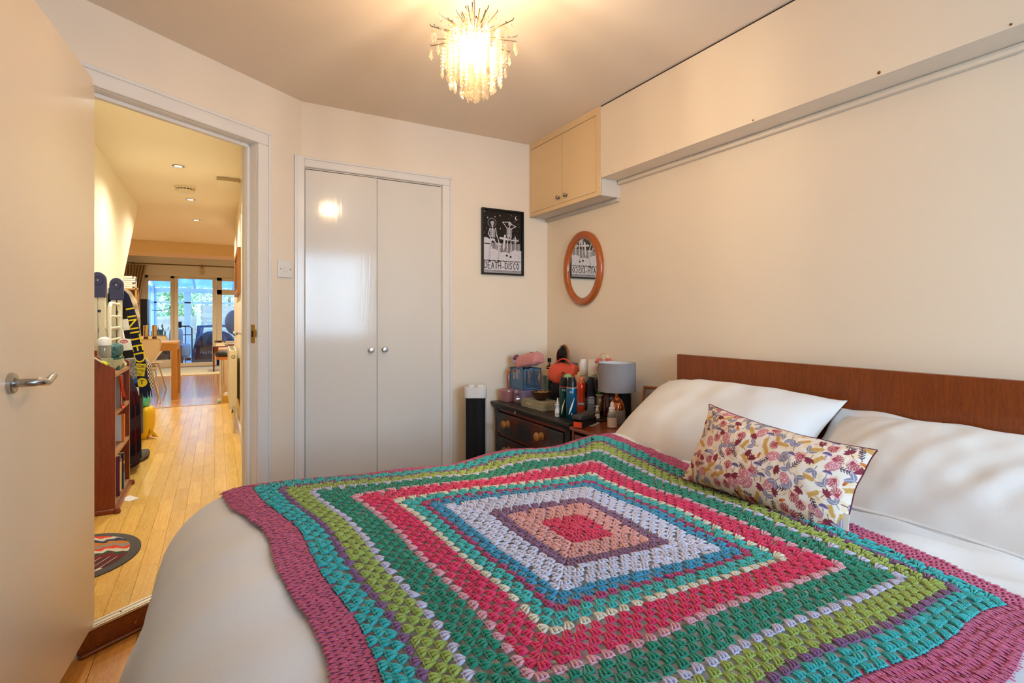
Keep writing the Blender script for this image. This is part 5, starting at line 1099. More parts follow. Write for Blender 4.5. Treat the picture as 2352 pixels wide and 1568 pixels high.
for i, (x, y, e, lb) in enumerate(((-1.3, 8.6, 100, 'over the dining table'), (.7, 8.7, 70, 'over the kitchen end'), (-1.2, 11.8, 130, 'before the shelving'), (.2, 12.2, 110, 'before the patio doors'))):  # unseen lamps, added only to brighten the far room
    t = thing('downlight', (x, y, HC if y < 10 else 2.62), 'unseen ceiling light %s, added to brighten the far room' % lb, 'ceiling light'); zc = HC if y < 10 else 2.62
    obj('lens', MB().lathe([(.03, zc-.001), (.03, zc-.004), (.001, zc-.0045)], 20, (x, y, 0)), mat('downlight_glow', '#ffffff'), t); light('downlight_beam', 'SPOT', (0, 0, -.012), e, (1.0, .94, .78), .03, None, None, 155, t, .8)
p = Vector((-.252, 5.63, HC)); DET = mat('detector_plastic', '#e6d8b8', .4)
t = thing('smoke_alarm', p, 'round cream smoke alarm on the hall ceiling between the downlights', 'smoke alarm')
obj('base', MB().lathe([(.085, HC), (.085, HC-.016), (.078, HC-.020)][::-1], 34, (p.x, p.y, 0)), DET, t); obj('vent_gap', MB().lathe([(.074, HC-.020), (.074, HC-.030)][::-1], 30, (p.x, p.y, 0)), mat('vent_brown', '#5a4428', .8), t)
obj('cover', MB().lathe([(.078, HC-.030), (.074, HC-.044), (.05, HC-.052), (.001, HC-.053)][::-1], 34, (p.x, p.y, 0)), DET, t)
for i in range(18): a = i*.349; obj('vent_rib', MB().cyl((p.x+.076*math.cos(a), p.y+.076*math.sin(a), HC-.031), (p.x+.076*math.cos(a), p.y+.076*math.sin(a), HC-.019), .0035, 6), DET, t)
t = thing('heat_alarm', (.09, 5.12, HC), 'square ribbed cream alarm unit on the hall ceiling near the right wall', 'alarm'); obj('housing', MB().box(-.0, .17, 5.06, 5.20, HC-.035, HC), DET, t, bevel=.006)
for i in range(4): obj('rib', MB().box(-.002, .172, 5.058, 5.062, HC-.031+i*.007, HC-.028+i*.007), mat('rib_brown', '#b49a6a', .6), t)

# ================================================================ HALL: rug, bookcase
c0 = Vector((-.585, 3.115)); ru, rv = .262, .30
rug = thing('doormat', (c0.x, c0.y, HF), 'oval striped doormat with a dark grey rim on the hall floor', 'doormat')
N = 60; obj('rim', MB().lathe([(.001, HF), (1.0, HF), (1.0, HF+.005), (.985, HF+.007), (.001, HF+.007)], N, (0, 0, 0)).xf(Matrix.Translation((c0.x, c0.y, 0)) @ Matrix.Diagonal((ru, rv, 1, 1))), mat('rubber_grey', '#4a4644', .8), rug)
nx, ny = 150, 180; U, V_ = np.meshgrid(np.linspace(0, 1, nx), np.linspace(0, 2*math.pi, ny)); X = c0.x+U*(ru-.045)*np.cos(V_); Y = c0.y+U*(rv-.045)*np.sin(V_)
s = (Y-c0.y)+.25*(X-c0.x); q = s/.30
RC = ['#b8402c', '#d8a860', '#3e4a38', '#d8cfc0', '#5a2e30', '#5a2e30', '#5a2e30', '#5a2e30', '#7c2430', '#3e4a38', '#cfc8b8', '#d8482e', '#8c8a84', '#c0782e', '#34405e', '#cfc8b8', '#d8482e', '#5a2e30']
idx = np.clip(((q+1)/2*18+.35*np.sin(X*60)+.2*np.sin(X*140+Y*60)).astype(int), 0, 17); Cc = np.array([lin(c) for c in RC])[idx]
grid = (np.abs(((X*1.0-.5*Y)*26) % 1-.5) > .455) & ((idx >= 4) & (idx <= 7)); Cc[grid] = lin('#d8c8b4')
nmesh('woven_pile', np.stack([X, Y, np.full(X.shape, HF+.0082)], -1).reshape(-1, 3), gridF(nx, ny), attrmat('mat_print', .95, .4, 400), rug, col=Cc.reshape(-1, 3))

BCW = wood('bookcase_mahogany', '#923c04', '#661e00', 'Z', 6, .35, 8, coat=.25); SHW = wood('shelf_edge_wood', '#b88a60', '#8e6038', 'Y', 6, .4, 8)
bx0, bx1, by0, by1 = -.722, -.51, 3.742, 4.33
bc = thing('bookcase', (-.6, 4.03, HF), 'narrow mahogany bookcase with carved scrolled sides along the left wall of the hall', 'bookcase')
def sidep(y0, y1):
    pr = [(bx0, HF+.02), (bx1, HF+.02), (bx1, HF+.83)]+[(bx1-.012-.022*math.sin(a), HF+.84+.03-.03*math.cos(a)) for a in np.linspace(0, 1.4, 6)]+[(bx1-.06, HF+.862), (bx1-.065, HF+.875)]+[(bx1-.10+.038*math.cos(a), HF+.872+.036*math.sin(a)) for a in np.linspace(.1, 1.57, 7)]+[(bx0, HF+.91)]
    m = MB(); n = len(pr); m.add([(x, y0, z) for x, z in pr]+[(x, y1, z) for x, z in pr], [tuple(range(n)), tuple(range(n, 2*n))[::-1]]+[(i, i+n, (i+1) % n+n, (i+1) % n) for i in range(n)]); return m
for y0, y1 in ((by0, by0+.018), (by1-.018, by1)):
    o = obj('side_panel', sidep(y0, y1), BCW, bc)
    if y0 == by0:
        P = [(bx1-.098+(.006+.0032*a)*math.cos(a)*1.1, y0-.0006, HF+.845+(.006+.0032*a)*math.sin(a)) for a in np.linspace(0, 7.2, 40)]
        obj('scroll_carving', MB().tube(P, .0014, 5), mat('carving_dark', '#5a2208', .5), o)
for z in (.145, .433, .672, .90): obj('shelf', MB().box(bx0, bx1-.001, by0+.018, by1-.018, z-.020, z), SHW, bc)
obj('back_panel', MB().box(bx0, bx0+.008, by0+.018, by1-.018, HF+.02, .985), wood('back_mahogany', '#7e2e0c', '#5a1e08', 'Z', 6), bc)
m = MB(); m.box(bx0, bx1+.014, by0-.014, by1+.014, HF, HF+.028); obj('plinth', m, BCW, bc, bevel=.006)
for y in (by0-.008, by1+.004): obj('foot', MB().lathe([(.014, HF+.001), (.018, HF+.012), (.012, HF+.03)], 14, (bx1+.012, y, 0)), BCW, bc)
BK = [('#8e8a88', .012, .215, .67, 'grey and white spined book on the upper shelf of the hall bookcase'), ('#5c4048', .020, .20, .67, 'thick mauve book on the upper shelf of the hall bookcase'), ('#6e5058', .016, .195, .67, 'slim plum book on the upper shelf of the hall bookcase')]
def book(label, x0, x1, y0, y1, z0, z1, cover, stripes=(), group=None, name='book'):
    t = thing(name, ((x0+x1)/2, (y0+y1)/2, z0), label, 'book', group); obj('pages', MB().box(x0, x1-.003, y0+.0015, y1-.0015, z0+.002, z1-.002), mat('paper', '#e4dccb', .8), t)
    m = MB(); m.box(x0, x1, y0, y0+.0015, z0, z1); m.box(x0, x1, y1-.0015, y1, z0, z1); m.box(x1-.003, x1, y0, y1, z0, z1); obj('cover', m, mat('cover_'+cover, cover, .5), t)
    for zz0, zz1, c in stripes: obj('spine_print', MB().box(x1, x1+.0006, y0+.001, y1-.001, z0+zz0, z0+zz1), mat('cover_'+c, c, .5), t)
    return t
yy = by0+.24
for c, th_, h_, z, lb in BK: book(lb, -.67, -.512, yy, yy+th_*1.6, z, z+h_, c, [(.02, h_-.02, '#d8d4cc')] if th_ < .014 else []); yy += th_*1.6+.003
t = book('white backed booklet with a barcode on the middle shelf of the hall bookcase', -.67, -.53, by0+.022, by0+.048, .434, .434+.175, '#d4d0c8', []); text('lettering', '|||| |||', .02, frame((-.5295, by0+.035, .47), (0, 1, 0), (0, 0, 1)), BLACK, t)
t = thing('catalogue', (-.6, by0+.12, .434), 'orange and white paperback standing open on the middle shelf of the hall bookcase', 'book'); M_ = Matrix.Translation((-.588, by0+.40, .4345)) @ Matrix.Rotation(R(-8), 4, 'Z'); obj('cover', MB().box(-.075, .075, -.009, .009, 0, .175).xf(M_), mat('cover_orange', '#d87a28', .5), t)
obj('front_print', MB().box(-.072, .060, -.0098, -.009, .004, .17).xf(M_), mat('cover_white', '#d8d8d8', .5), t); obj('lettering', MB().box(-.05, .03, -.0102, -.0098, .012, .03).xf(M_), mat('cover_navyprint', '#2a3a6a', .5), t)
book('thick purple book on the bottom shelf of the hall bookcase', -.67, -.512, by0+.18, by0+.235, .146, .146+.24, '#6a3048', [(.02, .2, '#cfa890')])
book('cream spined book between the purple and the black book on the bottom shelf', -.67, -.512, by0+.25, by0+.27, .146, .146+.205, '#d8b894')
t = book('black paperback with yellow title and blue lower half on the bottom shelf', -.67, -.512, by0+.33, by0+.375, .146, .146+.225, '#1c1a1a', [(.0, .10, '#1886b8'), (.155, .17, '#d8c030')])
t = thing('strap', (-.505, by0+.20, .88), 'orange ribbon loop hanging from a hook in the top shelf of the bookcase', 'ribbon'); zt = .875
P = [(-.508, by0+.16, zt), (-.506, by0+.19, zt-.06), (-.505, by0+.30, zt-.15), (-.505, by0+.29, zt-.20), (-.505, by0+.21, zt-.205), (-.505, by0+.165, zt-.17), (-.506, by0+.18, zt-.06), (-.508, by0+.215, zt)]
obj('loop', MB().tube(P, .0075, 8, flat=.25), mat('ribbon_orange', '#e0401a', .5), t); obj('hook', MB().tube([(-.512, by0+.19, zt+.004), (-.506, by0+.19, zt+.01), (-.503, by0+.19, zt-.004)], .0016, 6), STEEL, t)
t = thing('paper_slip', (-.47, by1-.3, HF), 'white slip of paper on the hall floor in front of the bookcase', 'paper'); M_ = Matrix.Translation((-.468, 3.93, HF+.001)) @ Matrix.Rotation(R(35), 4, 'Z'); obj('sheet', MB().add([(0, 0, 0), (.06, 0, .002), (.06, .10, .006), (0, .09, 0), (0, 0, .0008), (.06, 0, .0028), (.06, .1, .0068), (0, .09, .0008)], [(0,3,2,1),(4,5,6,7),(0,1,5,4),(1,2,6,5),(2,3,7,6),(3,0,4,7)]).xf(M_), WHITET, t)
# on top of the bookcase: shelf at z .90
TZ = .901
def jar(name, label, cat, x, y, parts, z=TZ, n=18): return lathed(name, label, cat, Vector((x, y, z)), parts, 1, None, n)
TUB = glassy('frosted_tub', '#c6cdb8', .08, .25, .55)
jar('plastic_tub', 'frosted green-grey tub sunk between the carved sides of the bookcase', 'tub', -.575, by0+.07, [('tub', [(.04, 0), (.045, .07), (.047, .085), (.043, .085), (.001, .01)], TUB)])
jar('bowl', 'pale green bowl with a cream cable on top of the bookcase', 'bowl', -.565, by0+.30, [('bowl_body', [(.03, 0), (.05, .03), (.062, .065), (.058, .065), (.03, .01), (.001, .008)], mat('bowl_green', '#c2c4a0', .4))])
t = thing('cable', (-.545, by0+.32, TZ+.03), 'cream cable looped over the green bowl on the bookcase', 'cable'); obj('cable_loop', MB().tube([(-.55, by0+.27, TZ+.04), (-.515, by0+.30, TZ+.062), (-.503, by0+.33, TZ+.02), (-.505, by0+.38, TZ+.03), (-.54, by0+.40, TZ+.075), (-.58, by0+.42, TZ+.09)], .004, 8), mat('cable_cream', '#e2ddb4', .5), t)
jar('plastic_bottle', 'clear plastic bottle with a rounded white cap on the bookcase', 'bottle', -.585, by0+.17, [('bottle', [(.03, 0), (.034, .01), (.034, .07), (.03, .09)], glassy('grey_clear', '#c8c4bc', .1, .08, .45)), ('cap', [(.035, .088), (.036, .11), (.03, .128), (.01, .138), (.001, .139)], WP)], z=TZ+.07)
jar('paint_tin', 'small blue-lidded tin at the left end of the bookcase top', 'tin', -.655, by0+.11, [('tin', [(.032, 0), (.032, .05)], mat('tin_navy', '#25406e', .4)), ('lid', [(.034, .05), (.034, .062), (.030, .064)], mat('tin_blue', '#3a5a8a', .4)), ('upper_tin', [(.028, .064), (.028, .10), (.026, .103)], mat('tin_dark', '#22304e', .4))], z=TZ+.09)
carton('card_box', 'white card box beneath the blue tin on the bookcase', 'box', Vector((-.64, by0+.12, TZ)), .07, .12, .088, mat('card_white', '#e4dcc4', .6))
carton('yellow_box', 'bright yellow box behind the bottle on the bookcase', 'box', Vector((-.60, by0+.40, TZ)), .05, .08, .155, mat('box_yellow', '#e8a818', .5))
t = thing('patterned_pouch', (-.59, by0+.36, TZ+.06), 'teal leaf-patterned pouch on top of the bookcase', 'pouch'); softbox('pouch_body', .19, .085, .085, frame((-.572, by0+.37, TZ+.115), (.1, 1, 0), (1, -.1, 0)), mat('teal_leaf_cloth', '#3c6468', .8, var=.7, vscale=60), t, .3, 18, 7)
t, Mx = carton('organiser_tray', 'clear teal tray under the patterned pouch on the bookcase', 'tray', Vector((-.575, by0+.37, TZ)), .10, .20, .075, glassy('tray_teal', '#5c9488', .1, .1, .5))
t = thing('paper_fold', (-.61, by0+.05, TZ+.10), 'folded white leaflet with a yellow corner leaning on the bookcase end', 'leaflet'); m = MB(); m.strip([(-.685, by0+.02, TZ+.145), (-.60, by0+.02, TZ+.09), (-.565, by0+.02, TZ+.062)], [(0, .03, .0)]*3, (.004, 0, .006)); obj('leaflet_sheet', m, mat('leaflet_pale', '#dcdcc4', .6), t); m = MB(); m.strip([(-.57, by0+.018, TZ+.068), (-.545, by0+.018, TZ+.050)], [(0, .03, 0)]*2, (.004, 0, .008)); obj('yellow_corner', m, mat('leaflet_yellow', '#e4d820', .6), t)

# ================================================================ HALL: ladder, airer, coats
LADM = mat('ladder_aluminium', '#cbc3a8', .4, .35); NVP = mat('ladder_navy', '#2c2f52', .45)
lad = thing('folding_ladder', (-.66, 4.70, HF), 'folded aluminium ladder with navy hinge caps against the left wall of the hall', 'ladder')
for x, y in ((-.690, 4.41), (-.668, 4.98)):
    for a, b in ((-.034, -.003), (.003, .034)): obj('rail', MB().box(x+a, x+b, y-.012, y+.022, HF, 1.40), LADM, lad, bevel=.003)
    pr = [(x-.040, 1.36), (x+.040, 1.36), (x+.043, 1.45)]+[(x+.043*math.cos(a), 1.475+.055*math.sin(a)) for a in np.linspace(.1, math.pi-.1, 12)]+[(x-.043, 1.45)]
    m = MB(); n = len(pr); m.add([(a, y-.026, b) for a, b in pr]+[(a, y+.026, b) for a, b in pr], [tuple(range(n)), tuple(range(n, 2*n))[::-1]]+[(i, n+i, n+(i+1) % n, (i+1) % n) for i in range(n)]); hg = obj('hinge_cap', m, NVP, lad, bevel=.003)
    obj('hinge_groove', MB().tube([(x+(.033-.0022*a)*math.cos(a+4.2), y-.027, 1.475+(.033-.0022*a)*math.sin(a+4.2)) for a in np.linspace(0, 5.4, 26)], .0018, 5), mat('groove_navy', '#16182e', .6), hg); obj('rivet', MB().sph((x, y-.027, 1.475), .004, 10, 6), WHITEP, hg)
    obj('bolt', MB().lathe([(.010, 0), (.010, .002), (.007, .004)], 14, M=Matrix.Translation((x+.006, y-.012, 1.27)) @ Matrix.Rotation(R(90), 4, 'X')), NVP, lad)
for i in range(4): obj('rung', MB().cyl((-.688, 4.43, .3+i*.28), (-.668, 4.97, .3+i*.28), .014, 12), LADM, lad)
air = thing('clothes_airer', (-.60, 4.85, HF), 'white coated folding clothes airer standing before the ladder in the hall', 'airer'); AW = mat('airer_white', '#e6dfcc', .35)
AX = -.640; P = [(AX, 4.47, HF), (AX, 4.47, 1.27), (AX, 4.48, 1.30), (AX, 4.52, 1.325), (AX, 4.86, 1.325), (AX, 4.90, 1.30), (AX, 4.915, 1.26), (AX, 4.915, HF)]
obj('frame_tube', MB().tube(P, .0115, 10), AW, air)
for i in range(8): obj('rung', MB().cyl((AX, 4.47, 1.235-i*.082), (AX, 4.915, 1.235-i*.082), .0085, 10), AW, air)
t = thing('fish_tag', (-.575, 4.90, 1.05), 'white oval tag with red print hanging from the airer', 'tag'); Ft = frame((-.612, 4.885, 1.045), (1, .25, 0), (0, 0, 1)); obj('tag_body', MB().lathe([(.036, -.003), (.038, 0), (.036, .003)], 24, M=Ft @ Matrix.Diagonal((1, .62, 1, 1))), WHITEP, t)
obj('tag_print', MB().lathe([(.026, .0032), (.026, .0042)], 18, M=Ft @ Matrix.Diagonal((1, .55, 1, 1))), mat('print_red', '#c04a34', .5), t); text('lettering', 'impi', .024, Ft @ Matrix.Translation((0, 0, .005)), WHITET, t); obj('tag_cord', MB().cyl((-.612, 4.885, 1.065), (-.622, 4.89, 1.13), .007, 8), WHITEP, t)
def hang(name, label, cat, y0, y1, x, z0, z1, mm, folds=4, dx=0.0, depth=.05, seed=1, bulge=.04, parent=None, nz=40, ny=50, part='cloth', colf=None):
    U, Z = np.meshgrid(np.linspace(0, 1, ny), np.linspace(0, 1, nz)); r = np.random.default_rng(seed); ph = r.uniform(0, 6, 3)
    front = x+dx*Z+bulge*np.sin(math.pi*U)**.5*np.sin(np.clip(Z*2.2, 0, 1)*math.pi/2)+.012*np.sin(folds*2*math.pi*U+ph[0]+Z*1.5)*Z**.5
    Yp = y0+(y1-y0)*(U-.5)*(.72+.28*np.clip(Z*3, 0, 1))+(y1-y0)*.5; Zp = z1-(z1-z0)*Z+.01*np.sin(U*9+ph[1])*Z
    A = np.stack([front, Yp, Zp], -1).reshape(-1, 3); B_ = A.copy(); B_[:, 0] -= depth*np.sin(math.pi*np.clip(U.ravel(), .02, .98)); N = len(A)
    F1 = gridF(ny, nz)[:, ::-1]; F2 = gridF(ny, nz)+N; k = np.arange(nz-1)*ny; e1 = np.stack([k, k+ny, k+ny+N, k+N], 1); e2 = np.stack([k+ny-1, k+ny-1+N, k+2*ny-1+N, k+2*ny-1], 1); i = np.arange(ny-1); e3 = np.stack([i, i+N, i+1+N, i+1], 1); L_ = (nz-1)*ny; e4 = np.stack([L_+i, L_+i+1, L_+i+1+N, L_+i+N], 1)
    t = parent or thing(name, (x, (y0+y1)/2, z0), label, cat); c = None
    if colf is not None: cc = colf(U, Z).reshape(-1, 3); c = np.concatenate([cc, cc])
    nmesh(part, np.concatenate([A, B_]), np.concatenate([F1[:, ::-1], F2[:, ::-1], e1, e2, e3, e4]), mm, t, col=c); return t
BLK = mat('black_wool', '#15110f', .9, sheen=.2)
hang('coat', 'black coat hanging on the wall behind the clothes airer', 'coat', 5.02, 5.5, -.695, .35, 1.24, BLK, 5, seed=2, bulge=.03, depth=.02)
def tart(U, Z):
    z = Z*8; c = np.zeros(U.shape+(3,)); c[:] = lin('#10121f'); b = (np.floor(z) % 3 == 1); c[b] = lin('#2c2830'); b = (np.floor(z) % 3 == 2); c[b] = lin('#2e0c12'); s = (np.abs(((U*5) % 1)-.5) < .05); c[s] = lin('#5a1418'); return c
hang('tartan_coat', 'long dark red and navy tartan coat hanging beyond the bookcase', 'coat', 4.46, 5.02, -.60, .16, .86, attrmat('tartan_print', .95, .2, 400, 0, .05), 3, seed=4, bulge=.10, depth=.08, colf=tart)
hang('long_coat', 'long navy wool coat beyond the tartan coat', 'coat', 5.14, 5.75, -.63, .24, .92, mat('navy_wool', '#141626', .9, sheen=.2), 3, seed=6, bulge=.07, depth=.05)
# striped scarf: blocks of black and white
def scarf(name, label, pts_, Yp, segs, hw, mats, th=.012, n=44):
    """band hanging over the end of the airer, facing down the hall; pts_: where its centre line runs"""
    t = None; Q = [pt(x, y, Y=Yp) for x, y in pts_]; d = [0]
    for a, b in zip(Q, Q[1:]): d.append(d[-1]+(b-a).length)
    L = d[-1]; path = []
    for i in range(n+1):
        s = L*i/n; k = max(q for q in range(len(d)) if d[q] <= s+1e-9); k = min(k, len(Q)-2); f = (s-d[k])/(d[k+1]-d[k]); p = Q[k].lerp(Q[k+1], f); p.y = Yp+.004*math.sin(i*.6); path.append(p)
    t = thing(name, path[0], label, 'scarf'); tot = sum(l for l, k in segs); ks = []
    for i in range(n):
        s = tot*(i+.5)/n; a = 0; k = 0
        for l, kk in segs:
            if s < a+l: k = kk; break
            a += l
        ks.append(k)
    m = MB(); wv = []
    for i in range(n+1):
        tg = (path[min(i+1, n)]-path[max(i-1, 0)]).normalized(); wv.append(Vector((-tg.z, 0, tg.x)).normalized()*hw*(1+.06*math.sin(i*.45)))
    m.strip(path, wv, (0, th, 0), ks=ks); obj('scarf_front', m, mats, t)
    m = MB(); m.strip([path[0]+Vector((0, th, 0)), path[0]+Vector((-.01, .05, .012)), path[1]+Vector((-.02, .10, -.02)), path[6]+Vector((-.03, .12, -.1))], [wv[0]]*4, (0, .004, -th)); obj('scarf_fold', m, mats[0], t); return t, path
SW, SB = mat('scarf_white', '#e2dccc', .9), mat('scarf_black', '#181410', .9); r_ = random.Random(3)
def fringe(t, e, hw, mm, y, L=.06):
    m = MB()
    for i in range(14): x = e.x-hw+2*hw*i/13; m.tube([(x, y, e.z+.01), (x+r_.uniform(-.006, .01), y-.004, e.z-L*r_.uniform(.7, 1.1))], .0035, 5)
    obj('fringe', m, mm, t)
t, pth = scarf('cream_scarf', 'plain cream scarf draped behind the navy football scarf', [(262, 670), (276, 667), (292, 674), (303, 692), (310, 725), (313, 770)], 5.10, [(1, 0)], .030, [mat('scarf_cream', '#dcc3a0', .9)])
t, pth = scarf('football_scarf', 'navy scarf with yellow UNITED lettering hanging beside the striped scarf', [(240, 684), (254, 674), (270, 673), (282, 684), (293, 712), (304, 760), (313, 805), (321, 850), (331, 900)], 5.06, [(1, 0)], .046, [mat('scarf_navy', '#191b3a', .9)])
NVS = MC['scarf_navy']; YEL = mat('scarf_yellow', '#e6c81c', .8); fringe(t, pth[-1], .044, NVS, 5.066, .05)
a, b = pt(293, 718, Y=5.055), pt(318, 822, Y=5.055); text('lettering', 'UNITED', .112, frame((a+b)/2+Vector((.004, 0, 0)), b-a, (1, 0, 0)), YEL, t, ext=.002, sx=1.12)
a = pt(321, 848, Y=5.056); F_ = frame(a, (1, 0, -.12), (.12, 0, 1)); obj('patch', MB().box(-.036, .036, -.052, .045, -.001, .002).xf(F_), YEL, t)
for dy, s_, sz in ((.022, 'FOR', .034), (-.008, 'UNITED', .019), (-.034, '||||||', .03)): text('lettering', s_, sz, F_ @ Matrix.Translation((0, dy, .003)), NVS, t)
a = pt(326, 878, Y=5.056); F_ = frame(a, (1, 0, -.12), (.12, 0, 1)); obj('crest', MB().lathe([(.036, -.001), (.036, .002)], 18, M=F_), YEL, t); text('lettering', 'T', .05, F_ @ Matrix.Translation((0, 0, .004)), NVS, t)
t, pth = scarf('striped_scarf', 'black and white striped football scarf hanging over the airer', [(246, 690), (258, 681), (268, 684), (276, 705), (281, 735), (286, 765), (293, 810), (300, 860), (304, 885)], 5.03, [(.35, 0), (.12, 1), (.11, 0), (.12, 1), (.14, 0), (.13, 1), (.12, 0)], .034, [SB, SW]); fringe(t, pth[-1], .032, SW, 5.034)
t, pth = scarf('patterned_scarf', 'black and white patterned scarf with a blue band under the striped scarf', [(299, 825), (302, 850), (305, 875), (307, 892)], 4.99, [(.65, 0), (.15, 1), (.2, 2)], .030, [mat('scarf_zigzag', '#8a8478', .9, var=.8, vscale=60), mat('scarf_blue', '#2e62a0', .9), SB], n=12); fringe(t, pth[-1], .03, SW, 4.992, .05)
def hound(U, Z): k = ((np.floor(U*16)+np.floor(Z*20)) % 2)[..., None]; return k*np.array(lin('#1a1612'))+(1-k)*np.array(lin('#d8ccb0'))
hang('tote_bag', 'black and cream houndstooth tote bag hanging beyond the football scarf', 'bag', 5.25, 5.70, -.62, .62, .95, attrmat('hound_print', .9), 1, seed=8, bulge=.13, depth=.1, colf=hound, ny=90, nz=90)
t = thing('carrier_bag', (-.56, 5.95, HF), 'bulging yellow carrier bag on the floor below the coats', 'bag'); softbox('bag_body', .17, .13, .29, frame((-.585, 5.93, HF+.15), (.3, 1, 0), (1, -.3, 0)), mat('bag_yellow', '#e8b812', .45, bump=.4, bscale=30), t, .55, 22, 4); obj('bag_corner', MB().add([(-.53, 5.87, HF+.05), (-.47, 5.86, HF+.012), (-.53, 5.95, HF+.01), (-.55, 5.87, HF+.13)], [(0, 1, 3), (1, 2, 3), (0, 2, 1), (0, 3, 2)]), mat('bag_yellow', '#e8b812'), t)
t = thing('turquoise_bag', (-.57, 5.95, HF+.36), 'turquoise plastic bag on top of the yellow carrier bag', 'bag'); softbox('bag_body', .17, .10, .13, frame((-.60, 5.93, HF+.36), (.2, 1, -.3), (1, 0, 0)), mat('bag_turquoise', '#3cc0ae', .4, bump=.4, bscale=30), t, .5, 18, 5)
t = thing('slipper', (-.525, 5.06, HF), 'grey and black slipper on the hall floor below the tartan coat', 'shoe'); softbox('slipper_upper', .20, .085, .06, frame((-.525, 5.06, HF+.036), (.2, .98, 0), (-.98, .2, 0)), mat('slipper_grey', '#5a5652', .9), t, .3, 16, 1); obj('sole', MB().prism([(.10*math.cos(a), .045*math.sin(a)) for a in np.linspace(0, 6.1, 20)], 0, .012, M=frame((-.525, 5.06, HF), (.2, .98, 0), (-.98, .2, 0))), BLACK, t)
t = thing('shoe_rack', (-.60, 4.72, HF), 'low white shoe rack with a navy end below the coats', 'rack'); 
for y in (4.42, 4.95): obj('end_frame', MB().box(-.68, -.52, y-.008, y+.008, HF, HF+.10), NVP, t)
for x in (-.66, -.60, -.54): obj('bar', MB().cyl((x, 4.42, HF+.08), (x, 4.95, HF+.08), .006, 8), STEEL, t)

# ================================================================ HALL right: picture, radiator
t = thing('hall_picture', (.19, 6.1, 1.68), 'wood framed picture on the right wall of the hall', 'picture'); m = MB(); m.box(.170, .2, 5.60, 5.66, 1.46, 1.90); m.box(.170, .2, 6.60, 6.66, 1.46, 1.90); m.box(.170, .2, 5.66, 6.60, 1.46, 1.51); m.box(.170, .2, 5.66, 6.60, 1.85, 1.90); obj('picture_frame', m, wood('picture_wood', '#b8742a', '#8a4c12', 'Z', 6), t, bevel=.003); obj('picture_print', MB().box(.182, .186, 5.66, 6.60, 1.51, 1.85), mat('print_dark', '#4a3a2a', .5, var=.4), t)
RAD = mat('radiator_enamel', '#ead9b0', .3); t = thing('radiator', (.15, 6.3, .34), 'white double panel radiator on the right wall of the hall, seen end on', 'radiator')
ry0, ry1, rx0 = 5.80, 6.75, .108
for x0 in (rx0, rx0+.05): obj('panel', MB().box(x0, x0+.014, ry0, ry1, .33, .90), RAD, t, bevel=.005)
obj('end_cover', MB().box(rx0-.001, rx0+.066, ry0-.003, ry0+.004, .34, .905), RAD, t, bevel=.003); obj('end_cover', MB().box(rx0-.001, rx0+.066, ry1-.004, ry1+.003, .34, .905), RAD, t, bevel=.003); obj('top_grille', MB().box(rx0+.002, rx0+.062, ry0, ry1, .900, .908), RAD, t)
for i in range(30): y = ry0+.02+i*.031; obj('grille_slot', MB().box(rx0+.012, rx0+.052, y, y+.012, .908, .9085), mat('slot_dark', '#6a5838', .8), t)
obj('badge', MB().lathe([(.016, 0), (.016, .003)], 18, M=frame((rx0+.033, ry0-.0035, .845), (1, 0, 0), (0, 0, 1))), mat('badge_black', '#2a241a', .5), t); obj('badge', MB().lathe([(.011, 0), (.011, .004)], 18, M=frame((rx0+.033, ry0-.0035, .845), (1, 0, 0), (0, 0, 1))), RAD, t)
obj('valve', MB().lathe([(.014, .27), (.019, .285), (.019, .33), (.012, .345)], 16, (rx0+.033, ry0-.03, 0)), CHROME, t); obj('pipe', MB().tube([(rx0+.033, ry0-.03, HF), (rx0+.033, ry0-.03, .28)], .0075, 10), RAD, t); obj('pipe', MB().tube([(rx0+.033, ry0-.03, .36), (rx0+.033, ry0+.01, .36)], .008, 10), CHROME, t)
for y in (ry0+.12, ry1-.12): obj('bracket', MB().box(rx0+.06, .2, y-.02, y+.02, .42, .82), mat('bracket_brown', '#8a744e', .6), t)

# ================================================================ FAR ROOM
OAK = wood('oak_table', '#c98a3a', '#a4661e', 'Z', 5, .4, 7); OAKT = wood('oak_top', '#d8a55c', '#b88038', 'X', 5, .35, 7)
tb = thing('dining_table', (-1.15, 9.0, HF), 'oak dining table with square legs in the far room', 'table'); tx0, tx1, ty0, ty1 = -1.75, -.48, 8.58, 9.42
obj('table_top', MB().box(tx0, tx1, ty0, ty1, .868, .892), OAKT, tb, bevel=.003)
m = MB(); m.box(tx0+.03, tx1-.03, ty0+.005, ty0+.03, .775, .868); m.box(tx0+.03, tx1-.03, ty1-.03, ty1-.005, .775, .868); m.box(tx0+.005, tx0+.03, ty0+.03, ty1-.03, .775, .868); m.box(tx1-.03, tx1-.005, ty0+.03, ty1-.03, .775, .868); obj('apron', m, OAK, tb)
for x in (tx0, tx1-.066):
    for y in (ty0, ty1-.066): obj('leg', MB().box(x, x+.066, y, y+.066, HF, .868), OAK, tb, bevel=.004)
PLY = mat('chair_shell', '#dcc59a', .45)
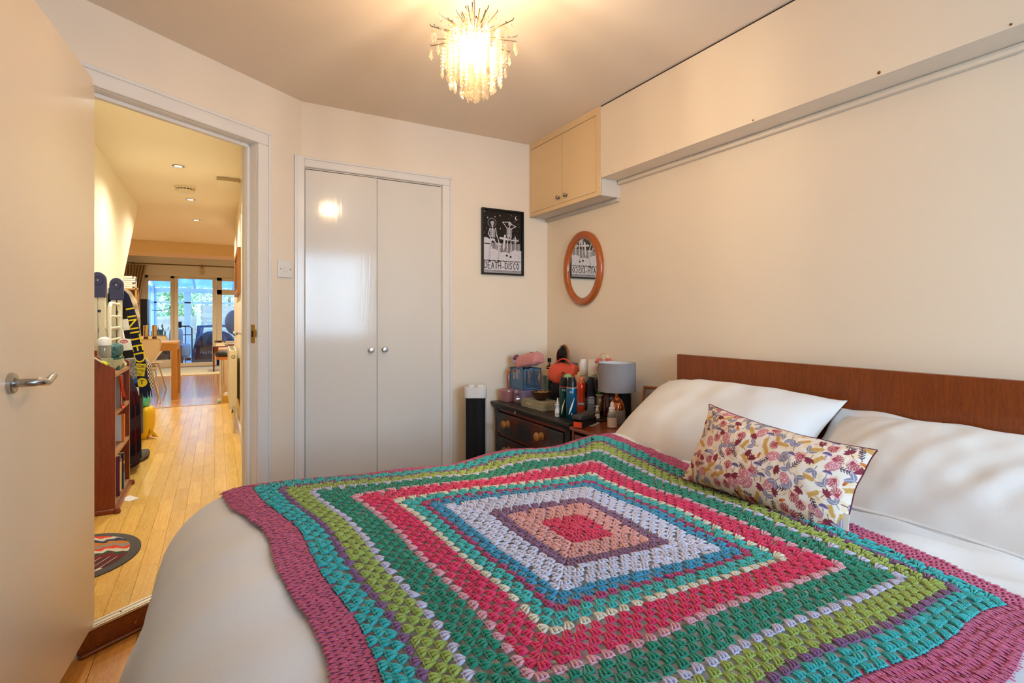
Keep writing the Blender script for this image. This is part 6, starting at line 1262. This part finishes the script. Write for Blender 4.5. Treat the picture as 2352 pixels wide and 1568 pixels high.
def chair(label, loc, rz):
    t = thing('dining_chair', loc, label, 'chair', None, rz); Mr = Matrix.Translation(loc) @ Matrix.Rotation(rz, 4, 'Z')
    def shellp(n=20, k=14, back=True):
        V = []; 
        for j in range(n+1):
            s = j/n
            if back: z = .45+.40*s; y = -.19-.10*s**1.3; w_ = .075+.145*math.sin(min(s*1.25, 1)*math.pi/2)**1.4*(1 if s < .86 else math.sqrt(max(1-((s-.86)/.15)**2*.35, .1)))
            else: y = .22-.42*s; z = .445-.012*math.sin(s*math.pi); w_ = .20*(1-.55*max(s-.72, 0)/.28)*math.sqrt(max(1-((.12-min(s, .12))/.13)**2, .15))
            for i in range(k+1):
                u = -1+2*i/k; V.append((u*w_, y-(.03*(1-u*u) if back else 0), z+(0 if back else .012*u*u)))
        return np.array(V), n+1, k+1
    for nm, bk in (('backrest', True), ('seat', False)):
        V, a, b = shellp(back=bk); off = np.array([0, .009, 0]) if bk else np.array([0, 0, -.009]); A = np.concatenate([V, V+off]); F = gridF(b, a); N = len(V); i = np.arange(b-1); k2 = np.arange(a-1)*b; Lr = (a-1)*b
        FF = np.concatenate([F if not bk else F[:, ::-1], (F+N)[:, ::-1] if not bk else F+N, np.stack([i, i+N, i+1+N, i+1], 1), np.stack([Lr+i+1, Lr+i+1+N, Lr+i+N, Lr+i], 1), np.stack([k2+b, k2+b+N, k2+N, k2], 1), np.stack([k2+b-1, k2+b-1+N, k2+2*b-1+N, k2+2*b-1], 1)])
        Mn = np.array(Mr); nmesh(nm, A @ Mn[:3, :3].T+Mn[:3, 3], FF, PLY, t)
    for sx_ in (-1, 1):
        for sy_ in (-1, 1): obj('leg', MB().tube([Mr @ Vector((sx_*.05, sy_*.04, .43)), Mr @ Vector((sx_*.13, sy_*.11, .415)), Mr @ Vector((sx_*.215, sy_*.215, .006))], .009, 10), CHROME, t)
    return t
chair('cream bent shell chair with chrome legs at the near side of the oak table', Vector((-.90, 8.62, HF)), R(8))
chair('cream shell chair on the far side of the oak table, only its back top showing', Vector((-.93, 9.62, HF)), R(172))
chair('cream shell chair beyond the near chair, tucked under the oak table', Vector((-1.42, 8.66, HF)), R(-4))
for i, (x, y, lb) in enumerate(((-.87, 8.95, 'left'), (-.775, 9.02, 'right'))):
    p = Vector((x, y, .8925)); lathed('pepper_mill', 'tall metal mill with a dark base on the oak table, %s of the two' % lb, 'mill', p, [('base', [(.030, 0), (.032, .008), (.026, .07)], mat('mill_dark', '#5c3a1c', .3, .5)), ('barrel', [(.026, .075), (.031, .08), (.031, .225), (.029, .232), (.001, .234)], mat('mill_steel', '#c8a878', .22, 1))])
lathed('glass_dish', 'small pale glass dish on the oak table left of the mills', 'dish', Vector((-.93, 8.75, .8925)), [('dish', [(.03, 0), (.04, .03), (.045, .06), (.04, .06), (.001, .01)], mat('dish_pale', '#e0d8c0', .3))])
vp = Vector((-1.02, 8.80, .8925)); t = lathed('flower_vase', 'navy vase of pink flowers on the near left end of the oak table', 'vase', vp, [('vase', [(.035, 0), (.045, .02), (.05, .10), (.045, .19), (.042, .19), (.001, .02)], mat('vase_navy', '#20305c', .25))])
r_ = random.Random(15); GRS = mat('stem_green', '#4a7a34', .6); PKF = mat('flower_pink', '#e0787c', .7, var=.25, vscale=60)
for i in range(9):
    a = r_.uniform(0, 6.28); q = r_.uniform(.02, .10); h_ = r_.uniform(.27, .36); e = vp+Vector((q*math.cos(a), q*math.sin(a), h_)); obj('stem', MB().tube([vp+Vector((0, 0, .1)), vp+Vector((q*.4*math.cos(a), q*.4*math.sin(a), .22)), e], .003, 6), GRS, t)
    m = MB()
    for k in range(9): b = k*.7+a; m.sph(e+Vector((.013*math.cos(b), .013*math.sin(b), .004*(k % 3))), .013, 8, 6, (1, 1, .6))
    m.sph(e+Vector((0, 0, .008)), .014, 8, 6); obj('bloom', m, PKF, t)
    m = MB(); c = vp+Vector((q*.7*math.cos(a+.6), q*.7*math.sin(a+.6), .23)); m.sph(c, .035, 8, 5, (1, .5, .25)); obj('leaf', m, GRS, t)
# shelving with books
SFW = wood('pine_shelf', '#c8923e', '#a86e24', 'Z', 5, .4); bs = thing('shelving_unit', (-1.62, 12.7, HF), 'pine shelving unit stacked with books at the left of the patio doors', 'shelving'); sx0, sx1, sy0, sy1 = -1.86, -1.36, 12.5, 12.8
for x in (sx0, sx1-.03):
    for y in (sy0, sy1-.03): obj('upright', MB().box(x, x+.03, y, y+.03, HF, 1.83), SFW, bs)
for z in (.5, .9, 1.25, 1.55, 1.80): obj('shelf', MB().box(sx0, sx1, sy0, sy1, z-.02, z), SFW, bs)
r_ = random.Random(31); shades = ['#c8b494', '#b89460', '#d8c8a8', '#8a5a3a', '#5a4a48', '#a87848', '#3a3438', '#c2a274', '#e0d2b4', '#7a4a38', '#94805c', '#4a5058']
names = ['topmost', 'second', 'third', 'fourth', 'fifth', 'lowest']
z = 1.801
for i in range(6):
    h_ = r_.uniform(.035, .055); w_ = r_.uniform(.26, .34); M0 = sx0+.16
    t = thing('book', (M0, 12.55, z), '%s book of the flat stack on top of the pine shelving' % names[5-i], 'book', 'books stacked on the pine shelving'); obj('cover', MB().box(M0, M0+w_, sy0, sy0+.22, z, z+h_), mat('bk%d' % i, shades[i], .6), t, bevel=.002); obj('pages', MB().box(M0+.004, M0+w_-.004, sy0-.001, sy0+.2, z+.005, z+h_-.005), mat('paper', '#e4dccb', .8), t); z += h_+.001
k = 0; ords = ['first', 'second', 'third', 'fourth', 'fifth', 'sixth', 'seventh', 'eighth']
for zi, (zs_, rown) in enumerate(((1.551, 'upper'), (1.251, 'middle'), (.901, 'lower'))):
    x = sx0+.04
    for q in range(6):
        w_ = r_.uniform(.035, .075); h_ = r_.uniform(.17, .24)
        t = thing('book', (x, 12.6, zs_), '%s book from the left on the %s shelf of the pine shelving' % (ords[q], rown), 'book', 'books standing on the pine shelving'); obj('cover', MB().box(x, x+w_, sy0+.01, sy0+.2, zs_, zs_+h_), mat('bk%d' % ((k*5+3) % 12), shades[(k*5+3) % 12], .6), t, bevel=.002); obj('pages', MB().box(x+.003, x+w_-.003, sy0+.02, sy0+.2, zs_+h_-.003, zs_+h_+.0005), mat('paper', '#e4dccb', .8), t); x += w_+.004; k += 1
t = thing('ornament', (-1.40, 12.55, 1.801), 'white ornament figure on the right end of the pine shelving top', 'ornament'); obj('figure', MB().lathe([(.04, 1.801), (.03, 1.86), (.035, 1.92), (.02, 1.98), (.03, 2.02), (.001, 2.05)], 12, (-1.40, 12.56, 0)), mat('ornament_white', '#c8c4bc', .4), t)
# black speaker column, curtain, rail
t = thing('speaker_column', (-1.26, 13.3, HF), 'tall black cabinet between the shelving and the patio doors', 'cabinet'); obj('cabinet_body', MB().box(-1.37, -1.25, 13.1, 13.5, HF, 1.62), BLACK, t, bevel=.004); obj('cabinet_base', MB().box(-1.39, -1.23, 13.08, 13.52, HF, HF+.04), BLACK, t)
cu = thing('curtain', (-1.62, 14.0, 1.2), 'gathered beige curtain at the left end of the patio doors', 'curtain'); CRT = mat('curtain_beige', '#b99a6a', .9, bump=.1)
n, k = 90, 30; U, V_ = np.meshgrid(np.linspace(0, 1, n), np.linspace(0, 1, k)); wd = .46-.20*np.sin(np.clip(V_*1.3, 0, 1)*math.pi/2); X = -1.80+U*wd; Y = 14.02+.035*np.sin(U*52+2*V_)*(1-.2*V_); Z = 2.40-V_*2.2; nmesh('curtain_cloth', np.stack([X, Y, Z], -1).reshape(-1, 3), gridF(n, k), CRT, cu)
t = thing('curtain_rail', (-.5, 14.0, 2.43), 'brass curtain rail above the patio doors', 'curtain rail'); BR = mat('rail_bronze', '#7a6238', .35, .7); obj('pole', MB().cyl((-1.85, 14.0, 2.43), (.9, 14.0, 2.43), .014, 10), BR, t); obj('finial', MB().sph((-1.87, 14.0, 2.43), .03, 12, 8), BR, t)
for x in (-1.6, -.30, .7): obj('bracket', MB().box(x-.012, x+.012, 14.0, GY, 2.41, 2.45), BR, t)
t = thing('door_sensor', (-.30, GY-.01, 2.30), 'small cream sensor box on the wall above the patio doors', 'sensor'); obj('housing', MB().box(-.34, -.25, GY-.04, GY, 2.24, 2.38), mat('sensor_cream', '#d8b880', .5), t, bevel=.004)
# pale rug
t = thing('rug', (-.4, 13.0, HF), 'pale cream woven rug before the patio doors', 'rug'); obj('rug_pile', MB().box(-1.15, .6, 12.05, 13.95, HF, HF+.012), mat('rug_cream', '#d8c8a0', .95, bump=.5, bscale=120, var=.12, vscale=30), t, bevel=.004)
# mahogany side table, tray, stool
MH = wood('side_table_mahogany', '#8e4016', '#5a2208', 'Z', 5, .35, 7, coat=.2); t = thing('side_table', (.2, 12.7, HF), 'small dark mahogany side table at the right of the patio doors', 'table'); a0, a1, b0, b1 = -.07, .48, 12.5, 12.95
obj('table_top', MB().box(a0-.02, a1+.02, b0-.02, b1+.02, .615, .632), MH, t, bevel=.003); m = MB(); m.box(a0, a1, b0, b0+.02, .50, .615); m.box(a0, a1, b1-.02, b1, .50, .615); m.box(a0, a0+.02, b0, b1, .5, .615); m.box(a1-.02, a1, b0, b1, .5, .615); obj('apron', m, MH, t)
for x in (a0, a1-.03):
    for y in (b0, b1-.03): obj('leg', MB().box(x, x+.03, y, y+.03, HF, .50), MH, t)
t = thing('telephone', (.05, 12.6, .632), 'beige old telephone on the mahogany side table', 'telephone'); BG = mat('phone_beige', '#c8a870', .4); obj('phone_body', MB().add([(-.04, 12.52, .633), (.16, 12.52, .633), (.16, 12.72, .633), (-.04, 12.72, .633), (-.01, 12.57, .70), (.13, 12.57, .70), (.13, 12.7, .71), (-.01, 12.7, .71)], [(0,3,2,1),(4,5,6,7),(0,1,5,4),(1,2,6,5),(2,3,7,6),(3,0,4,7)]), BG, t, bevel=.008); obj('handset', MB().tube([(-.04, 12.63, .725), (.0, 12.63, .745), (.12, 12.63, .745), (.16, 12.63, .725)], [.022, .014, .014, .022], 12), mat('phone_brown', '#6a4a2c', .4), t)
book('brown album lying on the mahogany side table beside the telephone', .2, .42, 12.55, 12.75, .6325, .675, '#8a5a34')
st = thing('bar_stool', (.145, 8.22, HF), 'stool with a black cushion, orange wood rim and chrome legs beside the radiator', 'stool'); sc_ = (.145, 8.22)
obj('cushion', MB().lathe([(.155, .70), (.168, .715), (.168, .74), (.15, .765), (.10, .775), (.001, .778)], 30, (sc_[0], sc_[1], 0)), mat('stool_black', '#2a2624', .4), st); obj('seat', MB().lathe([(.13, .655), (.155, .66), (.158, .70), (.15, .701)], 30, (sc_[0], sc_[1], 0)), wood('stool_rim', '#d88a44', '#b86c28', 'X', 6), st)
for a in (.6, 2.2, 3.75, 5.3): obj('leg', MB().tube([(sc_[0]+.11*math.cos(a), sc_[1]+.11*math.sin(a), .655), (sc_[0]+.095*math.cos(a), sc_[1]+.13*math.sin(a), HF+.004)], .008, 8), CHROME, st)
t = thing('kitchen_unit', (.4, 8.8, HF), 'cream kitchen unit end panel behind the stool', 'cabinet'); obj('end_panel', MB().box(.035, 1.09, 8.62, 9.2, HF+.0, .74), mat('unit_cream', '#ead6b0', .4), t, bevel=.003); obj('worktop', MB().box(.02, 1.095, 8.60, 9.22, .74, .775), OAKT, t, bevel=.003)
t = thing('dish_brush', (.115, 7.98, HF), 'small yellow brush standing on the floor in front of the stool', 'brush'); obj('brush_head', MB().lathe([(.055, HF+.0), (.05, HF+.03), (.035, HF+.09), (.02, HF+.11)], 18, (.115, 7.98, 0)), mat('brush_yellow', '#c08a18', .8, bump=.4), t); obj('brush_top', MB().lathe([(.036, HF+.09), (.03, HF+.125), (.001, HF+.135)], 16, (.115, 7.98, 0)), mat('dish_pale', '#e0d8c0'), t)
t = thing('dog_toy', (.045, 7.93, HF), 'pale green rubber ball on the floor beside the yellow brush', 'ball'); obj('ball', MB().sph((.03, 7.93, HF+.026), .026, 14, 9), mat('toy_green', '#a8c8a0', .6), t); obj('ball_seam', MB().tube([(.03+.0262*math.cos(a), 7.93+.0262*math.sin(a), HF+.026) for a in np.linspace(0, 6.28, 20)[:-1]], .001, 4, closed=True), WHITEP, t)

# ================================================================ CONSERVATORY CONTENTS
NC = mat('cover_navy', '#12203c', .35, bump=.3, bscale=18)
t = thing('covered_machine', (-.12, 15.0, .06), 'exercise machine under a dark navy cover marked MATR in the conservatory', 'machine cover')
U, V_ = np.meshgrid(np.linspace(0, 2*math.pi, 60), np.linspace(0, 1, 30)); rad = np.where(V_ < .55, .46-.05*V_, .46*np.sqrt(np.clip(1-((V_-.5)/.5)**2, 0, 1))+.02); rad = rad*(1+.05*np.sin(U*5+V_*4)+.03*np.sin(U*9)); P = np.stack([-.02+rad*np.cos(U), 15.1+.6*rad*np.sin(U), .06+.86*V_], -1); nmesh('cover', P.reshape(-1, 3), gridF(60, 30), NC, t)
text('lettering', 'MATRI', .085, frame((-.20, 14.80, .38), (1, 0, 0), (0, 0, 1)), mat('print_silver', '#9aa2b0', .5), t, sx=1.25)
m = MB()
for a, b in (((-.44, 15.5, .2), (-.30, 15.4, 1.02)), ((-.30, 15.4, 1.02), (.35, 15.45, 1.02)), ((-.42, 15.2, .2), (-.33, 15.3, .98))): m.tube([a, ((a[0]+b[0])/2, (a[1]+b[1])/2, (a[2]+b[2])/2+.02), b], [.05, .07, .04], 10, flat=.5)
t = thing('tarpaulin', (-.1, 15.45, .06), 'blue tarpaulin draped over a frame behind the covered machine', 'tarpaulin'); obj('sheet', m, mat('tarp_blue', '#3f6a9c', .4, bump=.3, bscale=20), t)
obj('side_fold', MB().strip([(-.36, 15.35, 1.04), (-.40, 15.3, .7), (-.45, 15.25, .35), (-.40, 15.2, .12)], [(.07, 0, 0), (.06, .0, 0), (.09, 0, 0), (.12, 0, 0)], (0, .02, 0)), mat('tarp_blue', '#3f6a9c'), t)
t = thing('armchair', (-1.0, 15.2, .06), 'dark armchair with a pale blue throw in the conservatory behind the patio door', 'armchair'); DA = mat('armchair_navy', '#1c2634', .7); TH = mat('throw_blue', '#9cb8d0', .9, bump=.3, bscale=60)
obj('seat', MB().box(-1.35, -.76, 14.9, 15.5, .2, .42), DA, t, bevel=.04); obj('backrest', MB().box(-1.35, -1.15, 14.9, 15.5, .3, .95), DA, t, bevel=.05); obj('armrest', MB().box(-1.3, -.72, 14.82, 14.95, .15, .58), DA, t, bevel=.04); obj('armrest', MB().box(-1.3, -.72, 15.45, 15.58, .15, .58), DA, t, bevel=.04)
for x in (-1.3, -.78):
    for y in (14.86, 15.54): obj('leg', MB().box(x, x+.04, y-.02, y+.02, .06, .16), BLACK, t)
tt = thing('throw_blanket', (-.85, 15.1, .5), 'pale blue throw folded over the arm of the armchair', 'throw'); softbox('throw_cloth', .24, .30, .34, frame((-.68, 14.98, .44), (1, 0, 0), (0, 1, 0)), TH, tt, .3, 16, 2); softbox('throw_fold', .28, .2, .5, frame((-.86, 15.05, .74), (1, 0, 0), (0, 1, 0)), TH, tt, .3, 16, 6)
t = thing('exercise_bike', (-.62, 15.8, .06), 'black tubular stand with a small screen behind the armchair', 'stand'); m = MB(); m.tube([(-.95, 15.8, 1.02), (-.62, 15.8, 1.02), (-.56, 15.8, .97), (-.55, 15.8, .06)], .017, 8); m.tube([(-.95, 15.8, .80), (-.56, 15.8, .80)], .012, 8); m.tube([(-.70, 15.8, 1.02), (-.70, 15.8, .06)], .012, 8); obj('stand_tube', m, mat('stand_black', '#1a2430', .4), t); obj('screen', MB().box(-.99, -.78, 15.76, 15.78, .98, 1.14), BLACK, t, bevel=.004)
t = thing('pink_crate', (-.6, 14.7, .06), 'pink plastic bowl on the conservatory floor beside the armchair', 'bowl'); obj('bowl_body', MB().lathe([(.08, .062), (.12, .10), (.14, .16), (.13, .16), (.001, .08)], 20, (-.56, 14.62, 0)), mat('bowl_pink', '#d8607c', .4), t)
t = thing('garden_chair', (.45, 15.6, .06), 'hanging grey seat pod seen through the right-hand window', 'chair'); obj('pod_shell', MB().sph((.42, 15.4, 1.12), .27, 18, 12, (.9, .8, 1.2)), mat('pod_grey', '#4a5a6c', .7, bump=.4, bscale=60), t); obj('pod_post', MB().tube([(.42, 15.4, 1.45), (.55, 15.6, 1.8), (.75, 15.7, 1.5), (.75, 15.7, .06)], .02, 8), mat('stand_black', '#1a2430'), t)
t = thing('potted_plant', (-1.05, 14.6, .06), 'leafy potted plant in the conservatory behind the left patio pane', 'plant'); obj('pot', MB().lathe([(.10, .06), (.14, .35), (.15, .36), (.14, .37), (.001, .36)], 20, (-1.12, 14.62, 0)), mat('pot_brown', '#6a4434', .7), t)
r = np.random.default_rng(9); m = MB()
for i in range(120):
    a, e_ = r.uniform(0, 6.28), r.uniform(.3, 1.4); L = r.uniform(.3, .75); b = Vector((-1.12, 14.62, .37)); tip = b+Vector((L*math.cos(a)*math.cos(e_)*.6, L*math.sin(a)*math.cos(e_)*.4, L*math.sin(e_)*1.0)); d_ = (tip-b).normalized(); sd_ = d_.cross(Vector((0, 0, 1))).normalized()*.02; mid = tip-d_*.06
    m.add([tip-d_*.13, mid+sd_, tip, mid-sd_], [(0, 1, 2, 3)])
o = obj('foliage', m, mat('plant_green', '#3f6a4c', .6), t, flat=True); o['kind'] = 'stuff'; obj('stem', MB().tube([(-1.12, 14.62, .3), (-1.1, 14.62, .6), (-1.13, 14.6, .85)], .01, 6), GRS, t)
t = thing('wall_lamp', (-1.2, 14.9, 1.4), 'thin black articulated lamp arm beyond the left patio pane', 'lamp'); obj('lamp_arm', MB().tube([(-1.35, 15.0, 1.42), (-1.12, 15.0, 1.40), (-.98, 15.0, 1.47)], .008, 8), BLACK, t); obj('lamp_head', MB().sph((-.96, 15.0, 1.48), .025, 10, 7, (1.5, 1, .8)), BLACK, t)
